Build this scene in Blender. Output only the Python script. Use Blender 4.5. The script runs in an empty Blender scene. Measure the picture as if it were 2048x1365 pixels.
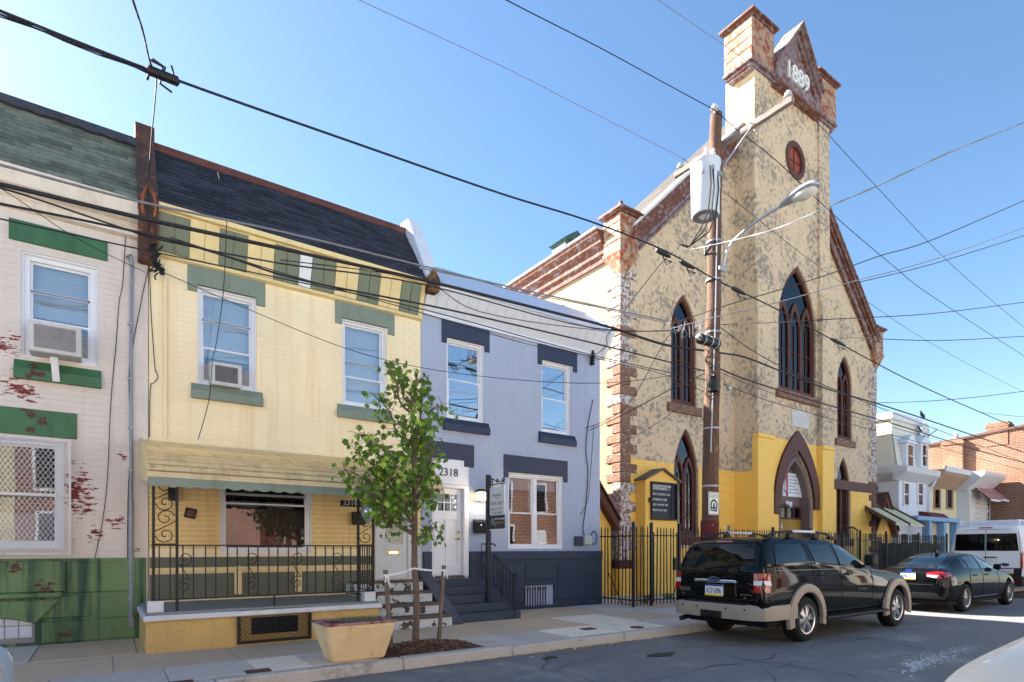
import bpy, bmesh, math, random
from mathutils import Vector, Matrix, noise
from mathutils.geometry import tessellate_polygon
from mathutils.bvhtree import BVHTree
random.seed(11)
R = math.radians
scene = bpy.context.scene
COL = scene.collection
# ------------------------------------------------------------------ camera
EYE, F, HZ, CX = 1.62, 1170.0, 1098.0, 1024.0
ANG = math.atan(1170.0 / 1676.0)
CA, SA = math.cos(ANG), math.sin(ANG)
cam_d = bpy.data.cameras.new("camera")
cam = bpy.data.objects.new("camera", cam_d)
COL.objects.link(cam)
cam.location = (0, 0, EYE)
cam.rotation_euler = (R(90), 0, -ANG)
cam_d.sensor_width = 36
cam_d.lens = F / 2048 * 36
cam_d.shift_y = (HZ - 682.5) / 2048
cam_d.clip_end = 3000
scene.camera = cam
# ------------------------------------------------------------------ sky, sun, exposure
SUN_EL, SUN_AZ = R(35), R(30)          # azimuth counter-clockwise from +Y
sdir = Vector((-math.sin(SUN_AZ) * math.cos(SUN_EL), math.cos(SUN_AZ) * math.cos(SUN_EL), math.sin(SUN_EL)))
world = bpy.data.worlds.new("World")
scene.world = world
world.use_nodes = True
wn = world.node_tree.nodes
sky = wn.new("ShaderNodeTexSky")
sky.sky_type = 'NISHITA'
sky.sun_disc = False
sky.sun_elevation = SUN_EL
sky.sun_rotation = -SUN_AZ
sky.air_density = 1.0
sky.dust_density = 0.35
sky.ozone_density = 1.2
wn["Background"].inputs[1].default_value = 0.053
hs = wn.new("ShaderNodeHueSaturation")
hs.inputs["Saturation"].default_value = 1.13
hs.inputs["Hue"].default_value = 0.498
world.node_tree.links.new(sky.outputs[0], hs.inputs["Color"])
world.node_tree.links.new(hs.outputs[0], wn["Background"].inputs[0])
sun_d = bpy.data.lights.new("sun", 'SUN')
sun_d.energy = 5.0
sun_d.angle = R(0.53)
sun_d.color = (1.0, 0.93, 0.83)
sun = bpy.data.objects.new("sun", sun_d)
COL.objects.link(sun)
sun.rotation_euler = sdir.to_track_quat('Z', 'Y').to_euler()
sun.location = (-20, 30, 40)
scene.view_settings.view_transform = 'Standard'
scene.view_settings.look = 'None'
scene.view_settings.exposure = 2.42
scene.view_settings.gamma = 1
scene.view_settings.use_curve_mapping = False

# ------------------------------------------------------------------ photo pixel -> point on a plane of the place
def at(px, py, Y=11.5):
    u = (px - CX) / F
    t = Y / (CA - SA * u)
    return (t * (SA + CA * u), Y, EYE + t * (HZ - py) / F)
def fx(px, Y=11.5): return at(px, 0, Y)[0]
def fz(px, py, Y=11.5): return at(px, py, Y)[2]
def gnd(px, py, z=0.0):
    u = (px - CX) / F
    t = F * (EYE - z) / (py - HZ)
    return (t * (SA + CA * u), t * (CA - SA * u), z)

# ------------------------------------------------------------------ mesh helpers
ORG = {}
def org(p): return ORG.get(p.name, Vector((0, 0, 0))) if p else Vector((0, 0, 0))
class MB:
    def __init__(s): s.v = []; s.f = []; s.m = []
    def add(s, vs, fs, mi=0):
        o = len(s.v); s.v += [tuple(p) for p in vs]
        for f in fs: s.f.append([i + o for i in f]); s.m.append(mi)
        return s
    def box(s, x0, x1, y0, y1, z0, z1, mi=0):
        return s.add([(x0,y0,z0),(x1,y0,z0),(x1,y1,z0),(x0,y1,z0),(x0,y0,z1),(x1,y0,z1),(x1,y1,z1),(x0,y1,z1)],
                     [(0,3,2,1),(4,5,6,7),(0,1,5,4),(1,2,6,5),(2,3,7,6),(3,0,4,7)], mi)
    def prism(s, poly, ax, a, b, mi=0):
        n = len(poly)
        mk = {'y': lambda p, w: (p[0], w, p[1]), 'x': lambda p, w: (w, p[0], p[1]), 'z': lambda p, w: (p[0], p[1], w)}[ax]
        vs = [mk(p, a) for p in poly] + [mk(p, b) for p in poly]
        tri = tessellate_polygon([[Vector((p[0], p[1], 0)) for p in poly]]) if n > 4 else None
        if tri: fs = [tuple(t) for t in tri] + [tuple(i + n for i in reversed(t)) for t in tri]
        else: fs = [tuple(range(n)), tuple(range(2 * n - 1, n - 1, -1))]
        fs += [(i, i + n, (i + 1) % n + n, (i + 1) % n) for i in range(n)]
        return s.add(vs, fs, mi)
    def plate(s, outer, holes, y0, y1, mi=0):
        loops = [outer] + holes
        flat = [p for l in loops for p in l]; n = len(flat)
        tri = tessellate_polygon([[Vector((p[0], p[1], 0)) for p in l] for l in loops])
        vs = [(p[0], y0, p[1]) for p in flat] + [(p[0], y1, p[1]) for p in flat]
        fs = [tuple(t) for t in tri] + [tuple(i + n for i in reversed(t)) for t in tri]
        o = 0
        for l in loops:
            k = len(l)
            fs += [(o + i, o + i + n, o + (i + 1) % k + n, o + (i + 1) % k) for i in range(k)]
            o += k
        return s.add(vs, fs, mi)
    def tube(s, pts, r, n=6, mi=0):
        pts = [Vector(p) for p in pts]
        rs = r if isinstance(r, (list, tuple)) else [r] * len(pts)
        base = len(s.v); ref = None
        for i, p in enumerate(pts):
            d = (pts[min(i + 1, len(pts) - 1)] - pts[max(i - 1, 0)])
            if d.length < 1e-9: d = Vector((0, 0, 1))
            d.normalize()
            if ref is None:
                ref = d.orthogonal().normalized()
            a = (ref - d * ref.dot(d))
            if a.length < 1e-6: a = d.orthogonal()
            a.normalize(); ref = a; b = d.cross(a)
            for k in range(n):
                w = 2 * math.pi * k / n
                s.v.append(tuple(p + (a * math.cos(w) + b * math.sin(w)) * rs[i]))
        for i in range(len(pts) - 1):
            for k in range(n):
                s.f.append([base + i * n + k, base + i * n + (k + 1) % n, base + (i + 1) * n + (k + 1) % n, base + (i + 1) * n + k]); s.m.append(mi)
        s.f.append([base + k for k in reversed(range(n))]); s.m.append(mi)
        e = base + (len(pts) - 1) * n
        s.f.append([e + k for k in range(n)]); s.m.append(mi)
        return s
    def lathe(s, prof, c, ax='z', n=24, mi=0):
        c = Vector(c); base = len(s.v); m = len(prof)
        for (r, h) in prof:
            for k in range(n):
                w = 2 * math.pi * k / n; p, q = r * math.cos(w), r * math.sin(w)
                s.v.append(tuple(c + (Vector((p, q, h)) if ax == 'z' else Vector((p, h, q)) if ax == 'y' else Vector((h, p, q)))))
        for i in range(m - 1):
            for k in range(n):
                s.f.append([base + i * n + k, base + i * n + (k + 1) % n, base + (i + 1) * n + (k + 1) % n, base + (i + 1) * n + k]); s.m.append(mi)
        s.f.append([base + k for k in reversed(range(n))]); s.m.append(mi)
        s.f.append([base + (m - 1) * n + k for k in range(n)]); s.m.append(mi)
        return s
    def bar(s, p, q, w, h, mi=0):
        p, q = Vector(p), Vector(q); d = (q - p).normalized()
        up = Vector((0, 0, 1)) if abs(d.z) < .95 else Vector((0, 1, 0))
        a = d.cross(up).normalized() * w / 2; b = a.cross(d).normalized() * h / 2
        return s.add([p - a - b, p + a - b, p + a + b, p - a + b, q - a - b, q + a - b, q + a + b, q - a + b],
                     [(0,3,2,1),(4,5,6,7),(0,1,5,4),(1,2,6,5),(2,3,7,6),(3,0,4,7)], mi)
    def text(s, body, o, ux, uz, size, depth=.01, mi=0, align='LEFT', xs=1):
        cu = bpy.data.curves.new("t", 'FONT'); cu.body = body; cu.size = size; cu.align_x = align
        cu.extrude = depth / 2; cu.resolution_u = 3
        ob = bpy.data.objects.new("t", cu); COL.objects.link(ob)
        me = bpy.data.meshes.new_from_object(ob)
        o, ux, uz = Vector(o), Vector(ux).normalized(), Vector(uz).normalized(); nn = ux.cross(uz)
        s.add([o + ux * v.co.x * xs + uz * v.co.y + nn * v.co.z for v in me.vertices], [list(p.vertices) for p in me.polygons], mi)
        bpy.data.objects.remove(ob); bpy.data.curves.remove(cu); bpy.data.meshes.remove(me)
        return s
    def mesh(s, name, mats, smooth=False, bevel=0, ofs=Vector((0, 0, 0)), angle=40, fixn=True):
        me = bpy.data.meshes.new(name)
        me.from_pydata([(a - ofs.x, b - ofs.y, c - ofs.z) for a, b, c in s.v], [], s.f)
        for m in (mats if isinstance(mats, (list, tuple)) else [mats]): me.materials.append(m)
        if any(s.m): me.polygons.foreach_set('material_index', s.m)
        if fixn or bevel:
            bm = bmesh.new(); bm.from_mesh(me)
            if bevel:
                bmesh.ops.remove_doubles(bm, verts=bm.verts, dist=1e-5)
                bmesh.ops.recalc_face_normals(bm, faces=bm.faces)
                eds = [e for e in bm.edges if len(e.link_faces) == 2 and e.calc_face_angle(0) > .5]
                bmesh.ops.bevel(bm, geom=eds, offset=bevel, segments=1, affect='EDGES', clamp_overlap=True)
            else: bmesh.ops.recalc_face_normals(bm, faces=bm.faces)
            bm.to_mesh(me); bm.free()
        if smooth:
            me.polygons.foreach_set('use_smooth', [True] * len(me.polygons))
            me.set_sharp_from_angle(angle=R(angle))
        return me
    def build(s, name, mats, parent=None, smooth=False, bevel=0, stuff=False, angle=40, fixn=True):
        return link(name, s.mesh(name, mats, smooth, bevel, org(parent), angle, fixn), parent, stuff)
def link(name, me, parent=None, stuff=False, loc=None):
    o = bpy.data.objects.new(name, me); COL.objects.link(o)
    if parent: o.parent = parent; ORG[o.name] = org(parent)
    if loc is not None: o.location = Vector(loc) - org(parent)
    if stuff: o['kind'] = 'stuff'
    return o
def thing(name, label, cat, loc=(0, 0, 0), group=None):
    o = bpy.data.objects.new(name, None); COL.objects.link(o)
    o.location = loc; o.empty_display_size = .2; ORG[o.name] = Vector(loc)
    return tag(o, label, cat, group)
def tag(o, label, cat, group=None):
    o['label'] = label; o['category'] = cat
    if group: o['group'] = group
    return o
def struct(o): o['kind'] = 'structure'; return o
def copy_tree(o, parent=None):
    c = o.copy(); COL.objects.link(c); c.parent = parent
    for ch in list(o.children): copy_tree(ch, c)
    return c
def arch(xc, w, z0, zs, za, n=7):
    """pointed arch outline, anticlockwise from bottom left"""
    h = za - zs; a = w / 2
    rad = (a * a + h * h) / (2 * a); pts = [(xc - a, z0), (xc + a, z0)]
    th = math.asin(min(1, h / rad))
    for i in range(n + 1):
        q = th * i / n; pts.append((xc + a - rad + rad * math.cos(q), zs + rad * math.sin(q)))
    for i in range(n - 1, -1, -1):
        q = th * i / n; pts.append((xc - a + rad - rad * math.cos(q), zs + rad * math.sin(q)))
    return pts
def spiral(c, r0, turns, ax='y', a0=0, n=14, flip=1):
    pts = []
    for i in range(n + 1):
        f = i / n; r = r0 * (1 - .85 * f); w = a0 + flip * turns * 2 * math.pi * f
        p, q = r * math.cos(w), r * math.sin(w)
        pts.append((c[0] + p, c[1], c[2] + q) if ax == 'y' else (c[0], c[1] + p, c[2] + q))
    return pts
def rect(x0, x1, z0, z1): return [(x0, z0), (x1, z0), (x1, z1), (x0, z1)]

# ------------------------------------------------------------------ materials
def S(r, g, b):
    f = lambda c: (c / 255 / 12.92) if c <= 10.3 else ((c / 255 + .055) / 1.055) ** 2.4
    return (f(r), f(g), f(b), 1)
def sc(c, k): return (min(1, c[0] * k), min(1, c[1] * k), min(1, c[2] * k), 1)
def mat(name, col, var=.12, scale=2.5, rough=.65, bump=.15, bscale=45, bdist=.01, metal=0, dirt=None, rnd=0, streak=None,
        coat=0, spec=.4, centers=None, grain=None, emit=None, fine=0, leaf=0):
    """dirt = (colour, noise scale, low, high); streak = (colour, amount); centers = [(point, radius)] raise the dirt there"""
    m = bpy.data.materials.new(name); m.use_nodes = True
    nt = m.node_tree; N = nt.nodes; L = nt.links.new; b = N["Principled BSDF"]
    geo = N.new("ShaderNodeNewGeometry"); pos = geo.outputs["Position"]
    def noi(sc_, det=8, vec=None, rough_=.6, dist=0):
        n = N.new("ShaderNodeTexNoise"); n.inputs["Scale"].default_value = sc_; n.inputs["Detail"].default_value = det
        n.inputs["Roughness"].default_value = rough_; n.inputs["Distortion"].default_value = dist
        L(vec or pos, n.inputs["Vector"]); return n.outputs["Fac"]
    def ramp(x, lo, hi):
        r = N.new("ShaderNodeMapRange"); r.inputs[1].default_value = lo; r.inputs[2].default_value = hi; L(x, r.inputs[0]); return r.outputs[0]
    def mix(f, a, c, mode='MIX'):
        x = N.new("ShaderNodeMix"); x.data_type = 'RGBA'; x.blend_type = mode
        if isinstance(f, float): x.inputs[0].default_value = f
        else: L(f, x.inputs[0])
        for sck, val in ((6, a), (7, c)):
            if isinstance(val, tuple): x.inputs[sck].default_value = val
            else: L(val, x.inputs[sck])
        return x.outputs[2]
    def math_(op, a, c):
        x = N.new("ShaderNodeMath"); x.operation = op
        for i, val in enumerate((a, c)):
            if isinstance(val, (int, float)): x.inputs[i].default_value = val
            else: L(val, x.inputs[i])
        return x.outputs[0]
    def mapped(sx, sy, sz):
        mp = N.new("ShaderNodeMapping"); mp.inputs["Scale"].default_value = (sx, sy, sz); L(pos, mp.inputs[0]); return mp.outputs[0]
    c = mix(ramp(noi(scale), .3, .7), sc(col, 1 - var), sc(col, 1 + var * .7))
    if fine: c = mix(ramp(noi(fine, 2), .35, .65), sc(col, .72), c, 'MIX') if False else mix(.5, c, mix(ramp(noi(fine, 3), .3, .7), sc(col, .55), sc(col, 1.35)))
    if grain: c = mix(ramp(noi(grain[1], 4, mapped(*grain[2])), .35, .65), c, grain[0])
    if rnd:
        oi = N.new("ShaderNodeObjectInfo")
        c = mix(oi.outputs["Random"], mix(1.0, c, (1 - rnd, 1 - rnd, 1 - rnd, 1), 'MULTIPLY'), mix(1.0, c, (1 + rnd, 1 + rnd, 1 + rnd, 1), 'MULTIPLY'))
    if streak:
        sv = ramp(noi(1.0, 6, mapped(5, 5, .35)), *(streak[2] if len(streak) > 2 else (.5, .75)))
        c = mix(math_('MULTIPLY', sv, streak[1]), c, streak[0])
    h = noi(bscale, 6)
    rg = rough
    if dirt:
        d = noi(dirt[1], 9, mapped(*dirt[4]) if len(dirt) > 4 else None, .68)
        if len(dirt) > 5: d = math_('ADD', d, math_('MULTIPLY', math_('SUBTRACT', noi(dirt[5], 3), .5), .45))
        if centers:
            for (p, r) in centers:
                dn = N.new("ShaderNodeVectorMath"); dn.operation = 'DISTANCE'; L(pos, dn.inputs[0]); dn.inputs[1].default_value = p
                d = math_('ADD', d, math_('MULTIPLY', ramp(dn.outputs["Value"], r, r * .3), .17))
        dm = ramp(d, dirt[2], dirt[3])
        c = mix(dm, c, dirt[0]); h = math_('SUBTRACT', h, math_('MULTIPLY', dm, .3))
    L(c, b.inputs["Base Color"])
    b.inputs["Roughness"].default_value = rough; b.inputs["Metallic"].default_value = metal
    b.inputs["Specular IOR Level"].default_value = spec
    if coat: b.inputs["Coat Weight"].default_value = coat; b.inputs["Coat Roughness"].default_value = .03
    if bump:
        bp = N.new("ShaderNodeBump"); bp.inputs["Strength"].default_value = bump; bp.inputs["Distance"].default_value = bdist
        L(h, bp.inputs["Height"]); L(bp.outputs[0], b.inputs["Normal"])
    if emit:
        b.inputs["Emission Color"].default_value = emit[0]; b.inputs["Emission Strength"].default_value = emit[1]
    if leaf:
        tl = N.new("ShaderNodeBsdfTranslucent"); L(mix(1.0, c, (1.5, 1.6, .8, 1), 'MULTIPLY'), tl.inputs[0])
        ms = N.new("ShaderNodeMixShader"); ms.inputs[0].default_value = leaf; L(b.outputs[0], ms.inputs[1]); L(tl.outputs[0], ms.inputs[2]); L(ms.outputs[0], N["Material Output"].inputs[0])
    return m
def glass(name, tint=(.75, .8, .82, 1), refl=.3, rough=.015, wob=.0):
    m = bpy.data.materials.new(name); m.use_nodes = True
    nt = m.node_tree; N = nt.nodes; L = nt.links.new
    N.remove(N["Principled BSDF"]); out = N["Material Output"]
    t = N.new("ShaderNodeBsdfTransparent"); t.inputs[0].default_value = tint
    g = N.new("ShaderNodeBsdfGlossy"); g.inputs["Roughness"].default_value = rough; g.inputs[0].default_value = (.95, .97, 1, 1)
    fr = N.new("ShaderNodeLayerWeight"); fr.inputs[0].default_value = refl
    mr = N.new("ShaderNodeMapRange"); mr.inputs[3].default_value = refl; mr.inputs[4].default_value = 1
    L(fr.outputs["Fresnel"], mr.inputs[0])
    if wob:
        n = N.new("ShaderNodeTexNoise"); n.inputs["Scale"].default_value = 1.3
        bp = N.new("ShaderNodeBump"); bp.inputs["Strength"].default_value = wob; bp.inputs["Distance"].default_value = .02
        L(n.outputs["Fac"], bp.inputs["Height"]); L(bp.outputs[0], g.inputs["Normal"])
    mx = N.new("ShaderNodeMixShader"); L(mr.outputs[0], mx.inputs[0]); L(t.outputs[0], mx.inputs[1]); L(g.outputs[0], mx.inputs[2])
    L(mx.outputs[0], out.inputs[0]); return m
M = {}
P = lambda px, py, Y=11.5: at(px, py, Y)
redbrick = S(120, 30, 34)
M['h1_wall'] = mat('painted_brick_cream', S(222, 211, 203), .07, 1.2, .6, .2, 30, .004, dirt=(redbrick, 6, .675, .69, (1, 1, 3.4)),
    centers=[(P(10, 690), .35), (P(20, 770), .3), (P(160, 1010), .42), (P(150, 960), .35), (P(232, 1045), .22), (P(245, 910), .12), (P(275, 1102), .1), (P(60, 790), .2), (P(190, 1075), .25)], streak=(S(190, 170, 160), .25))
M['h1_green'] = mat('green_trim_paint', S(62, 108, 74), .15, 3, .5, .15, 30, dirt=(S(78, 42, 36), 5, .68, .7), centers=[(P(70, 840), .33), (P(110, 745), .4), (P(60, 750), .2)], streak=(S(30, 70, 45), .5))
M['h1_base'] = mat('green_foundation_paint', S(112, 138, 92), .25, 1.2, .55, .2, 30, dirt=(S(84, 48, 42), 5, .66, .68, (1, 1, 1.8)), centers=[(P(90, 1180), .3), (P(50, 1225), .25), (P(35, 1130), .25), (P(90, 1160), .2), (P(130, 1270), .2)], streak=(S(20, 66, 56), .95, (.44, .6)))
M['white_paint'] = mat('white_paint', S(222, 222, 226), .05, 4, .5, .05, 40, streak=(S(190, 188, 185), .3))
M['white_clean'] = mat('white_vinyl', S(232, 233, 238), .03, 4, .4, .03, 40)
M['cornice_white'] = mat('cream_cornice_paint', S(222, 212, 200), .08, 3, .55, .1, 40, streak=(S(170, 140, 105), .4))
M['slate_green'] = mat('green_gray_asphalt_shingle', S(112, 118, 106), .2, 8, .9, .6, 150, .004, rnd=.35, streak=(S(70, 62, 46), .5))
M['slate_black'] = mat('black_slate', S(50, 51, 60), .3, 8, .75, .6, 60, .008, rnd=.5)
M['rust_metal'] = mat('rusty_brown_metal', S(78, 56, 50), .3, 4, .75, .3, 40, dirt=(S(150, 88, 48), 9, .58, .64), streak=(S(45, 34, 32), .6))
M['tar'] = mat('tar_flashing', S(62, 64, 72), .35, 6, .7, .5, 30, .01, dirt=(S(100, 62, 48), 7, .6, .66))
M['copper_brown'] = mat('brown_roof_edge', S(96, 56, 50), .25, 5, .7, .3, 30)
M['h2_wall'] = mat('painted_brick_yellow', S(252, 234, 196), .06, .8, .6, .2, 30, .004, streak=(S(226, 192, 134), .45))
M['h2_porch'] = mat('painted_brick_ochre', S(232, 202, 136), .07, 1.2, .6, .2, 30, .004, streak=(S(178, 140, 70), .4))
M['h2_gold'] = mat('pale_gold_panel', S(234, 212, 156), .06, 3, .5, .05, 30, streak=(S(200, 165, 105), .3))
M['h2_sage'] = mat('sage_panel', S(116, 124, 104), .06, 3, .5, .05, 30)
M['h2_trim'] = mat('sage_stone_paint', S(130, 142, 128), .08, 4, .6, .15, 30, streak=(S(112, 116, 98), .5))
M['h2_sagewall'] = mat('sage_wall_band', S(104, 106, 92), .1, 2, .6, .15, 30, .004)
M['stucco_y'] = mat('rough_yellow_stucco', S(222, 188, 122), .1, 3, .85, 1.0, 14, .05, streak=(S(168, 140, 100), .3), dirt=(S(120, 96, 66), 6, .68, .74))
M['awning'] = mat('yellow_aluminium_awning', S(230, 206, 156), .1, 2, .5, .05, 40, streak=(S(150, 120, 80), .5), dirt=(S(128, 100, 60), 3, .6, .75))
M['valance'] = mat('gray_green_valance', S(132, 146, 134), .1, 4, .55, .05, 30, streak=(S(95, 100, 85), .4))
M['porch_floor'] = mat('gray_porch_floor', S(140, 142, 142), .1, 4, .7, .2, 30)
M['step_peel'] = mat('peeling_white_steps', S(205, 208, 210), .08, 4, .65, .3, 30, dirt=(S(78, 62, 58), 6, .54, .56))
M['tread'] = mat('worn_brownstone_tread', S(104, 88, 84), .2, 6, .85, .3, 40)
M['h3_wall'] = mat('painted_brick_blue', S(172, 182, 204), .06, .7, .55, .2, 30, .004, streak=(S(146, 154, 172), .3))
M['h3_navy'] = mat('navy_trim_paint', S(44, 53, 78), .08, 3, .45, .15, 30)
M['h3_base'] = mat('slate_blue_foundation', S(56, 66, 84), .1, 2, .55, .2, 30)
M['h3_steps'] = mat('slate_blue_steps', S(60, 70, 86), .1, 4, .6, .15, 40)
M['metal_white'] = mat('white_siding_metal', S(222, 224, 232), .04, 3, .4, .04, 30)
M['metal_gray'] = mat('pale_metal_flashing', S(196, 204, 218), .05, 2, .35, .03, 30)
M['iron'] = mat('black_wrought_iron', S(26, 26, 30), .2, 10, .5, .1, 60)
M['black_plastic'] = mat('black_plastic', S(20, 20, 23), .1, 8, .5, .05, 60)
M['rubber'] = mat('cable_rubber', S(24, 25, 30), .2, 8, .6, .05, 60)
M['cable_gray'] = mat('gray_cable', S(120, 122, 128), .2, 8, .5, .05, 60)
M['conduit'] = mat('gray_conduit', S(140, 146, 160), .15, 5, .45, .1, 30, metal=.3)
M['dark_room'] = mat('dark_interior', S(40, 34, 32), .3, 1.5, .9, 0)
M['blind'] = mat('window_blind', S(205, 210, 218), .05, 3, .7, .02, 40)
M['blind_tan'] = mat('tan_window_shade', S(120, 100, 88), .3, 2, .8, .02, 40)
M['screen'] = mat('insect_screen', S(50, 46, 46), .2, 3, .8, .1, 90)
M['glass'] = glass('window_glass', (.85, .88, .9, 1), .13, .012, .12)
M['glass_low'] = glass('plain_window_glass', (.7, .72, .74, 1), .06, .012, .04)
M['glass_dark'] = glass('dark_window_glass', (.3, .3, .32, 1), .05, .02, .15)
M['glass_refl'] = glass('clear_window_glass', (.6, .64, .68, 1), .3, .006, .06)
M['ac_white'] = mat('ac_casing', S(205, 204, 202), .08, 8, .5, .05, 60, streak=(S(150, 140, 130), .4))
M['ac_grille'] = mat('ac_grille_metal', S(150, 148, 152), .2, 10, .5, .1, 60, dirt=(S(215, 215, 215), 25, .66, .7))
M['brass'] = mat('brass', S(196, 160, 84), .1, 10, .3, .02, 60, metal=.9)
M['chrome'] = mat('chrome', S(215, 218, 222), .04, 10, .12, .01, 60, metal=1)
M['lamp_glow'] = mat('lit_lamp_glass', S(255, 224, 170), .05, 4, .4, 0, 30, emit=(S(255, 214, 150), 3.0))
# church
M['stucco'] = mat('church_stucco', S(228, 202, 168), .1, 1.5, .9, .9, 16, .05, dirt=(S(160, 146, 130), 6, .50, .62, (1, 1, 1), .7), fine=30)
M['stucco_side'] = mat('church_side_stucco', S(176, 155, 126), .08, 1.5, .9, .9, 12, .06, dirt=(S(172, 152, 128), 2.5, .64, .72), fine=30)  # side walls' copy of the stucco, darkened to offset the strong sun there
M['ch_yellow'] = mat('church_yellow_paint', S(250, 202, 96), .05, 1.2, .6, .25, 20, .006)
M['ch_brown'] = mat('church_brown_paint', S(86, 42, 34), .12, 4, .6, .25, 30)
M['brownstone'] = mat('weathered_brownstone_quoin', S(140, 106, 88), .25, 6, .9, .9, 28, .04, dirt=(S(206, 198, 192), 9, .56, .66), rnd=.12)
M['brownstone_white'] = mat('whitewashed_quoin', S(150, 120, 104), .2, 6, .9, .8, 28, .03, dirt=(S(214, 210, 208), 9, .45, .55), rnd=.1)
M['rust_wood'] = mat('rusted_painted_cornice', S(116, 72, 56), .3, 5, .75, .4, 30, dirt=(S(138, 134, 140), 5, .52, .62), streak=(S(74, 42, 38), .4))
M['rust_orange'] = mat('rusted_tin_pinnacle', S(176, 152, 126), .15, 4, .7, .3, 30, dirt=(S(146, 74, 44), 4.5, .47, .57), streak=(S(120, 60, 36), .8))
M['gray_wood'] = mat('weathered_gray_pediment', S(138, 128, 130), .2, 5, .75, .3, 30, dirt=(S(112, 62, 48), 6, .47, .58), streak=(S(90, 60, 52), .5))
M['ch_slate'] = mat('church_roof_slate', S(74, 67, 64), .25, 6, .8, .5, 50, .01, rnd=.25)
M['ch_window_wood'] = mat('brown_window_timber', S(96, 58, 48), .3, 8, .75, .4, 30, dirt=(S(112, 96, 90), 10, .62, .7))
M['ch_glass'] = glass('leaded_church_glass', (.25, .27, .32, 1), .06, .08, .4)
M['ch_board'] = mat('gray_brown_tympanum', S(116, 100, 96), .08, 3, .7, .1, 30)
M['ch_door'] = mat('mustard_door_board', S(168, 132, 52), .1, 2, .65, .1, 30)
M['white_plastic'] = mat('white_lettering', S(235, 235, 232), .03, 6, .5, .02, 50)
M['plaque'] = mat('pale_stone_tablet', S(205, 200, 196), .1, 5, .8, .2, 40)
# street
M['asphalt'] = mat('asphalt', S(120, 119, 120), .14, .5, .88, .7, 90, .008, dirt=(S(156, 151, 144), .7, .53, .72), fine=45)
M['concrete'] = mat('sidewalk_concrete', S(206, 194, 182), .12, 1.5, .85, .3, 120, .004, rnd=.08, fine=70, dirt=(S(168, 158, 146), 1.6, .58, .75))
M['concrete_light'] = mat('new_light_concrete', S(240, 226, 204), .07, 1.5, .85, .2, 120, .003, rnd=.05, dirt=(S(196, 184, 168), 2, .58, .75))
M['aggregate'] = mat('exposed_aggregate_concrete', S(212, 186, 158), .15, 2, .85, .9, 70, .012, rnd=.08, fine=55)
M['curb'] = mat('granite_curb', S(188, 182, 176), .15, 2, .8, .4, 60, .006, dirt=(S(112, 106, 102), 2, .55, .7), fine=80)
M['cover'] = mat('rusty_cover', S(92, 60, 54), .2, 12, .7, .3, 60)
M['mulch'] = mat('brown_mulch', S(92, 66, 52), .45, 30, .95, .8, 60, .02)
M['pole'] = mat('weathered_pole_timber', S(116, 90, 74), .25, 2, .9, .8, 20, .02, grain=(S(84, 58, 46), 3, (26, 26, .5)), dirt=(S(168, 136, 110), 4, .62, .72))
M['pole_paint'] = mat('red_pole_paint', S(98, 34, 36), .2, 6, .8, .4, 30, dirt=(S(190, 180, 170), 6, .64, .68))
M['gray_wood2'] = mat('gray_crossarm_timber', S(150, 140, 134), .15, 3, .85, .4, 20, grain=(S(100, 88, 82), 3, (10, 1, 10)))
M['galv'] = mat('galvanised_steel', S(172, 176, 184), .1, 4, .4, .05, 40, metal=.5)
M['trafo'] = mat('transformer_gray_paint', S(205, 212, 222), .06, 3, .4, .05, 40, streak=(S(160, 160, 165), .3))
M['trafo_dark'] = mat('transformer_underside', S(110, 112, 116), .1, 6, .6, .05, 40)
M['ceramic'] = mat('insulator_ceramic', S(196, 196, 200), .08, 6, .25, .02, 40)
M['stake'] = mat('gray_timber_stake', S(138, 118, 104), .15, 5, .85, .4, 20, grain=(S(98, 84, 76), 3, (12, 12, .8)))
M['bark'] = mat('young_tree_bark', S(128, 110, 96), .2, 8, .9, .6, 30, .02, grain=(S(92, 76, 66), 4, (6, 6, 18)))
M['leaf'] = mat('tree_leaf', S(100, 136, 52), .3, 3, .5, .05, 40, rnd=.35, leaf=.35)
M['leaf_light'] = mat('tree_leaf_young', S(146, 172, 74), .25, 3, .5, .05, 40, rnd=.3, leaf=.35)
M['planter'] = mat('yellow_concrete_planter', S(228, 204, 160), .12, 3, .85, .4, 25, .015, dirt=(S(150, 112, 66), 5, .64, .72), streak=(S(190, 150, 92), .4))
M['planter_rim'] = mat('worn_pink_rim', S(170, 128, 128), .2, 8, .8, .3, 40, dirt=(S(110, 50, 60), 9, .5, .58))
M['weed'] = mat('green_weed', S(78, 104, 52), .3, 8, .7, .05, 40)
M['dry_grass'] = mat('dry_grass', S(112, 118, 84), .3, 8, .8, .05, 40)
M['sign_white'] = mat('white_sign_face', S(226, 230, 232), .03, 3, .45, .02, 40)
M['sign_navy'] = mat('navy_sign_print', S(34, 44, 66), .05, 3, .45, .02, 40)
M['sign_gray'] = mat('gray_sign_print', S(104, 108, 112), .05, 3, .5, .02, 40)
M['magenta'] = mat('magenta_print', S(180, 60, 110), .1, 6, .5, .02, 40)
M['teal'] = mat('pale_teal_paint', S(168, 200, 192), .1, 6, .6, .02, 40)
M['litter'] = mat('pale_litter', S(205, 200, 180), .2, 20, .8, .1, 40)
M['drywood'] = mat('dead_leaf', S(150, 132, 84), .3, 20, .85, .1, 40)
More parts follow.
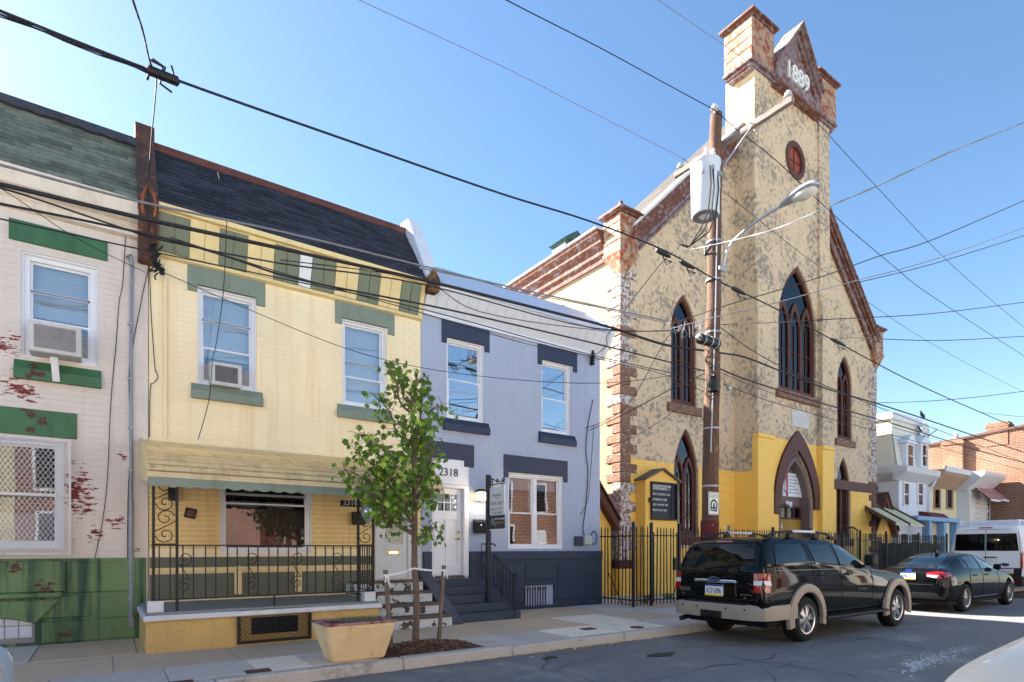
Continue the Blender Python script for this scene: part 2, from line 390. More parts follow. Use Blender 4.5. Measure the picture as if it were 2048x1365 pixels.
# background
M['bg_white'] = mat('white_siding', S(228, 222, 206), .05, 2, .6, .05, 30)
M['bg_white2'] = mat('white_stucco_wall', S(222, 224, 228), .07, 2, .8, .3, 20)
M['bg_cream'] = mat('cream_wall', S(226, 212, 172), .06, 2, .7, .1, 20)
M['bg_yellow'] = mat('pale_yellow_siding', S(214, 210, 168), .06, 2, .6, .05, 20)
M['bg_gray'] = mat('gray_cornice', S(212, 211, 210), .08, 3, .6, .05, 20)
M['bg_brown'] = mat('brown_fascia', S(96, 68, 60), .1, 3, .6, .05, 20)
M['bg_blue'] = mat('pale_blue_porch_paint', S(130, 168, 200), .06, 3, .55, .05, 20)
M['bg_red'] = mat('red_awning', S(160, 44, 40), .08, 3, .5, .05, 20)
M['fence_black'] = mat('black_board_fence', S(30, 28, 30), .2, 5, .7, .2, 20)
M['paint_road'] = mat('worn_road_paint', S(196, 198, 200), .1, 20, .8, .2, 60)
# brick with a real bond pattern for the far wall
def brickmat(name, c1, c2, mortar, scale=1.0):
    m = bpy.data.materials.new(name); m.use_nodes = True; nt = m.node_tree; N = nt.nodes; L = nt.links.new; b = N["Principled BSDF"]
    geo = N.new("ShaderNodeNewGeometry"); sx = N.new("ShaderNodeSeparateXYZ"); L(geo.outputs["Position"], sx.inputs[0])
    ad = N.new("ShaderNodeMath"); L(sx.outputs[0], ad.inputs[0]); L(sx.outputs[1], ad.inputs[1])
    cb = N.new("ShaderNodeCombineXYZ"); L(ad.outputs[0], cb.inputs[0]); L(sx.outputs[2], cb.inputs[1])
    t = N.new("ShaderNodeTexBrick"); L(cb.outputs[0], t.inputs[0]); t.inputs["Color1"].default_value = c1; t.inputs["Color2"].default_value = c2
    t.inputs["Mortar"].default_value = mortar; t.inputs["Scale"].default_value = scale
    t.inputs["Mortar Size"].default_value = .018; t.inputs["Brick Width"].default_value = .26; t.inputs["Row Height"].default_value = .1; t.inputs["Bias"].default_value = -.1
    n = N.new("ShaderNodeTexNoise"); n.inputs["Scale"].default_value = .8; n.inputs["Detail"].default_value = 8; L(geo.outputs["Position"], n.inputs[0])
    mx = N.new("ShaderNodeMix"); mx.data_type = 'RGBA'; mx.blend_type = 'MULTIPLY'; mx.inputs[0].default_value = .7
    mr = N.new("ShaderNodeMapRange"); mr.inputs[1].default_value = .3; mr.inputs[2].default_value = .7; mr.inputs[3].default_value = .65; mr.inputs[4].default_value = 1.2
    L(n.outputs[0], mr.inputs[0]); L(t.outputs[0], mx.inputs[6]); L(mr.outputs[0], mx.inputs[7]); L(mx.outputs[2], b.inputs["Base Color"])
    b.inputs["Roughness"].default_value = .9
    bp = N.new("ShaderNodeBump"); bp.inputs["Strength"].default_value = .5; bp.invert = True; L(t.outputs["Fac"], bp.inputs["Height"]); bp.inputs["Distance"].default_value = .01
    L(bp.outputs[0], b.inputs["Normal"]); return m
M['bg_brick'] = brickmat('orange_brown_brick', S(138, 86, 62), S(104, 66, 50), S(150, 130, 112))
M['opp_brick'] = brickmat('red_brick_opposite', S(150, 84, 66), S(128, 70, 58), S(170, 156, 144))
# ================================================================== ground, street, pavement
CURB = 7.25
b = MB(); b.box(-400, 400, -400, 400, -.3, -.02); struct(b.build('ground', M['asphalt']))
b = MB()
nx, ny = 90, 20
for j in range(ny + 1):
    for i in range(nx + 1):
        x = -40 + 140 * i / nx; y = -3.2 + (CURB + 3.2) * j / ny
        b.v.append((x, y, .012 * noise.noise(Vector((x * .5, y * .7, 1))) if j not in (0, ny) else 0))
for j in range(ny):
    for i in range(nx):
        a = j * (nx + 1) + i; b.f.append([a, a + 1, a + nx + 2, a + nx + 1]); b.m.append(0)
struct(b.build('street', M['asphalt'], smooth=True))
b = MB(); b.box(-40, 100, -6.5, -3.2, -.3, .14); struct(b.build('far_sidewalk', M['concrete']))
b = MB(); b.box(-40, 100, CURB + .2, 60, -.3, .125); walk = struct(b.build('sidewalk', M['concrete']))
# slabs, one object each, uneven by a few millimetres
rowsY = [(CURB + .2, 8.42), (8.42, 9.8), (9.8, 11.5)]
light = lambda x, r: (r == 0 and (1.5 < x < 2.2 or 6.4 < x < 9.0)) or (r == 1 and 7.8 < x < 9.1)
xs_rows = [[-6, -4.6, -3.2, -1.8, -.5, .6, 1.53, 2.18, 3.05, 4.75, 5.5, 6.4, 7.62, 8.9, 10.2, 11.5, 12.9, 14.3, 15.7, 17.2],
           [-6, -4.5, -2.9, -1.3, .1, 1.5, 2.9, 4.3, 5.6, 6.7, 7.8, 9.1, 10.5, 12, 13.5, 15.1, 16.8],
           [-6, -4.4, -2.6, -.8, .4, 2.2, 4, 5.6, 7.0, 8.4, 9.8, 11.2, 12.8, 14.4, 16.2]]
agg = {(0, 3), (0, 8), (1, 0), (1, 2), (1, 3), (1, 4), (1, 5), (1, 6), (1, 7), (1, 8), (1, 10), (1, 11), (2, 4), (2, 6), (2, 8), (2, 9), (2, 11), (0, 11), (1, 9)}
for r, xs in enumerate(xs_rows):
    y0, y1 = rowsY[r]
    for i in range(len(xs) - 1):
        if r == 0 and abs(xs[i] - 3.05) < .01: continue          # tree pit
        x0, x1 = xs[i], xs[i + 1]; xm = (x0 + x1) / 2
        mm = M['concrete_light'] if light(xm, r) else M['aggregate'] if (r, i) in agg or (r == 2 and i % 2) else M['concrete']
        dz = random.uniform(-.004, .004)
        b = MB(); b.box(x0 + .007, x1 - .007, y0 + .007, y1 - .007, .1, .145 + dz)
        b.build('paving_slab', mm, walk, bevel=.005)
b = MB(); b.box(3.05, 4.75, CURB + .2, 8.42, .09, .13); pit = b.build('tree_pit_soil', M['mulch'], walk)
cur = struct(MB().box(-40, 60, CURB + .03, CURB + .19, -.2, .1).build('curb', M['curb']))
x = -6.0
while x < 30:
    l = random.uniform(1.7, 2.6)
    b = MB(); b.box(x + .005, x + l - .005, CURB + random.uniform(-.006, .006), CURB + .195, -.1, .148 + random.uniform(-.004, .004))
    b.build('curb_stone', M['curb'], cur, bevel=.02); x += l
# covers
def cover(px, py, w, d, lab, roundc=False):
    p = gnd(px, py, .15); b = MB()
    if roundc: b.lathe([(.13, -.01), (.13, .008), (.1, .008), (.1, .005), (.02, .005)], p, n=20)
    else: b.box(p[0] - w, p[0] + w, p[1] - d, p[1] + d, .14, .158); b.box(p[0] - w * .8, p[0] + w * .8, p[1] - d * .75, p[1] + d * .75, .15, .162)
    tag(b.build('sidewalk_cover', M['cover'], bevel=.003), lab, 'utility cover')
cover(1176, 1258, .13, .09, 'rusty rectangular valve cover in the pale concrete slab')
cover(1274, 1255, .1, .1, 'round dark utility cover in pale concrete near the curb', True)
cover(516, 1342, .14, .08, 'rusty square cover in pale slab left of the planter')
cover(362, 1245 + 120, .12, .06, 'small rusty cover on the sidewalk near the porch')
# manhole-like oil patch / tar repair in the road
for (px, py, rx, ry) in ((1322, 1311, .3, .13), (1100, 1287 + 30, .14, .06)):
    p = gnd(px, py, .0); b = MB()
    pts = [(p[0] + rx * math.cos(a / 14 * 6.283) * random.uniform(.75, 1.1), p[1] + ry * math.sin(a / 14 * 6.283) * random.uniform(.7, 1.1)) for a in range(14)]
    b.prism(pts, 'z', -.02, .014); struct(b.build('tar_patch', mat('fresh_tar', S(44, 46, 52), .1, 6, .7, .4, 80)))
# cracks and tar seams in the asphalt
tarm = mat('crack_tar', S(78, 78, 80), .15, 6, .7, .4, 80); rc = random.Random(9)
for (x0, y0, ang, n, w) in ((-1, 5.0, .02, 60, .012), (5, 6.5, -.02, 30, .016), (7.6, 3.2, 1.35, 16, .01), (4.3, 4.6, 1.2, 10, .009), (10.8, 2.6, 1.5, 20, .011), (6.2, 3.9, .3, 14, .008), (2.0, 6.3, -.1, 16, .009)):
    b = MB(); x, y, a = x0, y0, ang; L_, R_ = [], []
    for k in range(n):
        a2 = ang + rc.gauss(0, .45); x += .3 * math.cos(a2); y += .3 * math.sin(a2); y = min(y, CURB - .1); ww = w * rc.uniform(.4, 1.3)
        zz = .012 * noise.noise(Vector((x * .5, y * .7, 1))) + .004; L_.append((x - ww * math.sin(a2), y + ww * math.cos(a2), zz)); R_.append((x + ww * math.sin(a2), y - ww * math.cos(a2), zz))
    for k in range(n - 1): b.add([L_[k], L_[k + 1], R_[k + 1], R_[k]], [(0, 1, 2, 3)])
    struct(b.build('asphalt_crack', tarm, fixn=False))
# worn paint flakes
b = MB()
for k in range(520):
    f = random.random(); g = random.gauss(0, 1)
    px = 1800 + 150 * f + 14 * g; py = 1338 - 46 * f + 6 * random.gauss(0, 1) * (.4 + .6 * (1 - f))
    p = gnd(px, py); s = random.uniform(.006, .03) * (1.1 - .6 * f); a = random.uniform(-.2, .2)
    ex, ey = (2.4 * s * math.cos(a), 2.4 * s * math.sin(a)), (-s * .7, s * .7)
    zz = .012 * noise.noise(Vector((p[0] * .5, p[1] * .7, 1))) + .003
    b.add([(p[0] - ex[0], p[1] - ex[1], zz), (p[0] + ey[0], p[1] - ey[1], zz), (p[0] + ex[0], p[1] + ex[1], zz), (p[0] - ey[0], p[1] + ey[1], zz)], [(0, 1, 2, 3)])
o = b.build('worn_road_paint', M['paint_road'], fixn=False); o['kind'] = 'structure'
# grit and leaves along the gutter
b = MB()
for k in range(420):
    x = random.uniform(2, 10) if k % 3 else random.gauss(6.2, .6); y = CURB - .02 - abs(random.gauss(0, .13)); s = random.uniform(.006, .02)
    b.add([(x - s, y, .012), (x, y - s, .014), (x + s, y, .016 + s * .6), (x, y + s, .012)], [(0, 1, 2, 3)])
b.build('gutter_grit', M['drywood'], stuff=True, fixn=False)
for i, (px, py, s, lab) in enumerate(((1096, 1303, .03, 'white paper scrap against the curb below the pale slabs'), (1152, 1299, .05, 'crumpled pale wrapper in gutter with yellow leaf litter'),
        (1221, 1288, .05, 'scatter of pale leaf litter in gutter below the round cover'), (1116, 1308, .035, 'small brown scrap on asphalt beside the curb'), (1374, 1246, .035, 'pale blue wrapper on the sidewalk behind the black SUV'),
        (947, 1341, .03, 'brown pebble lying on the asphalt near the tree'), (1062, 1315, .03, 'tiny white scrap in the gutter right of the tree pit'))):
    p = gnd(px, py, .012 if i != 4 else .15); b = MB()
    for k in range(7):
        a = random.uniform(0, 6.28); q = (p[0] + s * .7 * math.cos(a), p[1] + s * .5 * math.sin(a), p[2]); h = s * random.uniform(.15, .5)
        b.add([(q[0] - s * .4, q[1], q[2]), (q[0] + s * .4, q[1] - s * .2, q[2]), (q[0] + s * .3, q[1] + s * .2, q[2] + h), (q[0] - s * .3, q[1] + s * .1, q[2] + h * .7)], [(0, 1, 2, 3)])
    tag(b.build('litter', M['litter'] if i not in (3, 5) else M['drywood'], fixn=False), lab, 'litter')
# ================================================================== row houses
YF = 11.5
def bricks(parent, x0, x1, z0, z1, Y, holes, m, bl=.27, bh=.09, gap=.011, proud=.006, single=300, ax='y', name='brick', stuffname='brickwork', pick=None):
    full = []; cut = MB(); r = 0; z = z0
    while z < z1 - .02:
        h = min(bh, z1 - z) - gap; x = x0 - (bl / 2 if r % 2 else 0)
        segs = []
        while x < x1:
            segs.append((max(x, x0), min(x + bl, x1) - gap)); x += bl
        for (a, c) in segs:
            parts = [(a, c)]
            for (hx0, hx1, hz0, hz1) in holes:
                if hz1 > z + .01 and hz0 < z + h - .01:
                    np = []
                    for (p, q) in parts:
                        if hx1 <= p or hx0 >= q: np.append((p, q)); continue
                        if hx0 - p > .03: np.append((p, hx0))
                        if q - hx1 > .03: np.append((hx1, q))
                    parts = np
            for (p, q) in parts:
                if q - p < .02: continue
                if abs((q - p) - (bl - gap)) < 1e-6 and abs(h - (bh - gap)) < 1e-6: full.append((p, z))
                else: cut.box(p, q, Y - proud, Y + .004, z, z + h)
        z += bh; r += 1
    full.sort(key=pick or (lambda p: p[0] ** 2 + (p[1] - EYE) ** 2))
    sh = MB(); sh.box(0, bl - gap, -proud, .004, 0, bh - gap); me = sh.mesh(name, m, bevel=min(.003, proud * .45))
    for (p, z) in full[:single]: link(name, me, parent, loc=(p, Y, z))
    for (p, z) in full[single:]: cut.box(p, p + bl - gap, Y - proud, Y + .004, z, z + bh - gap)
    if cut.v: cut.build(stuffname, m, parent, stuff=True)
def sash_window(h, x0, x1, z0, z1, Y, frame=None, gl=None, blind=None, blind_f=(0, 1), mids=(.5,), double=False, fw=.075, inset=.07):
    frame = frame or M['white_clean']; gl = gl or M['glass']
    ya, yb = Y + inset, Y + inset + .11
    b = MB(); b.plate(rect(x0, x1, z0, z1), [rect(x0 + fw, x1 - fw, z0 + fw, z1 - fw)], ya, yb)
    b.plate(rect(x0 - .0, x1 + .0, z0, z1), [rect(x0 + .03, x1 - .03, z0 + .03, z1 - .03)], Y + .02, ya)
    w = b.build('window', frame, h, bevel=.004)
    cols = [(x0 + fw, x1 - fw)] if not double else [(x0 + fw, (x0 + x1) / 2 - .05), ((x0 + x1) / 2 + .05, x1 - fw)]
    if double: MB().box((x0 + x1) / 2 - .05, (x0 + x1) / 2 + .05, ya - .01, yb - .004, z0 + fw, z1 - fw).build('mullion', frame, w)
    H = z1 - z0 - 2 * fw
    for (a, c) in cols:
        cuts = [z0 + fw] + [z0 + fw + H * q for q in mids] + [z1 - fw]
        for k in range(len(cuts) - 1):
            up = k >= 1; yy = ya + (.018 if not up else .055)
            p, q = cuts[k] - (.02 if up else 0), cuts[k + 1] + (.0 if k == len(cuts) - 2 else .02)
            s = .032
            MB().plate(rect(a, c, p, q), [rect(a + s, c - s, p + s, q - s)], yy, yy + .03).build('sash', frame, w, bevel=.003)
            MB().box(a + s - .004, c - s + .004, yy + .011, yy + .017, p + s - .004, q - s + .004).build('pane', gl, w)
    if blind:
        for (a, c) in cols:
            f0, f1 = blind_f; MB().box(a, c, yb + .05, yb + .06, z0 + fw + H * f0, z0 + fw + H * f1).build('blind', blind, w)
    return w
def hood(h, TL, TR, drop, ww, m, Y=YF, proud=.035, name='lintel'):
    """flat lintel with short ends that hang down beside the window"""
    x0, x1 = TL[0], TR[0]; z1 = (TL[1] + TR[1]) / 2
    zb = z1 - drop[0]; zd = z1 - drop[1]
    MB().prism([(x0, zd), (x0 + ww, zd), (x0 + ww, zb), (x1 - ww, zb), (x1 - ww, zd), (x1, zd), (x1, z1), (x0, z1)], 'y', Y - proud, Y + .03).build(name, m, h, bevel=.004)
def sill(h, x0, x1, z0, z1, m, Y=YF):
    b = MB(); b.prism([(Y - .1, z0), (Y - .1, z0 + (z1 - z0) * .55), (Y - .07, z0 + (z1 - z0) * .6), (Y - .02, z1), (Y + .12, z1), (Y + .12, z0 + .02), (Y - .05, z0)], 'x', x0, x1)
    b.build('sill', m, h, bevel=.006)
def shell(h, x0, x1, zt, yb, holes, m, zback=None, z0=.1):
    """front wall with openings, side and back walls, roof, floor: a closed body"""
    zb = zback or zt - .6
    MB().plate(rect(x0, x1, z0, zt), [rect(*q) for q in holes], YF, YF + .22).build('wall', m, h)
    b = MB(); b.prism([(YF + .22, z0), (yb, z0), (yb, zb), (YF + .22, zt)], 'x', x0, x0 + .1)
    b.prism([(YF + .22, z0), (yb, z0), (yb, zb), (YF + .22, zt)], 'x', x1 - .1, x1)
    b.box(x0, x1, yb, yb + .15, z0, zb); b.box(x0 + .1, x1 - .1, YF + .22, yb, z0, z0 + .1)
    b.box(x0 + .1, x1 - .1, YF + 3, YF + 3.1, z0 + .1, zb)
    b.build('side_wall', M['opp_brick'], h)
def shingles(h, x0, x1, ya, za, yb, zb, m, rows, wd, curve=0.0):
    """mansard face from (ya,za) up to (yb,zb): backing deck plus separate lapped shingles"""
    d = Vector((0, yb - ya, zb - za)); Ls = d.length; d.normalize(); nrm = Vector((0, -d.z, d.y))
    MB().prism([(ya, za), (yb, zb), (yb + .15, zb), (YF + .1, za)], 'x', x0, x1).build('mansard_deck', m, h)
    ex = Ls / rows; t0 = math.atan2(d.z, d.y)
    meshes = {}
    for r in range(rows):
        x = x0 - (wd * .5 if r % 2 else 0) - random.uniform(0, .1)
        while x < x1 - .02:
            a, c = max(x, x0), min(x + wd, x1); x += wd
            if c - a < .03: continue
            k = round(c - a, 2)
            if k not in meshes:
                s = MB(); t = .018
                # local: x along, y up the slope, z outward
                s.add([(0,0,.004),(c-a-.006,0,.004),(c-a-.006,ex*1.25,0),(0,ex*1.25,0),(0,0,.004+t),(c-a-.006,0,.004+t),(c-a-.006,ex*1.25,.004),(0,ex*1.25,.004)],
                      [(0,3,2,1),(4,5,6,7),(0,1,5,4),(1,2,6,5),(2,3,7,6),(3,0,4,7)])
                meshes[k] = s.mesh('shingle', m)
            p = Vector((a, ya, za)) + d * (r * ex + random.uniform(-.006, .006))
            o = link('shingle', meshes[k], h, loc=p)
            o.rotation_euler = (t0 + random.uniform(-.012, .03), 0, random.uniform(-.014, .014))
# ---------------------------------------------------------------- house 1: cream painted brick, green trim
X1a, X1b = -4.6, .61
h1 = thing('brick_rowhouse', 'pinkish white painted brick rowhouse with green trim and peeling paint at far left', 'house', (-2, YF, .14))
w1 = (fx(42), fx(196), fz(42, 712), fz(42, 500))
g1 = (-2.3, fx(128), 1.62, fz(0, 872))
w1b = (-4.2, -3.0, w1[2], w1[3])
shell(h1, X1a, X1b, 7.3, 22, [w1, w1b, g1], M['h1_wall'])
lin1 = (fx(18), fx(215), fz(18, 478), fz(18, 437)); lin2 = (-2.6, fx(154), fz(20, 868), fz(20, 815)); sl1 = (fx(28), fx(203), fz(28, 757), fz(28, 718))
bricks(h1, -1.75, .62, 1.5, 6.62, YF, [w1, g1, lin1, lin2, (sl1[0], sl1[1], sl1[2] + .05, sl1[3])], M['h1_wall'])
for l in (lin1, lin2): MB().box(l[0], l[1], YF - .04, YF + .05, l[2], l[3]).build('lintel', M['h1_green'], h1, bevel=.006)
sill(h1, sl1[0], sl1[1], sl1[2], sl1[3], M['h1_green'])
sash_window(h1, *w1, YF, blind=M['blind'], blind_f=(.42, 1), mids=(.36, .68), fw=.1)
sash_window(h1, *w1b, YF, blind=M['blind'])
sash_window(h1, *g1, YF, gl=M['glass_low'], blind=M['blind'], blind_f=(.0, .3), double=True, fw=.09)
# blind slats
wz = MB()
for k in range(22): z = w1[2] + .9 + k * .045; wz.box(w1[0] + .14, w1[1] - .14, YF + .215, YF + .228, z, z + .03)
wz.build('blind_slats', M['blind'], h1)
# foundation with raised panels
zb = 1.47
fb = MB().box(X1a, .58, YF - .05, YF + .05, .1, zb).build('foundation', M['h1_base'], h1, bevel=.008)
def panel(x0, x1, z0, z1, d=.045, parent=fb, m=M['h1_base']): MB().box(x0, x1, YF - .05 - d, YF - .03, z0, z1).build('foundation_panel', m, parent, bevel=.018)
for (a, b_, c, d_) in ((132, 272, 1187, 1124), (50, 182, 1240, 1194), (194, 285, 1237, 1194), (82, 285, 1288, 1244)):
    panel(fx(a), min(.57, fx(b_)), max(.16, fz(a, c)), fz(a, d_), .02)
panel(-2.8, fx(132), fz(100, 1184), fz(100, 1122), .07); panel(-2.8, fx(128), fz(60, 1196), fz(60, 1186), .1)
x0 = fx(0)
MB().prism([(-2.8, fz(0, 1236)), (fx(0), fz(0, 1236)), (fx(40), fz(40, 1240)), (fx(72), fz(72, 1246)), (fx(122), fz(122, 1198)), (-2.8, fz(122, 1198))], 'y', YF - .13, YF - .04).build('arched_block', M['h1_base'], h1, bevel=.015)
gb = MB().box(-2.4, fx(70), YF - .06, YF - .02, .2, fz(40, 1240)).build('cellar_window', M['ac_grille'], h1)
for k in range(11):
    for j in range(2):
        xx = fx(70) - .03 - k * .16; z = .28 + j * .19
        b = MB(); b.box(xx - .148, xx, YF - .085, YF - .055, z, z + .178); b.box(xx - .13, xx - .018, YF - .095, YF - .085, z + .02, z + .158); b.build('glass_block', M['white_paint'], gb, bevel=.008)
# cornice
cz0, cz1 = fz(0, 412), fz(0, 325, 11.2)
co = MB().prism([(YF - .03, cz0), (YF - .1, cz0 + .02), (YF - .1, cz0 + .12), (YF - .14, cz0 + .16), (YF - .2, cz1 - .28), (YF - .3, cz1 - .24), (YF - .34, cz1 - .1), (YF - .36, cz1), (YF + .1, cz1), (YF + .1, cz0)], 'x', X1a, .5).build('cornice', M['cornice_white'], h1)
x = -1.9
while x < .42:
    zA, zB = cz0 + .19, cz1 - .3
    MB().prism([(YF - .145, zA), (YF - .205, zB), (YF - .26, zB), (YF - .2, zA)], 'x', x + .012, min(x + .16, .49)).build('cornice_panel', M['cornice_white'], co, bevel=.01); x += .172
shingles(h1, -2.3, .5, YF - .32, cz1 + .01, YF + .75, 8.75, M['slate_green'], 14, .42)
MB().prism([(YF - .32, cz1), (YF + .75, 8.75), (YF + .9, 8.75), (YF + .1, cz1)], 'x', X1a, -2.3).build('mansard_deck', M['slate_green'], h1)
b = MB(); n = 40
for k in range(n):        # ragged tar flashing along the top edge
    xa, xb = -2.4 + 2.9 * k / n, -2.4 + 2.9 * (k + 1) / n; da = .13 + .1 * abs(noise.noise(Vector((xa * 3, 0, 0)))); db = .13 + .1 * abs(noise.noise(Vector((xb * 3, 0, 0))))
    e = Vector((0, 1.07, 8.75 - cz1)).normalized()
    T = Vector((0, YF + .72, 8.74)); off = Vector((0, -.04, .03))
    b.add([Vector((xa, 0, 0)) + T - e * da + off, Vector((xb, 0, 0)) + T - e * db + off, Vector((xb, 0, 0)) + T + off * 2, Vector((xa, 0, 0)) + T + off * 2,
           Vector((xa, .08, 0)) + T - e * da, Vector((xb, .08, 0)) + T - e * db, Vector((xb, .08, 0)) + T, Vector((xa, .08, 0)) + T], [(0,1,2,3),(7,6,5,4),(0,4,5,1),(2,6,7,3),(0,3,7,4),(1,5,6,2)])
b.build('roof_flashing', M['tar'], h1)
MB().prism([(YF + .7, 8.7), (YF + .9, 8.86), (22, 7.6), (22, 7.4), (YF + .6, 8.5)], 'x', X1a, .48).build('roof', M['tar'], h1)
# brown metal party-wall parapet between the two houses
pw = MB(); pa, pb = .45, .74
pw.prism([(YF - .42, 7.1), (YF - .4, cz1 - .1), (YF - .38, cz1 + .05), (YF + .62, 8.75), (YF + .62, 9.08), (YF + .95, 9.12), (YF + 2.5, 9.0), (YF + 2.5, 8), (YF + .1, 7.0)], 'x', pa, pb)
pwo = pw.build('party_wall_parapet', M['rust_metal'], h1, bevel=.01)
MB().prism([(YF - .16, 6.35), (YF - .2, 6.5), (YF - .3, 6.75), (YF - .42, 6.95), (YF - .42, 7.12), (YF + .1, 7.12), (YF + .1, 6.35)], 'x', pa + .01, pb - .01).build('parapet_bracket', M['rust_metal'], pwo, bevel=.02)
b = MB()
b.tube([(.52, YF - .45, 6.98), (.5, YF - .46, 7.14), (.52, YF - .46, 7.3), (.57, YF - .45, 7.42), (.595, YF - .45, 7.54), (.62, YF - .45, 7.42), (.67, YF - .46, 7.3), (.69, YF - .46, 7.14), (.67, YF - .45, 6.98)], .022)
b.build('bracket_ornament', mat('rust_orange_iron', S(140, 84, 52), .3, 8, .8, .3, 40), pwo, smooth=True)
# window security grille
gy = YF - .14; gx0, gx1, gz0, gz1 = -2.4, fx(142, gy), fz(60, 1110, gy), fz(60, 874, gy)
gr = MB(); gr.plate(rect(gx0, gx1, gz0, gz1), [rect(gx0 + .03, gx1 - .03, gz0 + .03, gz1 - .03)], gy, gy + .03); gr.box(gx0, gx1, gy - .005, gy + .02, (gz0 + gz1) / 2 + .0, (gz0 + gz1) / 2 + .035)
for z in (gz0 + .25, gz1 - .3): gr.box(gx1 - .02, gx1 + .05, gy, YF, z, z + .02)
gro = gr.build('window_grille', mat('rust_streaked_white_metal', S(222, 214, 208), .06, 5, .6, .1, 30, dirt=(S(172, 118, 80), 6, .62, .7)), h1)
b = MB(); st = .062; H = gz1 - gz0; k = -60
x = gx1 - 2.2
while x < gx1 + H:
    for s in (1, -1):
        # diagonal wires clipped to the frame (only the part in view)
        pts = []
        xa, za, xb, zb_ = (x, gz0, x - s * H * .62, gz1)
        lo, hi = gx1 - 1.65, gx1
        if xa == xb: continue
        t0_, t1_ = sorted(((lo - xa) / (xb - xa), (hi - xa) / (xb - xa))); t0_, t1_ = max(0, t0_), min(1, t1_)
        if t1_ - t0_ > .01: b.bar((xa + (xb - xa) * t0_, gy + .012 + .006 * s, za + H * t0_), (xa + (xb - xa) * t1_, gy + .012 + .006 * s, za + H * t1_), .009, .006)
    x += st
b.build('wire_mesh', M['white_paint'], gro, stuff=True)
# conduit with straps
cx = fx(262); b = MB(); b.tube([(cx, YF - .05, .38), (cx, YF - .05, 4.9), (cx + .012, YF - .05, 6.3)], .024, 8); b.tube([(cx, YF - .06, .42), (cx, YF - .06, 2.4)], .034, 8); b.box(cx - .035, cx + .035, YF - .1, YF - .01, .34, .5); b.tube([(cx + .01, YF - .05, 6.28), (cx - .02, YF - .09, 6.42), (cx - .05, YF - .12, 6.36)], .034, 8)
cd = b.build('conduit', M['conduit'], h1, smooth=True)
for z in (.8, 1.4, 2.1, 2.9, 3.6, 4.4, 5.3): MB().box(cx - .05, cx + .03, YF - .085, YF, z, z + .02).build('pipe_strap', M['galv'], cd)
# ---------------------------------------------------------------- house 2: yellow, striped cornice, porch
X2a, X2b = .62, 5.62
h2 = thing('porch_rowhouse', 'pale yellow brick rowhouse with striped cornice, awning and railed front porch', 'house', (3.1, YF, .14))
z2t, z2b = (fz(397, 570) + fz(512, 597)) / 2, (fz(395, 765) + fz(512, 787)) / 2
wa = (fx(395), fx(513), z2b, z2t); wb = (fx(684), fx(773), z2b, z2t)
pwn = (fx(440), fx(624), fz(440, 1108), 2.95)
door2 = (fx(752), fx(822), 1.0, 3.2)
shell(h2, X2a, X2b, 7.3, 21, [wa, wb, pwn, door2], M['h2_wall'])
hA = [(fx(375), fz(375, 525)), (fx(530), fz(530, 562))]; hB = [(fx(670), fz(670, 597)), (fx(788), fz(788, 627))]
ww = .17
hd = []
for (TL, TR) in (hA, hB):
    z1 = (TL[1] + TR[1]) / 2; zb_ = z2t + .0; hood(h2, TL, TR, (z1 - zb_, z1 - zb_ + .13), wa[0] - hA[0][0] - .005 if TL is hA[0] else wb[0] - TL[0] - .005, M['h2_trim']); hd.append((TL[0], TR[0], zb_ - .1, z1))
    x0, x1 = (wa if TL is hA[0] else wb)[:2]
    sill(h2, x0 - .1, x1 + .1, z2b - .27, z2b, M['h2_trim'])
bricks(h2, X2a, X2b, 3.46, 6.5, YF, [wa, wb] + hd + [(wa[0] - .1, wa[1] + .1, z2b - .2, z2b), (wb[0] - .1, wb[1] + .1, z2b - .2, z2b)], M['h2_wall'], single=200)
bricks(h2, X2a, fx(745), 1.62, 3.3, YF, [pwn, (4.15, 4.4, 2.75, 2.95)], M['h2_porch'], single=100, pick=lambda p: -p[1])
sash_window(h2, *wa, YF, blind=M['blind'], blind_f=(.3, 1), mids=(.38, .7))
sash_window(h2, *wb, YF, blind=M['blind'], blind_f=(0, 1), mids=(.33, .52))
pwin = sash_window(h2, *pwn, YF, gl=M['glass_low'], blind=M['blind_tan'], blind_f=(.0, .6), mids=(.66, .8), fw=.08)
# lace valance in the porch window
b = MB()
for s in (0, 1):
    xa = pwn[0] + .2 + s * .62
    for k in range(9): xx = xa + k * .055; b.prism([(xx, 2.42), (xx + .028, 2.38 - .02 * (k % 2)), (xx + .056, 2.42), (xx + .056, 2.5), (xx, 2.5)], 'y', YF + .2, YF + .215)
b.build('lace_valance', M['blind'], h2)
# porch wall sage dado with cream stripe
z_a, z_b = fz(500, 1140), fz(500, 1116)
MB().box(X2a + .01, fx(745), YF - .02, YF + .02, z_b - .16, z_b + .02).build('dado_band', M['h2_sagewall'], h2)
MB().box(X2a + .01, fx(745), YF - .02, YF + .02, .75, z_a - .05).build('dado_band', M['h2_sagewall'], h2)
MB().box(X2a + .01, fx(745), YF - .03, YF + .02, z_a - .04, z_b - .17).build('dado_stripe', M['h2_gold'], h2)
for px in (475, 595): MB().box(fx(px) - .06, fx(px) + .06, YF - .09, YF - .03, .8, z_b - .15).build('downpipe_box', M['h2_gold'], h2, bevel=.01)
# yellow downpipe on the corner of the facade
b = MB(); b.tube([(fx(330), YF - .04, 3.5), (fx(330), YF - .04, 6.4)], .03, 8); b.build('downpipe', M['h2_wall'], h2, smooth=True)
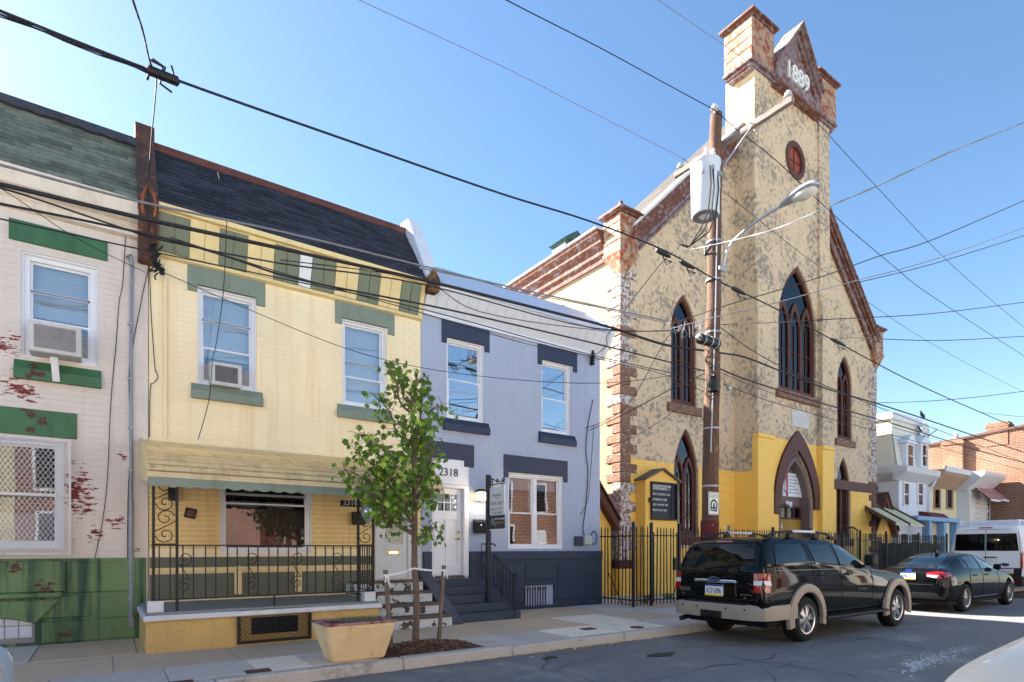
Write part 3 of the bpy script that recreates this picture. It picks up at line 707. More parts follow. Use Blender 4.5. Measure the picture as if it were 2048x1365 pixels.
# cornice: slanted striped panels
c0, c1 = 6.58, 7.22
cb = MB().prism([(YF - .02, c0 - .05), (YF - .09, c0 - .03), (YF - .09, c0 + .02), (YF - .06, c0 + .03), (YF - .26, c1), (YF - .33, c1 + .01), (YF - .34, c1 + .09), (YF + .1, c1 + .09), (YF + .1, c0 - .05)], 'x', pb, X2b).build('cornice', M['h2_gold'], h2)
cols = ['s', 's', 'g', 'g', 's', 's', 'g', 'g', 's', 's', 'w', 's', 's', 'g', 'g', 's', 's', 'g', 'g', 's', 's']
n = len(cols); x = pb + .01; wd = (X2b - .1 - x) / n
for k, c in enumerate(cols):
    MB().prism([(YF - .068, c0 + .035), (YF - .258, c1 - .03), (YF - .285, c1 - .03), (YF - .095, c0 + .035)], 'x', x + .004, x + wd - .004).build('cornice_panel', {'s': M['h2_sage'], 'g': M['h2_gold'], 'w': M['white_clean']}[c], cb, bevel=.005); x += wd
shingles(h2, pb, X2b - .02, YF - .31, c1 + .1, YF + .8, 8.82, M['slate_black'], 15, .36)
MB().prism([(YF + .72, 8.74), (YF + .72, 8.88), (YF + .95, 8.9), (YF + .95, 8.6)], 'x', pb, X2b).build('roof_edge', M['copper_brown'], h2)
MB().prism([(YF + .8, 8.7), (YF + .95, 8.84), (21, 7.5), (21, 7.3), (YF + .6, 8.4)], 'x', pb, X2b).build('roof', M['tar'], h2)
# white metal-clad party wall at the right
wp = MB().prism([(YF - .36, 7.42), (YF + .62, 9.05), (YF + .95, 9.1), (YF + 1.5, 8.9), (YF + .3, 7.3), (YF, 7.3)], 'x', X2b - .02, X2b + .28).build('party_wall_parapet', M['metal_white'], h2, bevel=.02)
MB().prism([(X2b - .0, 7.05), (X2b + .22, 7.05), (X2b + .25, 7.3), (X2b + .11, 7.58), (X2b - .02, 7.3)], 'y', YF - .46, YF - .2).build('bracket_ornament', mat('burnt_bracket', S(120, 84, 58), .3, 8, .8, .4, 30, dirt=(S(40, 30, 28), 5, .48, .56)), wp, bevel=.02)
# porch slab, wall, cap
PY = 9.64
x0p, x1p = .45, 3.95
zc = .72
MB().box(x0p + .03, x1p - .03, PY, PY + .18, .1, zc - .12).build('porch_wall', M['stucco_y'], h2, bevel=.01)
MB().box(x0p + .03, x0p + .2, PY + .18, YF - .05, .1, zc - .12).build('porch_wall', M['stucco_y'], h2); MB().box(x1p - .2, x1p - .03, PY + .18, YF - .01, .1, zc - .12).build('porch_wall', M['stucco_y'], h2)
MB().box(x0p, x1p, PY - .08, YF - .03, zc - .12, zc - .04).build('porch_cap', M['white_paint'], h2, bevel=.015)
MB().box(x0p + .04, x1p - .04, PY - .03, YF - .04, zc - .04, zc).build('porch_floor', M['porch_floor'], h2, bevel=.01)
for xx in (x0p + .05, x1p - .3): MB().box(xx, xx + .2, PY - .02, PY + .16, zc, zc + .16).build('post_footing', M['white_paint'], h2, bevel=.01)
# cellar window with grille in the porch wall
cgx0, cgx1, cgz0, cgz1 = fx(474, PY), fx(621, PY), fz(474, 1289, PY), fz(474, 1222, PY)
b = MB(); b.plate(rect(cgx0, cgx1, cgz0, cgz1), [rect(cgx0 + .04, cgx1 - .04, cgz0 + .04, cgz1 - .04)], PY - .06, PY - .01)
cg = b.build('cellar_grille', M['iron'], h2)
b = MB(); HH = cgz1 - cgz0
x = cgx0 - .6
while x < cgx1 + .6:
    for s in (1, -1):
        xa, xb = x, x + s * HH * .5
        t0_, t1_ = sorted(((cgx0 - xa) / (xb - xa), (cgx1 - xa) / (xb - xa))); t0_, t1_ = max(0, t0_), min(1, t1_)
        if t1_ - t0_ > .02: b.bar((xa + (xb - xa) * t0_, PY - .04, cgz0 + HH * t0_), (xa + (xb - xa) * t1_, PY - .04, cgz0 + HH * t1_), .006, .006)
    x += .036
b.build('expanded_mesh', M['iron'], cg, stuff=True)
MB().box(cgx0 + .2, cgx1 - .2, PY - .012, PY - .006, cgz0 + .13, cgz1 - .12).build('cellar_pane', mat('dark_blue_pane', S(20, 26, 42), .2, 3, .15, 0), cg)
MB().box((cgx0 + cgx1) / 2 - .008, (cgx0 + cgx1) / 2 + .008, PY - .02, PY - .012, cgz0 + .13, cgz1 - .12).build('glazing_bar', M['iron'], cg)
# railing, scrolled posts
RY = PY + .07; zr0, zr1 = zc + .16, 1.68
rl = MB()
rl.box(x0p + .1, x1p - .1, RY - .018, RY + .018, zr1 - .02, zr1); rl.box(x0p + .1, x1p - .1, RY - .012, RY + .012, zr0, zr0 + .02)
rl.box(x1p - .12, x1p - .09, RY, RY + .7, zr1 - .02, zr1); rl.box(x1p - .12, x1p - .09, RY, RY + .7, zr0, zr0 + .02)
rlo = rl.build('porch_railing', M['iron'], h2)
x = x0p + .2; k = 0
while x < x1p - .14:
    MB().box(x - .008, x + .008, RY - .008, RY + .008, zr0 + .01, zr1 - .01).build('baluster', M['iron'], rlo); x += .16 if k % 2 else .135; k += 1
for k in range(6): MB().box(x1p - .113, x1p - .097, RY + .08 + k * .11, RY + .096 + k * .11, zr0, zr1).build('baluster', M['iron'], rlo)
for xx in (x0p + .52, x0p + 1.42, x0p + 2.1, x0p + 2.75):
    b = MB(); zm = (zr0 + zr1) / 2; r = .11
    b.tube(spiral((xx, RY, zm + .2), r, 1.4, a0=-2.2), .007, 5); b.tube(spiral((xx, RY, zm - .2), r, 1.4, a0=.95), .007, 5)
    b.tube([(xx - .065, RY, zm + .11), (xx, RY, zm), (xx + .065, RY, zm - .11)], .007, 5); b.build('scroll', M['iron'], rlo, smooth=True)
MB().box((x0p + x1p) / 2, (x0p + x1p) / 2 + .02, RY - .01, RY + .01, zc, zr0).build('rail_foot', M['iron'], rlo)
zpt = 2.72
def iron_post(xa, xb):
    b = MB()
    for xx in (xa, xb): b.box(xx - .018, xx + .018, RY - .018, RY + .018, zc, zpt)
    for z in (zr1, zpt - .05): b.box(xa, xb, RY - .008, RY + .008, z, z + .015)
    p = b.build('porch_post', M['iron'], h2); xm, hw = (xa + xb) / 2, abs(xb - xa) / 2 - .02
    b = MB(); z = zr1 + .14
    while z < zpt - .15:
        b.tube(spiral((xm - .0, RY, z), hw, 1.3, a0=3.3), .008, 5); b.tube(spiral((xm, RY, z + .24), hw, 1.3, a0=.3), .008, 5); b.tube([(xm - hw, RY, z + .05), (xm, RY, z + .12), (xm + hw, RY, z + .2)], .008, 5); z += .46
    b.build('scroll', M['iron'], p, smooth=True)
iron_post(x0p + .13, x0p + .42); iron_post(x1p - .38, x1p - .11)
# awning of stepped aluminium slats with curved front
ax0, ax1 = .5, 5.1
prof = [(YF - .01, 3.43)]
for k in range(1, 7): prof.append((YF - .01 - 1.3 * k / 6, 3.43 - .3 * k / 6))
for k in range(1, 10): a = R(80) * (k / 9) ** 1.15; prof.append((YF - 1.31 - .74 * math.sin(a), 3.13 - .5 * (1 - math.cos(a)) - .12 * k / 9))
def slat(i):
    (ya, za), (yb, zb_) = prof[i], prof[i + 1]; d = Vector((0, yb - ya, zb_ - za)).normalized(); nrm = Vector((0, d.z, -d.y)) * (1 if d.z * 0 - d.y > 0 else -1)
    t0, t1 = .006, (.03 if i >= 6 else .016); L0 = (Vector((0, yb - ya, zb_ - za))).length; g = .012 if i >= 6 else .006
    P = lambda f, h: (ya + d.y * f + nrm.y * h, za + d.z * f + nrm.z * h)
    MB().prism([P(0, 0), P(L0 - g, 0), P(L0 - g, t1), P(0, t0)], 'x', ax0, ax1).build('awning_slat', M['awning'], aw)
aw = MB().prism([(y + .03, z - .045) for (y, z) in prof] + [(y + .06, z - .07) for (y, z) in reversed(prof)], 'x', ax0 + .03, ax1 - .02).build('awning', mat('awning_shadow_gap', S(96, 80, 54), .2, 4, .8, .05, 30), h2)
for i in range(len(prof) - 1): slat(i)
yF, zF = prof[-1]
endp = [(y, z + .03) for (y, z) in prof] + [(yF, zF - .05), (YF - .01, zF + .2)]
for xx in (ax0 - .012, ax1): MB().prism([(y, z) for (y, z) in endp], 'x', xx, xx + .012).build('awning_end', M['awning'], aw)
b = MB(); top = zF + .01; pts = [(ax0, top), ]; n = 46
low = [(ax0 + (ax1 - ax0) * k / (n * 4), zF - .085 - .03 * abs(math.sin(math.pi * k / 8))) for k in range(n * 4 + 1)]
for (p, q) in zip(low, low[1:]): b.add([(p[0], yF - .01, p[1]), (q[0], yF - .01, q[1]), (q[0], yF - .01, top), (p[0], yF - .01, top), (p[0], yF + .0, p[1]), (q[0], yF + .0, q[1]), (q[0], yF, top), (p[0], yF, top)], [(0,1,2,3),(7,6,5,4),(0,4,5,1),(3,2,6,7)])
b.build('valance', M['valance'], aw)
MB().box(ax0, ax1, yF - .02, yF + .03, zF - .02, zF + .02).build('awning_rail', M['valance'], aw)
# door, mail slot, storm glass
d0, d1 = door2[0], door2[1]
b = MB(); b.plate(rect(d0 - .02, d1 + .02, .98, 3.2), [rect(d0 + .07, d1 - .07, 1.0, 3.1)], YF - .02, YF + .1); b.build('door_frame', M['white_paint'], h2, bevel=.006)
b = MB(); b.plate(rect(d0 + .07, d1 - .07, 1.0, 3.1), [rect(d0 + .2, d1 - .18, 1.72, 2.98)], YF + .03, YF + .08); dr = b.build('door', M['white_paint'], h2, bevel=.006)
MB().box(d0 + .19, d1 - .17, YF + .05, YF + .056, 1.7, 3.0).build('storm_pane', M['glass_dark'], dr); MB().box(d0 + .19, d1 - .17, YF + .07, YF + .078, 1.7, 3.0).build('screen', M['blind_tan'], dr)
b = MB(); b.box(d0 + .26, d1 - .26, YF + .015, YF + .03, 1.5, 1.58); ms = b.build('mail_slot', M['brass'], dr, bevel=.004); MB().box(d0 + .3, d1 - .3, YF + .008, YF + .016, 1.525, 1.555).build('slot_flap', M['chrome'], ms)
MB().box(d1 + .03, X2b - .02, YF - .03, YF + .0, 1.0, 3.3).build('wall_strip', M['h2_gold'], h2); MB().box(d1 + .04, X2b - .01, YF - .04, YF + .01, .14, 1.7).build('wall_pier', M['step_peel'], h2)
# steps with peeling white risers
sx0, sx1 = 3.97, 5.52
ns = 4; zt = .98; rz = (zt - .14) / ns
for k in range(ns):
    yy = PY + .28 + k * .34; z1 = .14 + rz * (k + 1); xe = sx1 - .04 * k
    MB().box(sx0, xe, yy, YF, .1 if k == 0 else z1 - rz + .002, z1 - .04).build('step', M['step_peel'], h2, bevel=.008)
    MB().box(sx0 - .0, xe + .02, yy - .04, min(yy + .36, YF - .005), z1 - .04, z1).build('step_tread', M['tread'], h2, bevel=.012)
# ---------------------------------------------------------------- house 3: blue gray, navy trim
X3a, X3b = 5.63, 10.9
h3 = thing('painted_rowhouse', 'freshly painted blue gray rowhouse with navy lintels and white front door', 'house', (8.2, YF, .14))
z3t, z3b = (fz(893, 672) + fz(1083, 721)) / 2, (fz(893, 838) + fz(1083, 862)) / 2
wA = (fx(893), fx(968), z3b, z3t); wB = (fx(1083), fx(1142), z3b, z3t)
wC = (fx(1016), fx(1126), 1.62, fz(1016, 944))
dx0, dx1 = fx(862), fx(937); dz0, dz1 = 1.0, fz(930, 922)
dr3 = (dx0, dx1, dz0, dz1)
clw = (fx(1046), fx(1106), fz(1046, 1213), fz(1046, 1172))
shell(h3, X3a, X3b, 7.1, 20.5, [wA, wB, wC, dr3], M['h3_wall'], zback=6.3)
HL = []
for (TL, TR, win) in (((fx(883), fz(883, 636)), (fx(978), fz(978, 663)), wA), ((fx(1075), fz(1075, 687)), (fx(1153), fz(1153, 708)), wB), ((fx(1007), fz(1007, 909)), (fx(1134), fz(1134, 923)), wC), ((fx(840), fz(840, 880)), (fx(947), fz(947, 891)), dr3)):
    z1 = (TL[1] + TR[1]) / 2; zb_ = win[3]; hood(h3, TL, TR, (z1 - zb_, z1 - zb_ + .14), max(.05, win[0] - TL[0] - .004), M['h3_navy']); HL.append((TL[0], TR[0], zb_ - .1, z1))
for w in (wA, wB): sill(h3, w[0] - .1, w[1] + .12, w[2] - .28, w[2], M['h3_navy'])
zb3 = fz(1100, 1103)
bricks(h3, X3a, X3b, zb3 + .02, 6.72, YF, [wA, wB, wC, dr3] + HL + [(w[0] - .1, w[1] + .12, w[2] - .2, w[2]) for w in (wA, wB)], M['h3_wall'], proud=.005)
sash_window(h3, *wA, YF, gl=M['glass_refl'], blind=M['blind'], blind_f=(.9, 1), mids=(.5,)); sash_window(h3, *wB, YF, gl=M['glass_refl'], blind=M['blind'], blind_f=(.93, 1), mids=(.48,))
sash_window(h3, *wC, YF, gl=M['glass_low'], blind=M['blind'], blind_f=(.82, 1), mids=(.47,), double=True, fw=.085)
# foundation: band, panels, cellar opening with bars
MB().plate(rect(fx(938), X3b + .03, .1, zb3), [rect(*clw)], YF - .06, YF + .02).build('foundation', M['h3_base'], h3, bevel=.006)
MB().box(fx(938), X3b + .035, YF - .085, YF - .04, fz(1100, 1119), zb3 + .004).build('foundation_band', M['h3_base'], h3, bevel=.01)
for (a, c, t_, b_) in ((1048, 1105, 1128, 1160), (1112, 1196, 1128, 1200), (1000, 1042, 1130, 1208)):
    MB().box(fx(a), fx(c), YF - .085, YF - .05, fz(a, b_), fz(a, t_)).build('foundation_panel', M['h3_base'], h3, bevel=.012)
b = MB(); b.box(clw[0], clw[1], YF + .12, YF + .14, clw[2], clw[3]); cw = b.build('cellar_window', M['dark_room'], h3)
MB().plate(rect(clw[0] + .03, clw[1] - .25, clw[2], clw[3] - .05), [rect(clw[0] + .09, clw[1] - .31, clw[2] + .05, clw[3] - .1)], YF + .06, YF + .1).build('cellar_sash', M['white_paint'], cw)
n = 9
for k in range(n):
    xx = clw[0] + .05 + (clw[1] - clw[0] - .3) * k / (n - 1); MB().box(xx - .01, xx + .01, YF - .02, YF, clw[2], clw[3] - .04).build('window_bar', M['iron'], cw)
b = MB()
for k in range(4): b.tube(spiral((clw[0] + .15 + k * .17, YF - .02, clw[3] - .09), .05, 1.3, n=10), .008, 5)
b.build('bar_scroll', M['iron'], cw, smooth=True)
# door surround, transom panel with number, door
zdt = fz(924, 978)
b = MB(); b.box(dx0 + .003, dx1 - .003, YF - .02, YF + .12, zdt + .08, dz1 - .003); tp = b.build('transom_panel', M['white_clean'], h3, bevel=.006)
MB().text('2318', (fx(876), YF - .021, fz(900, 953)), (1, 0, 0), (0, 0, 1), .25, .02).build('house_number', M['black_plastic'], tp)
b = MB(); b.plate([(dx0 + .003, dz0), (dx1 - .003, dz0), (dx1 - .003, zdt + .075), (dx0 + .003, zdt + .075)], [rect(dx0 + .09, dx1 - .13, dz0 + .015, zdt)], YF - .03, YF + .14); b.build('door_frame', M['white_clean'], h3, bevel=.012)
a, c = dx0 + .095, dx1 - .135; b = MB()
wz0, wz1 = fz(900, 1022), fz(900, 988)
b.plate(rect(a, c, dz0 + .02, zdt - .005), [rect(a + .12, c - .12, wz0, wz1), rect(a + .12, (a + c) / 2 - .06, dz0 + .25, wz0 - .2), rect((a + c) / 2 + .06, c - .12, dz0 + .25, wz0 - .2)], YF + .08, YF + .12)
b.box(a, c, YF + .1, YF + .115, dz0 + .02, wz0 - .05); d3 = b.build('door', M['white_clean'], h3, bevel=.006)
MB().box(a + .115, c - .115, YF + .096, YF + .102, wz0 - .005, wz1 + .005).build('door_pane', M['glass_refl'], d3)
b = MB()
for q in (1 / 3, 2 / 3): xx = a + .12 + (c - a - .24) * q; b.box(xx - .014, xx + .014, YF + .085, YF + .115, wz0, wz1)
b.box(a + .12, c - .12, YF + .084, YF + .116, (wz0 + wz1) / 2 - .013, (wz0 + wz1) / 2 + .013); b.build('glazing_bar', M['white_clean'], d3)
hx = c - .08; b = MB(); b.lathe([(.035, 0), (.035, -.015), (.015, -.02), (.015, -.05), (.0, -.05)], (hx, YF + .08, fz(920, 1078)), 'y', 14); b.tube([(hx, YF + .04, fz(920, 1078)), (hx - .03, YF + .03, fz(920, 1078)), (hx - .12, YF + .03, fz(920, 1079))], .011)
b.build('door_handle', M['brass'], d3, smooth=True); MB().lathe([(.035, 0), (.035, -.02), (.02, -.03), (0, -.03)], (hx, YF + .08, fz(920, 1065)), 'y', 14).build('deadbolt', M['brass'], d3, smooth=True)
MB().box(dx0 - .2, dx0 + .0, YF - .06, YF + .02, .14, zb3).build('foundation_pier', M['h3_base'], h3, bevel=.008)
MB().box(a, c, YF - .05, YF + .1, dz0 - .04, dz0 + .018).build('threshold', M['tread'], h3)
# steps: four risers, cheek wall at left
sa, sb = dx0 - .08, fx(938) + .35
ns = 5; rz = (dz0 - .05 - .14) / ns
for k in range(ns):
    yy = 10.1 + k * .29; z1 = .14 + rz * (k + 1); xe = sb + .35 * (1 - k / (ns - 1)) - .25
    MB().box(sa, xe, yy, YF - .003, .1 if k == 0 else z1 - rz + .002, z1).build('step', M['h3_steps'], h3, bevel=.01)
MB().prism([(9.95, .14), (11.45, .14), (11.45, 1.2), (11.2, 1.0), (9.95, .2)], 'x', sa - .28, sa + .0).build('step_cheek', M['h3_base'], h3, bevel=.01)
# iron handrail pieces
def rail3(xx):
    b = MB(); b.box(xx - .01, xx + .01, YF - .45, YF - .09, 1.72, 1.74); b.box(xx - .01, xx + .01, YF - .45, YF - .09, .95, .965)
    for y in (YF - .44, YF - .1, YF - .27): b.box(xx - .008, xx + .008, y - .008, y + .008, .95, 1.73)
    b.tube([(xx, YF - .45, 1.735), (xx, YF - .62, 1.72), (xx, YF - .68, 1.68)], .018)
    for z in (1.2, 1.5): b.tube(spiral((xx, YF - .2, z), .08, 1.3, ax='x'), .007, 5)
    xx2 = xx + .0
    b.bar((xx2, YF - .6, 1.5), (xx2, 10.12, 1.05), .03, .015); b.bar((xx2, YF - .6, .85), (xx2, 10.12, .42), .015, .015)
    for k in range(7): y = YF - .6 - k * .125; b.box(xx2 - .007, xx2 + .007, y - .007, y + .007, .85 - k * .06, 1.5 - k * .065)
    for k in range(3): b.tube(spiral((xx2, YF - .8 - k * .2, 1.05 - k * .1), .07, 1.3, ax='x'), .007, 5)
    b.tube([(xx2, 10.12, 1.05), (xx2, 10.05, 1.1), (xx2, 10.0, 1.02)], .02); b.tube([(xx2, 10.1, .14), (xx2, 10.1, 1.06)], .013)
    b.build('handrail', M['iron'], h3, smooth=True)
rail3(fx(950) + .12)
# cornice: slanted white siding, gray metal slope, right end wrap
q0, q1, q2 = 6.74, 7.26, 8.1
fb3 = MB().prism([(YF - .02, q0 - .05), (YF - .08, q0 - .05), (YF - .08, q0 + .06), (YF - .05, q0 + .07), (YF - .38, q1), (YF + .1, q1), (YF + .1, q0 - .05)], 'x', X3a + .02, X3b).build('cornice', M['metal_white'], h3)
x = X3a + .03
while x < X3b - .05:
    MB().prism([(YF - .055, q0 + .075), (YF - .38, q1 - .005), (YF - .392, q1 - .01), (YF - .068, q0 + .07)], 'x', x + .003, min(x + .247, X3b - .01)).build('cornice_panel', M['metal_white'], fb3, bevel=.003); x += .25
MB().prism([(YF - .42, q1), (YF - .42, q1 + .04), (YF + .5, q2), (YF + .75, q2 + .03), (20.5, 6.6), (20.5, 6.4), (YF + .1, q1)], 'x', X3a + .26, X3b + .0).build('roof', M['metal_gray'], h3)
MB().prism([(YF - .03, q0 - .08), (YF - .09, q0 - .06), (YF - .46, q1 - .02), (YF - .46, q1 + .08), (YF + .5, q2 + .08), (YF + .6, q2 - .3), (YF + .1, q0)], 'x', X3b - .02, X3b + .1).build('cornice_end', M['metal_white'], h3, bevel=.01)
# unseen neighbour at the left end of the row (its shade and body only)
h0 = thing('end_rowhouse', 'plain brick rowhouse continuing the row beyond the left edge of the picture', 'house', (-7.4, YF, .14))
b = MB(); b.box(-13, -4.62, YF, 22, .1, 7.3); b.prism([(YF - .3, 7.3), (YF + .8, 8.8), (22, 7.5), (22, 7.3)], 'x', -13, -4.62); b.build('wall', M['opp_brick'], h0)
for x in (-6.6, -9.4, -12): MB().box(x, x + 1.2, YF - .03, YF + .02, 4.6, 6.2).build('window', M['glass_refl'], h0)
# ================================================================== church
ch = thing('church', 'tall stucco church with pointed windows, brownstone quoins and yellow painted base', 'church', (22.2, 13.3, .14))
YC, YT, YP = 13.3, 12.55, 12.34
CX0, CX1, CM = 13.5, 31.0, 22.27
TX0, TX1 = 19.55, 25.0
def slope(x, off=0): return 10.62 + (min(x, 2 * CM - x) - CX0) * .975 + off
LW = [(16.6, 1.36, 6.62, 9.15, 10.5), (16.72, 1.3, 2.05, 4.2, 5.85)]      # centre, width, sill, spring, apex
RW = [(2 * CM - c, w, a, b_, d) for (c, w, a, b_, d) in LW]
outer = [(CX0, .12), (CX1, .12), (CX1, 10.7), (CM + .2, slope(CM)), (CM - .2, slope(CM)), (CX0, 10.7)]
zy = 4.55
holes = [arch(*q) for q in LW + RW]
MB().plate(outer, holes, YC, YC + .4).build('wall', M['stucco'], ch)
# side walls, back, rear roof
sw = arch(16.05 - .0, 1.1, 6.6, 9.0, 10.55)
b = MB(); b.box(CX0, CX0 + .4, YC + .4, 34, .12, 11.2)
b.build('side_wall', M['stucco_side'], ch)
b = MB(); b.box(CX1 - .4, CX1, YC + .4, 34, .12, 11.2); b.box(CX0 + .4, CX1 - .4, 33.6, 34, .12, 11.2); b.box(CX0 + .4, CX1 - .4, YC + 1.9, YC + 2.1, 10, 11.2)
b.build('side_wall', M['stucco_side'], ch)
b = MB(); b.prism([(CX0 - .2, 11.8), (CM, 14.2), (CX1 + .2, 11.8), (CX1 - .4, 11.2), (CX0 + .4, 11.2)], 'y', YC + 2.1, 34.2); b.build('nave_roof', M['ch_slate'], ch)
# side window openings: pointed brown timber standing in the side wall
def lancet(parent, pts, y, mt, gl, axis='y', name='lancet_window', lights=2, deep=.22):
    """timber frame, tracery and panes in a pointed opening; pts = (centre, width, sill, spring, apex)"""
    c, w, z0, zs, za = pts; o = arch(c, w, z0, zs, za); i_ = arch(c, w - .2, z0 + .12, zs, za - .2)
    b = MB(); b.plate(o, [i_], y + .06, y + deep)
    wn_ = b.build(name, mt, parent, bevel=.012)
    iw = (w - .2) / lights
    b = MB()
    for k in range(lights):
        cc = c - (w - .2) / 2 + iw * (k + .5)
        oo = arch(cc, iw - .004, z0 + .12, zs - .1, zs + (za - zs) * .42); ii = arch(cc, iw - .15, z0 + .2, zs - .14, zs + (za - zs) * .3)
        b.plate(oo, [ii], y + .1, y + .2)
    for k in range(lights): cc = c - (w - .2) / 2 + iw * (k + .5); b.box(cc - .018, cc + .018, y + .13, y + .165, z0 + .1, zs + .1)
    for q in (.3, .62): b.box(c - w / 2 + .1, c + w / 2 - .1, y + .13, y + .16, z0 + (zs - z0) * q, z0 + (zs - z0) * q + .03)
    b.build('tracery', mt, wn_, bevel=.008)
    MB().plate(i_, [], y + .17, y + .18).build('leaded_pane', gl, wn_)
    MB().plate(o, [], y + .24, y + .26).build('unlit_backing', M['dark_room'], wn_)  # dark sheet stands in for the unlit interior behind the panes
    return wn_
for q in LW + RW: lancet(ch, q, YC, M['ch_window_wood'], M['ch_glass'])
for q in LW + RW: MB().box(q[0] - q[1] / 2 - .22, q[0] + q[1] / 2 + .22, YC - .09, YC + .06, q[2] - .3, q[2]).build('window_sill', M['ch_brown'] if q[2] < 4 else M['brownstone'], ch, bevel=.015)
# side lancets (facing the low houses)
for yc in (16.1, 20.2, 24.3):
    b = MB(); o = [(p[0], p[1]) for p in arch(yc, 1.25, 6.4, 8.6, 10.35)]; ii = arch(yc, .95, 6.55, 8.6, 10.1)
    n = len(o)
    vs = [(CX0 - .1, p[0], p[1]) for p in o] + [(CX0 - .1, p[0], p[1]) for p in ii]
    b.prism(o, 'x', CX0 - .1, CX0 + .05); w = b.build('side_lancet', M['ch_window_wood'], ch, bevel=.02)
    MB().prism(ii, 'x', CX0 - .115, CX0 - .1).build('leaded_pane', M['ch_board'], w)
# quoins
def quoins(xc, sgn, z0, z1, mats, paint_below=0):
    z = z0; k = 0
    while z < z1 - .1:
        lx, ly = (.72, .36) if k % 2 else (.42, .62); j = random.uniform(-.015, .015)
        m = M['ch_brown'] if z < paint_below else random.choice(mats(z))
        xa, xb = (xc - .045 * sgn, xc + (lx + j) * sgn); xa, xb = min(xa, xb), max(xa, xb)
        MB().box(xa, xb, YC - .045, YC + ly, z + .008, z + .302).build('quoin', m, ch, bevel=.022); z += .312; k += 1
quoins(CX0, 1, 1.25, 10.45, lambda z: [M['brownstone_white']] if z < 3.6 or (z > 8.6) else [M['brownstone'], M['brownstone'], M['brownstone_white']] if z > 6 else [M['brownstone']])
quoins(CX1, -1, .5, 10.45, lambda z: [M['brownstone_white']], paint_below=4.6)
MB().box(CX0 - .06, CX0 + .5, YC - .06, YC + .5, .98, 1.25).build('painted_quoin', M['ch_brown'], ch, bevel=.01)
MB().box(CX0 - .1, CX0 + .6, YC - .1, YC + .5, .1, .98).build('plinth', M['ch_yellow'], ch, bevel=.01)
# painted block courses on the lower front
wl = [(c - w / 2 - .02, c + w / 2 + .02, a - .3, d - .25) for (c, w, a, z_, d) in (LW[1], RW[1])]
bricks(ch, CX0 + .45, TX0, .14, zy, YC, wl, M['ch_yellow'], bl=.62, bh=.3, gap=.012, proud=.016, single=120, name='painted_block', stuffname='painted_blockwork')
bricks(ch, TX1, CX1 - .5, .14, 4.3, YC, wl, M['ch_yellow'], bl=.62, bh=.3, gap=.012, proud=.016, single=30, name='painted_block', stuffname='painted_blockwork')
MB().box(TX1, CX1 - .4, YC - .04, YC + .02, 4.32, 4.75).build('painted_band', M['ch_brown'], ch, bevel=.01)
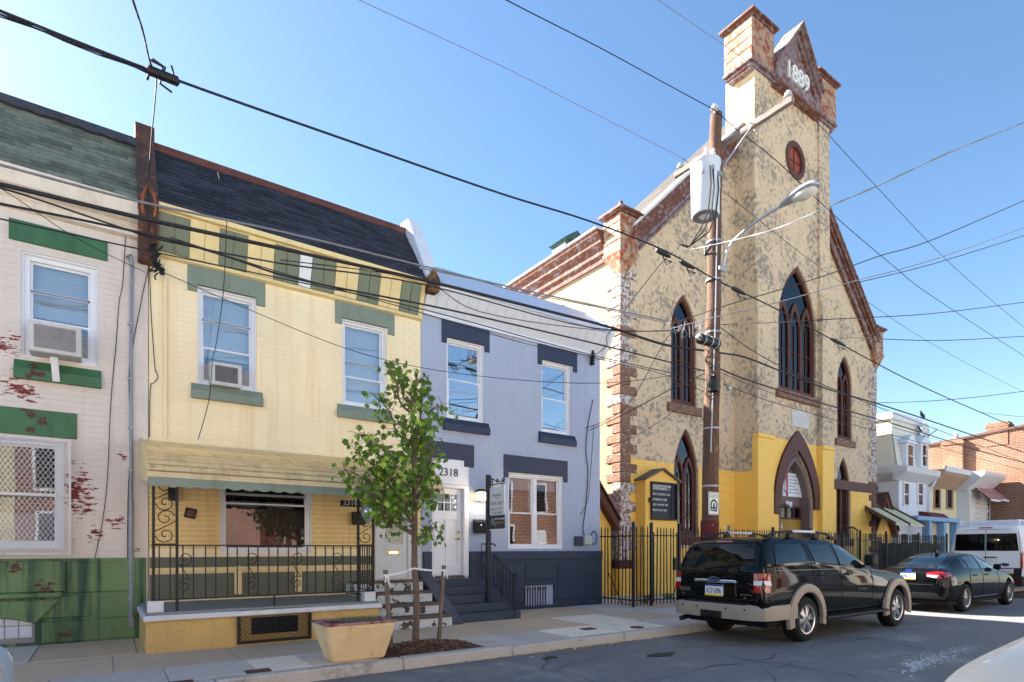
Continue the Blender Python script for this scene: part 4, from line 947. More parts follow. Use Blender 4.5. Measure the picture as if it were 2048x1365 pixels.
# raking cornices with pinnacles
for s in (1, -1):
    X = lambda x: x if s == 1 else 2 * CM - x
    xa, xb = CX0 + .3, TX0 - .02
    def rake(y0, y1, lo, hi, m, name, xe=xb, par=ch, x0=xa):
        pl = [(X(x0), slope(x0) + lo), (X(xe), slope(xe) + lo), (X(xe), slope(xe) + hi), (X(x0), slope(x0) + hi)]
        return MB().prism(pl, 'y', y0, y1).build(name, m, par, bevel=.01)
    rk = rake(YC - .12, YC + .1, -.02, .62, M['rust_wood'], 'rake_board')
    rake(YC - .2, YC - .12, .5, .64, M['rust_wood'], 'rake_moulding', par=rk); rake(YC - .17, YC - .12, -.04, .08, M['gray_wood'], 'rake_moulding', par=rk); rake(YC - .15, YC - .12, .1, .26, M['gray_wood'], 'rake_moulding', par=rk)
    rake(YC - .3, YC + .1, .66, .92, M['rust_wood'], 'rake_cornice', par=rk); rake(YC - .34, YC + .15, .94, 1.06, M['bg_gray'] if s == 1 else M['gray_wood'], 'rake_cap', par=rk)
    rf = rake(YC + .1, YC + 2.0, -.1, 1.0, M['ch_slate'], 'gable_roof', xe=CM, par=ch)
    if s == 1:                                                   # slate courses on the visible slope
        for k in range(34):
            xx = CX0 + .5 + k * .26
            if xx > CM - .2: break
            for j in range(5):
                y = YC + .12 + j * .38; z = slope(xx) + 1.0
                MB().prism([(xx, z + .005), (xx + .3, z + .3), (xx + .3, z + .325), (xx - .01, z + .02)], 'y', y + .004, y + .372).build('roof_slate', M['ch_slate'], ch)
    # corner pinnacle
    px0, px1 = (CX0 - .28, CX0 + .58) if s == 1 else (CX1 - .58, CX1 + .28)
    b = MB()
    zb0 = 10.35; xm, ym = (CX0 + .05 if s == 1 else CX1 - .05), YC + .05
    b.add([(xm - .08, ym - .08, zb0), (xm + .08, ym - .08, zb0), (xm + .08, ym + .08, zb0), (xm - .08, ym + .08, zb0), (px0, YC - .28, zb0 + .62), (px1, YC - .28, zb0 + .62), (px1, YC + .55, zb0 + .62), (px0, YC + .55, zb0 + .62)],
          [(0,3,2,1),(4,5,6,7),(0,1,5,4),(1,2,6,5),(2,3,7,6),(3,0,4,7)])
    b.box(px0, px1, YC - .28, YC + .55, zb0 + .62, zb0 + .72)
    pn = b.build('corner_pinnacle', M['rust_orange'], ch, bevel=.015)
    for k in range(4): MB().box(px0 + .03, px1 - .03, YC - .25, YC + .52, zb0 + .725 + k * .28, zb0 + .995 + k * .28).build('pinnacle_course', M['rust_orange'], pn, bevel=.02)
    zt_ = zb0 + .725 + 4 * .28
    b = MB(); b.box(px0 - .02, px1 + .02, YC - .3, YC + .57, zt_, zt_ + .07); b.box(px0 - .1, px1 + .1, YC - .38, YC + .65, zt_ + .07, zt_ + .14)
    xm, ym = (px0 + px1) / 2, YC + .13
    b.add([(px0 - .1, YC - .38, zt_ + .14), (px1 + .1, YC - .38, zt_ + .14), (px1 + .1, YC + .65, zt_ + .14), (px0 - .1, YC + .65, zt_ + .14), (xm, ym, zt_ + .42)], [(0,1,4),(1,2,4),(2,3,4),(3,0,4),(3,2,1,0)])
    b.lathe([(.0, .3), (.05, .34), (.07, .4), (.05, .46), (.08, .52), (.06, .6), (0, .64)], (xm, ym, zt_), n=10)
    b.build('pinnacle_cap', M['rust_wood'], pn)
# side cornice along the eaves
b = MB(); b.prism([(CX0, 11.0), (CX0 - .08, 11.0), (CX0 - .1, 11.2), (CX0 - .18, 11.24), (CX0 - .2, 11.5), (CX0 - .34, 11.55), (CX0 - .36, 11.75), (CX0 - .48, 11.8), (CX0 - .5, 11.92), (CX0, 11.95)], 'y', YC + .56, 34); b.build('eaves_cornice', M['rust_wood'], ch)
MB().prism([(CX0 - .56, 11.93), (CX0 - .56, 11.98), (CX0 + .2, 12.05), (CX0 + .2, 11.96)], 'y', YC + .56, 34).build('gutter', M['bg_gray'], ch)
b = MB(); b.box(CX0 + .5, CX0 + 1.5, 16.6, 17.4, 12, 13.1); b.prism([(CX0 + .4, 13.1), (CX0 + 1, 13.5), (CX0 + 1.6, 13.1)], 'y', 16.5, 17.5); b.build('roof_vent', mat('verdigris', S(70, 96, 92), .3, 8, .7, .2, 30), ch)
# ---------------------------------------------------------------- tower (a shallow frontispiece)
ZT = 19.3
TW = (22.6, 2.75, 7.75, 10.4, 12.85); DW = (22.5, 2.5, .14, 3.2, 5.5)
circ = [(22.4 + .62 * math.cos(a / 20 * 2 * math.pi), 16.95 + .66 * math.sin(a / 20 * 2 * math.pi)) for a in range(20)]
tw = MB(); tw.plate(rect(TX0, TX1, .12, ZT), [arch(*TW), arch(*DW), circ], YT, YT + .45)
tower = tw.build('tower', M['stucco'], ch)
b = MB(); b.box(TX0, TX0 + .4, YT + .45, YC + .39, .12, ZT); b.box(TX1 - .4, TX1, YT + .45, YC + .39, .12, ZT); b.box(TX0 + .4, TX1 - .4, YC + .1, YC + .39, .12, ZT); b.box(TX0, TX1, YT, YC + .39, ZT, ZT + .1)
b.build('tower_side', M['stucco'], tower)
# buttress strips on both edges with weathered set-offs
for (xa, xb) in ((TX0 - .02, TX0 + 1.0), (TX1 - .9, TX1 + .02)):
    MB().prism([(YT + .02, 5.85), (YP, 5.85), (YP, 11.6), (YT - .1, 12.0), (YT + .02, 12.0)], 'x', xa, xb).build('buttress', M['stucco'], tower, bevel=.01)
    MB().prism([(YT + .02, 12.0), (YT - .1, 12.02), (YT - .06, 19.2), (YT + .02, 19.2)], 'x', xa + .01, xb - .08).build('buttress', M['stucco'], tower)
    MB().box(xa - .03, xb + .03, YP - .06, YT, 5.7, 5.85).build('buttress_cap', M['ch_yellow'], tower, bevel=.02)
    MB().box(xa - .004, xb + .004, YP - .01, YT + .02, .13, 5.7).build('buttress', M['ch_yellow'], tower, bevel=.01)
    MB().box(xa - .02, xb + .02, YT - .2, YT + .02, 11.62, 11.74).build('drip_stone', M['stucco'], tower, bevel=.02)
arch_o = arch(22.5, 3.3, 3.2, 3.25, 6.25)
hb = [(22.5 - 1.7, 22.5 + 1.7, 0, 5.0), (22.5 - 1.15, 22.5 + 1.15, 0, 6.3)]
bricks(tower, TX0 + 1.02, TX1 - .92, .14, 5.84, YT, hb, M['ch_yellow'], bl=.62, bh=.3, gap=.012, proud=.014, single=60, name='painted_block', stuffname='painted_blockwork')
MB().prism([(YT + .46, .14), (YC, .14), (YC, 4.5), (YT + .46, 4.5)], 'x', TX0 - .014, TX0 + .0).build('painted_side', M['ch_yellow'], tower)
MB().prism([(YT, .14), (YT + .46, .14), (YT + .46, 4.5), (YT, 4.5)], 'x', TX0 - .014, TX0 + .0).build('painted_side', M['ch_yellow'], tower)
# spandrel patch of yellow round the arch
sp = arch(22.5, 3.32, 3.2, 3.25, 6.27)
MB().plate(rect(TX0 + 1.01, TX1 - .91, .14, 5.86), [[p for p in arch(22.5, 2.52, .141, 3.2, 5.55)]], YT - .006, YT + .01).build('painted_ground', M['ch_yellow'], tower)
# big lancet of three lights
lancet(tower, TW, YT, M['ch_window_wood'], M['ch_glass'], lights=3, deep=.3)
MB().box(TW[0] - TW[1] / 2 - .2, TW[0] + TW[1] / 2 + .2, YT - .12, YT + .06, TW[2] - .32, TW[2]).build('window_sill', M['brownstone'], tower, bevel=.02)
# round window
b = MB(); c2 = [(22.4 + (p[0] - 22.4) * .78, 16.95 + (p[1] - 16.95) * .78) for p in circ]; b.plate([(22.4 + (p[0] - 22.4) * 1.12, 16.95 + (p[1] - 16.95) * 1.12) for p in circ], [c2], YT - .05, YT + .12)
rw = b.build('round_window', M['ch_window_wood'], tower, bevel=.01)
MB().plate(c2, [], YT + .06, YT + .09).build('boarded_pane', mat('rust_red_board', S(150, 74, 54), .15, 6, .7, .1, 40), rw)
b = MB(); b.box(22.38, 22.42, YT + .03, YT + .07, 16.45, 17.45); b.box(21.9, 22.9, YT + .035, YT + .065, 16.93, 16.97); b.build('glazing_bar', M['ch_window_wood'], rw)
# tablet
MB().box(fx(1583, YT), fx(1617, YT), YT - .025, YT + .02, 6.45, 7.12).build('stone_tablet', M['plaque'], tower, bevel=.01)
# door: moulded arch, tympanum, transom, boarded leaves
b = MB(); b.plate(arch(22.5, 3.35, 3.2, 3.25, 6.28), [arch(22.5, 2.5, 3.201, 3.25, 5.5)], YT - .1, YT + .02); b.build('door_arch', M['ch_brown'], tower, bevel=.02)
MB().box(24.18, 24.85, YT - .1, YT + .02, 3.15, 3.62).build('arch_return', M['ch_brown'], tower, bevel=.05); MB().box(20.82, 21.25, YT - .1, YT + .02, 2.95, 3.2).build('arch_return', M['ch_brown'], tower, bevel=.02)
b = MB(); b.plate(arch(22.5, 2.5, .14, 3.2, 5.5), [arch(22.5, 2.1, .15, 3.2, 5.1)], YT + .1, YT + .5); b.plate(arch(22.5, 2.3, .14, 3.2, 5.3), [arch(22.5, 2.1, .15, 3.2, 5.1)], YT + .04, YT + .1)
pf = b.build('portal_frame', M['ch_board'], tower, bevel=.015)
MB().plate(arch(22.5, 2.1, 3.35, 3.4, 5.1), [], YT + .4, YT + .44).build('tympanum', M['ch_board'], pf)
b = MB(); b.box(21.45, 23.55, YT + .38, YT + .43, 3.28, 3.37); b.box(21.45, 23.55, YT + .38, YT + .43, 2.8, 2.88)
for k in range(5): x = 21.5 + k * .5; b.box(x - .03, x + .03, YT + .38, YT + .43, 2.88, 3.28)
tr = b.build('transom', M['ch_window_wood'], pf); MB().box(21.46, 23.54, YT + .43, YT + .44, 2.86, 3.3).build('transom_pane', M['ch_glass'], tr); MB().box(21.45, 23.55, YT + .47, YT + .48, .2, 3.4).build('portal_back', M['dark_room'], pf)
for (a, c) in ((21.46, 22.49), (22.51, 23.54)): MB().box(a, c, YT + .4, YT + .45, .2, 2.8).build('door', M['ch_door'], pf, bevel=.006)
MB().text('2325', (21.68, YT + .398, 2.44), (1, 0, 0), (0, 0, 1), .26, .01).build('house_number', M['white_plastic'], pf)
b = MB(); b.lathe([(.05, -.05), (.09, 0), (.05, .05), (0, .06)], (22.35, YT + .3, 3.45), 'y', 12); b.lathe([(.05, -.05), (.09, 0), (.05, .05), (0, .06)], (22.6, YT + .3, 3.43), 'y', 12); b.box(22.3, 22.65, YT + .32, YT + .4, 3.44, 3.5); b.tube([(22.5, YT + .3, 3.42), (22.52, YT + .22, 3.28)], .06, 8)
b.build('flood_light', M['sign_white'], tower, smooth=True)
MB().prism([(21.75 + .2 * math.cos(a / 12 * 6.283), 4.42 + .15 * math.sin(a / 12 * 6.283) * (1 if a > 6 else 1.2)) for a in range(12)], 'y', YT + .39, YT + .401).build('paint_patch', M['teal'], pf)
# tower head: corner pinnacles and dated pediment
def tower_pinnacle(xa, xb):
    ya, yb = YT - .2, YC + .3; b = MB(); z = 19.15
    b.box(xa + .14, xb - .14, ya + .14, yb - .14, z, z + .1); b.box(xa + .08, xb - .08, ya + .08, yb - .08, z + .1, z + .22); b.box(xa, xb, ya, yb, z + .22, z + .34)
    p = b.build('tower_pinnacle', M['gray_wood'], tower, bevel=.02)
    for k in range(4): MB().box(xa + .04, xb - .04, ya + .04, yb - .04, z + .345 + k * .37, z + .705 + k * .37).build('pinnacle_course', M['rust_orange'], p, bevel=.02)
    zt_ = z + .345 + 4 * .37
    b = MB(); b.box(xa, xb, ya, yb, zt_, zt_ + .1); b.box(xa - .1, xb + .1, ya - .1, yb + .1, zt_ + .1, zt_ + .17)
    xm, ym = (xa + xb) / 2, (ya + yb) / 2; q = zt_ + .17
    b.add([(xa - .1, ya - .1, q), (xb + .1, ya - .1, q), (xb + .1, yb + .1, q), (xa - .1, yb + .1, q), (xm, ym, q + .35)], [(0,1,4),(1,2,4),(2,3,4),(3,0,4),(3,2,1,0)])
    b.lathe([(.0, .2), (.1, .26), (.14, .34), (.1, .42), (.0, .46)], (xm, ym, q), n=10)
    b.build('pinnacle_cap', M['rust_wood'], p)
tower_pinnacle(TX0 - .35, TX0 + 1.15); tower_pinnacle(TX1 - 1.15, TX1 + .35)
pa, pb_ = TX0 + 1.16, TX1 - 1.16; pm = (pa + pb_) / 2; zp = 19.1
pd = MB().prism([(pa, zp + .5), (pb_, zp + .5), (pm, zp + 2.7)], 'y', YT - .1, YT + .4).build('pediment', M['gray_wood'], tower)
MB().box(pa, pb_, YT - .3, YT + .3, zp + .1, zp + .5).build('pediment_base', M['gray_wood'], pd, bevel=.03)
MB().box(pa, pb_, YT - .36, YT + .3, zp + .0, zp + .1).build('pediment_moulding', M['rust_wood'], pd, bevel=.01)
for s in (1, -1):
    e = pa - .0 if s == 1 else pb_ + .0
    for (lo, hi, y, m) in ((.0, .26, YT - .2, M['gray_wood']), (.26, .42, YT - .32, M['gray_wood']), (.42, .52, YT - .44, M['gray_wood'])):
        MB().prism([(e, zp + .5 + lo), (pm, zp + 2.5 + lo), (pm, zp + 2.5 + hi), (e, zp + .5 + hi)], 'y', y, YT + .4).build('pediment_rake', m, pd, bevel=.01)
for k, chh in enumerate('1889'):
    MB().text(chh, (pm - .82 + k * .42, YT - .14, zp + .72), (1, 0, 0), (0, 0, 1), .95, .09).build('date_numeral', M['white_plastic'], pd)
# side vestibules with steep gabled copings
def vestibule(xa, xb, apex_x, flip):
    za = 3.9 if not flip else 4.0; zl = 2.3
    MB().plate([(xa, .12), (xb, .12), (xb, zl), (apex_x, za), (xa, zl)], [], YC + .25, YC + .6).build('vestibule_wall', M['ch_yellow'], ch)
    MB().prism([(xa, zl), (apex_x, za), (xb, zl), (xb, .12), (xa, .12)], 'y', YC + .6, 17).build('vestibule_body', M['stucco_side'], ch)
    for (p, q) in (((xa - .06, zl - .12), (apex_x, za)), ((xb + .06, zl - .12), (apex_x, za))):
        b = MB(); b.prism([(p[0], p[1]), (q[0], q[1]), (q[0], q[1] + .38), (p[0], p[1] + .32)], 'y', YC - .02, YC + .7); cp = b.build('gable_coping', M['ch_window_wood'], ch, bevel=.02)
        MB().prism([(p[0], p[1] + .34), (q[0], q[1] + .4), (q[0], q[1] + .48), (p[0], p[1] + .42)], 'y', YC - .1, YC + .75).build('coping_cap', M['ch_window_wood'], cp, bevel=.01)
vestibule(10.95, 13.38, 12.0, False)
bricks(ch, 10.98, 13.35, .14, 2.3, YC + .25, [(10.9, 11.7, 0, 2.2)], M['ch_yellow'], bl=.62, bh=.3, gap=.012, proud=.012, single=20, name='painted_block', stuffname='painted_blockwork')
MB().box(10.96, 11.65, YC + .2, YC + .26, .14, 2.15).build('vestibule_door', M['ch_brown'], ch, bevel=.01)
vestibule(31.02, 33.4, 32.2, True)
MB().box(31.2, 32.2, YC + .2, YC + .26, .14, 2.2).build('vestibule_door', M['ch_window_wood'], ch, bevel=.01)
# banner board on the tympanum and the notice case
x0, x1 = fx(1567, YT + .3), fx(1612, YT + .3); sgn_z0, sgn_z1 = 3.72, 4.66
sg = thing('church_banner', 'white church banner with magenta stripe mounted in the pointed doorway', 'sign', (x0, YT + .3, sgn_z0))
MB().box(x0, x1, YT + .32, YT + .36, sgn_z0, sgn_z1).build('board', M['sign_white'], sg, bevel=.006)
MB().box(x0 + .22, x0 + .36, YT + .312, YT + .32, sgn_z0 + .01, sgn_z1 - .01).build('stripe', M['magenta'], sg)
b = MB(); b.prism([(x0 + .02, sgn_z0 + .2), (x0 + .06, sgn_z0 + .25), (x0 + .24, sgn_z1 - .1), (x0 + .2, sgn_z1 - .1)], 'y', YT + .306, YT + .313); b.prism([(x0 + .02, sgn_z0 + .25), (x0 + .32, sgn_z0 + .02), (x0 + .34, sgn_z0 + .06), (x0 + .05, sgn_z0 + .29)], 'y', YT + .304, YT + .311); b.build('painted_mark', M['iron'], sg)
b = MB()
for k, t in enumerate(('Our Schedule', 'Sunday School', 'Morning Worship', 'Bible Study', 'Prayer Meeting', 'All Are Welcome')): b.text(t, (x0 + .44, YT + .318, sgn_z1 - .16 - k * .13), (1, 0, 0), (0, 0, 1), .1, .004)
b.build('lettering', M['sign_gray'], sg)
nb = thing('notice_board', 'yellow gabled notice case with black glazed door beside the lower church window', 'notice board', (15.2, YC - .4, .2))
YN = YC - .45; nx0, nx1 = fx(1291, YN), fx(1355, YN); nz1, nza = fz(1322, 948, YN) - .2, fz(1322, 940, YN)
MB().prism([(nx0, .14), (nx1, .14), (nx1, nz1), ((nx0 + nx1) / 2, nza), (nx0, nz1)], 'y', YN, YC - .02).build('case', M['ch_yellow'], nb, bevel=.01)
for (p, q) in (((nx0 - .08, nz1 - .06), ((nx0 + nx1) / 2, nza)), ((nx1 + .08, nz1 - .06), ((nx0 + nx1) / 2, nza))): MB().prism([p, q, (q[0], q[1] + .06), (p[0], p[1] + .06)], 'y', YN - .12, YC - .02).build('case_roof', M['stake'], nb, bevel=.005)
kx0, kx1, kz0, kz1 = fx(1300, YN), fx(1352, YN), fz(1300, 1040, YN), fz(1300, 963, YN)
b = MB(); b.plate(rect(kx0, kx1, kz0, kz1), [rect(kx0 + .05, kx1 - .05, kz0 + .05, kz1 - .05)], YN - .08, YN - .01); b.box(kx1 - .28, kx1 - .25, YN - .07, YN - .04, kz0 + .05, kz1 - .05)
for q in (.35, .62): b.box(kx0 + .05, kx1 - .05, YN - .065, YN - .045, kz0 + (kz1 - kz0) * q, kz0 + (kz1 - kz0) * q + .02)
dn = b.build('case_door', M['iron'], nb, bevel=.006); MB().box(kx0 + .04, kx1 - .04, YN - .015, YN - .005, kz0 + .04, kz1 - .04).build('letter_board', mat('black_letter_board', S(28, 32, 42), .1, 6, .5, .05, 30), dn)
MB().box(kx0 + .06, kx1 - .3, YN - .022, YN - .015, kz1 - .26, kz1 - .07).build('header_strip', M['sign_gray'], dn)
b = MB()
for k, (t, s) in enumerate((('WELCOME TRUE GOSPEL', .085), ('BAPTIST CHURCH', .085), ('SUN  SCHOOL 9:30', .1), ('WORSHIP 11:00', .1), ('WED  PRAYER 7:00', .09), ('BIBLE STUDY 8:00', .09))): b.text(t, (kx0 + .08, YN - .024, kz1 - .16 - (k * .085 if k < 2 else .1 + (k - 1) * .17)), (1, 0, 0), (0, 0, 1), s, .004)
b.build('lettering', M['white_plastic'], dn)
b = MB(); b.box(kx0 - .1, kx0, YN - .08, YN - .04, (kz0 + kz1) / 2 - .02, (kz0 + kz1) / 2 + .03); b.box(kx0 - .1, kx0 - .07, YN - .09, YN - .03, (kz0 + kz1) / 2 - .07, (kz0 + kz1) / 2 + .08); b.build('latch', M['iron'], dn)
# ================================================================== far houses beyond the church
def ybox(h, name, x0, x1, y0, y1, z0, z1, m, bev=.02): return MB().box(x0, x1, y0, y1, z0, z1).build(name, m, h, bevel=bev)
def bwin(h, x0, x1, z0, z1, Y, frame, rail=True):
    b = MB(); b.plate(rect(x0 - .1, x1 + .1, z0 - .1, z1 + .1), [rect(x0, x1, z0, z1)], Y - .06, Y + .04)
    if rail: b.box(x0, x1, Y - .03, Y + .0, (z0 + z1) / 2 - .04, (z0 + z1) / 2 + .04)
    w = b.build('window', frame, h); MB().box(x0, x1, Y - .012, Y - .006, z0, z1).build('pane', M['glass_low'], w); MB().box(x0, x1, Y - .005, Y + .02, z0, z1).build('shade', M['dark_room'], w)
def siding(h, ax, c, a0, a1, z0, z1, m, pitch=.16):
    """lapped boards on a wall face; ax='x': face at x=c looking to -x; ax='y': face at y=c looking to -y"""
    z = z0
    while z < z1 - .05:
        zt_ = min(z + pitch, z1); pr = [(c - .035, z), (c - .004, zt_), (c + .03, zt_), (c + .03, z)]
        if ax == 'y': MB().prism(pr, 'x', a0, a1).build('siding_board', m, h)
        else: MB().prism(pr, 'y', a0, a1).build('siding_board', m, h)
        z += pitch
YB = 13.5
g0 = thing('sided_rowhouse', 'narrow strip of pale yellow sided house showing just beyond the church corner', 'house', (33.3, 16.8, .14))
ybox(g0, 'wall', 33.42, 34.0, 15.6, 24, .1, 5.6, M['bg_yellow']); siding(g0, 'y', 15.6, 33.42, 34.0, 2.2, 5.5, M['bg_yellow'], .2)
MB().prism([(14.9, 5.75), (14.7, 6.3), (15.7, 6.5), (15.7, 5.5)], 'x', 33.0, 34.2).build('cornice', M['bg_white'], g0)
A = thing('tall_rowhouse', 'white three storey rowhouse with slanted sided top floor and two dormer windows', 'house', (36, YB, .14))
ax0, ax1 = fx(1798, YB), fx(1857, YB)
ybox(A, 'wall', ax0, ax1, YB, 24, .1, 5.7, M['bg_white2'])
zA = fz(1820, 937, YB)
MB().prism([(YB + .1, zA), (YB + .45, 8.55), (24, 8.55), (24, zA)], 'x', ax0 + .05, ax1 - .03).build('top_floor', M['bg_white'], A)
MB().prism([(ax0 + .05, zA), (ax0 + .05, 8.4), (ax0 + .03, 8.4), (ax0 + .03, zA)], 'y', YB + .5, 24).build('side_panel', M['bg_white'], A)
siding(A, 'x', ax0 + .03, YB + .35, 22, zA + .1, 8.3, M['bg_white'], .2)
k = 0; z = zA + .08
while z < 8.3:
    f0, f1 = (z - zA) / (8.55 - zA), (z + .2 - zA) / (8.55 - zA)
    MB().prism([(YB + .1 + .35 * f0 - .035, z), (YB + .1 + .35 * f1 - .005, z + .2), (YB + .1 + .35 * f1 + .03, z + .2), (YB + .1 + .35 * f0 + .03, z)], 'x', ax0 + .05, ax1 - .03).build('siding_board', M['bg_white'], A); z += .2
b = MB(); b.prism([(YB + .3, 8.5), (YB + .25, 8.85), (24, 8.85), (24, 8.5)], 'x', ax0 - .1, ax1 + .05); b.build('roof', M['bg_white2'], A)
b = MB(); b.prism([(YB, zA - .75), (YB - .55, zA - .35), (YB - .6, zA - .05), (YB + .1, zA + .02), (YB + .1, zA - .75)], 'x', ax0 - .5, ax1 + .05); b.prism([(ax0, zA - .75), (ax0 - .5, zA - .35), (ax0 - .55, zA - .05), (ax0 + .1, zA), (ax0 + .1, zA - .75)], 'y', YB, 18); b.build('cornice', M['bg_gray'], A, bevel=.02)
for px in (1817, 1846):
    xx = fx(px, YB); z0, z1 = fz(px, 935, YB), fz(px, 892, YB); b = MB()
    b.box(xx - .5, xx + .5, YB - .1, YB + .6, z0 - .05, z1 + .1); b.prism([(xx - .75, z1 + .1), (xx + .75, z1 + .1), (xx, z1 + .6)], 'y', YB - .2, YB + .8)
    dm = b.build('dormer', M['bg_white2'], A, bevel=.02); bb = MB(); bb.box(xx - .28, xx + .28, YB - .13, YB - .11, z0 + .05, z1); bb.build('dormer_pane', M['glass_low'], dm); MB().box(xx - .27, xx + .27, YB - .109, YB - .103, z0 + .06, z1 - .01).build('dormer_shade', M['dark_room'], dm); MB().box(xx - .28, xx + .28, YB - .16, YB - .13, (z0 + z1) / 2 - .03, (z0 + z1) / 2 + .03).build('dormer_rail', M['bg_white'], dm)
for px in (1811, 1839): bwin(A, fx(px - 4, YB), fx(px + 5, YB), fz(px, 1010, YB), fz(px, 968, YB), YB, M['bg_white2'])
b = MB(); xx = fx(1857, YB); b.tube([(xx, YB - .45, zA - .3), (xx - .2, YB - .1, zA - 1.2), (xx - .2, YB - .08, .3)], .06); b.build('downspout', M['bg_white2'], A)
b = MB(); b.box(ax0 - .05, ax0 + .0, 14.5, 15.3, 3.4, 5.0); b.build('window', M['glass_refl'], A)
sd = thing('satellite_dish', 'pale satellite dish on the roof corner of the white three storey house', 'satellite dish', (ax1 - .2, YB + .2, 8.8))
b = MB(); b.lathe([(.0, .06), (.3, .03), (.48, -.04), (.5, -.05), (.48, -.06), (.3, .01), (0, .04)], (ax1 - .2, YB + .1, 8.15), 'y', 16); b.build('dish', M['bg_gray'], sd, smooth=True)
b = MB(); b.tube([(ax1 - .2, YB + .2, 8.1), (ax1 - .2, YB + .5, 8.6), (ax1 - .2, YB + .5, 8.9)], .04); b.tube([(ax1 - .2, YB + .1, 7.8), (ax1 - .2, YB - .5, 8.2)], .025); b.build('dish_arm', M['iron'], sd)
bd = thing('pigeon', 'dark pigeon perched above the satellite dish on the white house', 'bird', (ax1 - .25, YB + .2, 8.9))
b = MB(); bx, bz = ax1 - .25, 8.98
b.tube([(bx + .32, YB + .2, bz + .0), (bx + .18, YB + .2, bz + .05), (bx, YB + .2, bz + .1), (bx - .14, YB + .2, bz + .16), (bx - .2, YB + .2, bz + .25), (bx - .24, YB + .2, bz + .3), (bx - .31, YB + .2, bz + .28)], [.02, .07, .1, .085, .05, .05, .008], 10)
b.tube([(bx, YB + .16, bz + .02), (bx, YB + .16, bz - .12)], .012, 5); b.tube([(bx + .03, YB + .24, bz + .02), (bx + .03, YB + .24, bz - .12)], .012, 5)
b.build('body', M['black_plastic'], bd, smooth=True)
# cream house
Bh = thing('cream_rowhouse', 'cream two storey rowhouse with brown window frames and pale blue porch', 'house', (39.5, YB, .14))
bx0, bx1 = ax1 + .02, fx(1914, YB)
ybox(Bh, 'wall', bx0, bx1, YB, 24, .1, 5.6, M['bg_cream'])
zB = fz(1885, 958, YB)
MB().prism([(YB, zB - .6), (YB - .7, zB + .1), (YB - .75, zB + .35), (24, zB + .5), (24, zB - .6)], 'x', bx0, bx1).build('cornice', mat('tan_soffit', S(176, 146, 120), .05, 3, .6, .05, 20), Bh, bevel=.02)
MB().box(bx0, bx1, YB - .85, YB - .76, zB + .2, zB + .5).build('gutter', M['bg_gray'], Bh)
for px in (1873, 1898): bwin(Bh, fx(px - 5, YB), fx(px + 5, YB), fz(px, 1016, YB), fz(px, 980, YB), YB, mat('tan_window_trim', S(170, 132, 104), .05, 4, .6, .02, 20), False)
YQ = 12.6; pz = fz(1880, 1040, YQ)
b = MB(); b.box(fx(1832, YQ), fx(1921, YQ), YQ - .1, YB, pz - .1, pz + .12); b.build('porch_roof', M['bg_blue'], Bh, bevel=.02); MB().prism([(YQ + .2, pz + .13), (YB, pz + .13), (YB, pz + .5), (YQ + .5, pz + .4)], 'x', fx(1876, YQ), fx(1909, YQ)).build('porch_roof_slope', mat('maroon_shingle', S(104, 50, 54), .15, 5, .8, .2, 20), Bh)
for px in (1862, 1891, 1916): x = fx(px, YQ); MB().box(x - .18, x + .18, YQ, YQ + .36, .1, pz - .1).build('porch_column', M['bg_blue'], Bh, bevel=.02)
b = MB(); b.box(ax0 + .3, ax0 + .9, YB - .04, YB + .02, .3, 2.4); b.box(ax0 + 1.6, ax0 + 2.2, YB - .04, YB + .02, .9, 2.4); b.box(bx0 + .6, bx0 + 1.2, YB - .04, YB + .02, .3, 2.4); b.build('ground_floor_opening', M['dark_room'], Bh)
# awning over the white house porch
aw2 = thing('porch_awning', 'beige metal porch awning with brown ribs below the white house', 'awning', (34.5, 12.3, 2.6))
zz0, zz1 = fz(1790, 1050, 11.8), fz(1790, 1027, 12.8)
b = MB(); b.prism([(12.0, zz0), (13.4, zz1 + .25), (13.4, zz1 + .32), (12.0, zz0 + .07)], 'x', fx(1770, 12.4), fx(1832, 12.4)); b.build('sheet', M['bg_yellow'], aw2)
for px in (1771, 1800, 1831): x = fx(px, 12.4); MB().prism([(11.97, zz0 - .02), (13.4, zz1 + .22), (13.4, zz1 + .4), (11.97, zz0 + .14)], 'x', x - .06, x + .06).build('rib', M['bg_brown'], aw2)
MB().box(fx(1770, 12.4), fx(1832, 12.4), 13.38, 13.46, zz1 + .25, zz1 + .45).build('head_rail', M['bg_brown'], aw2)
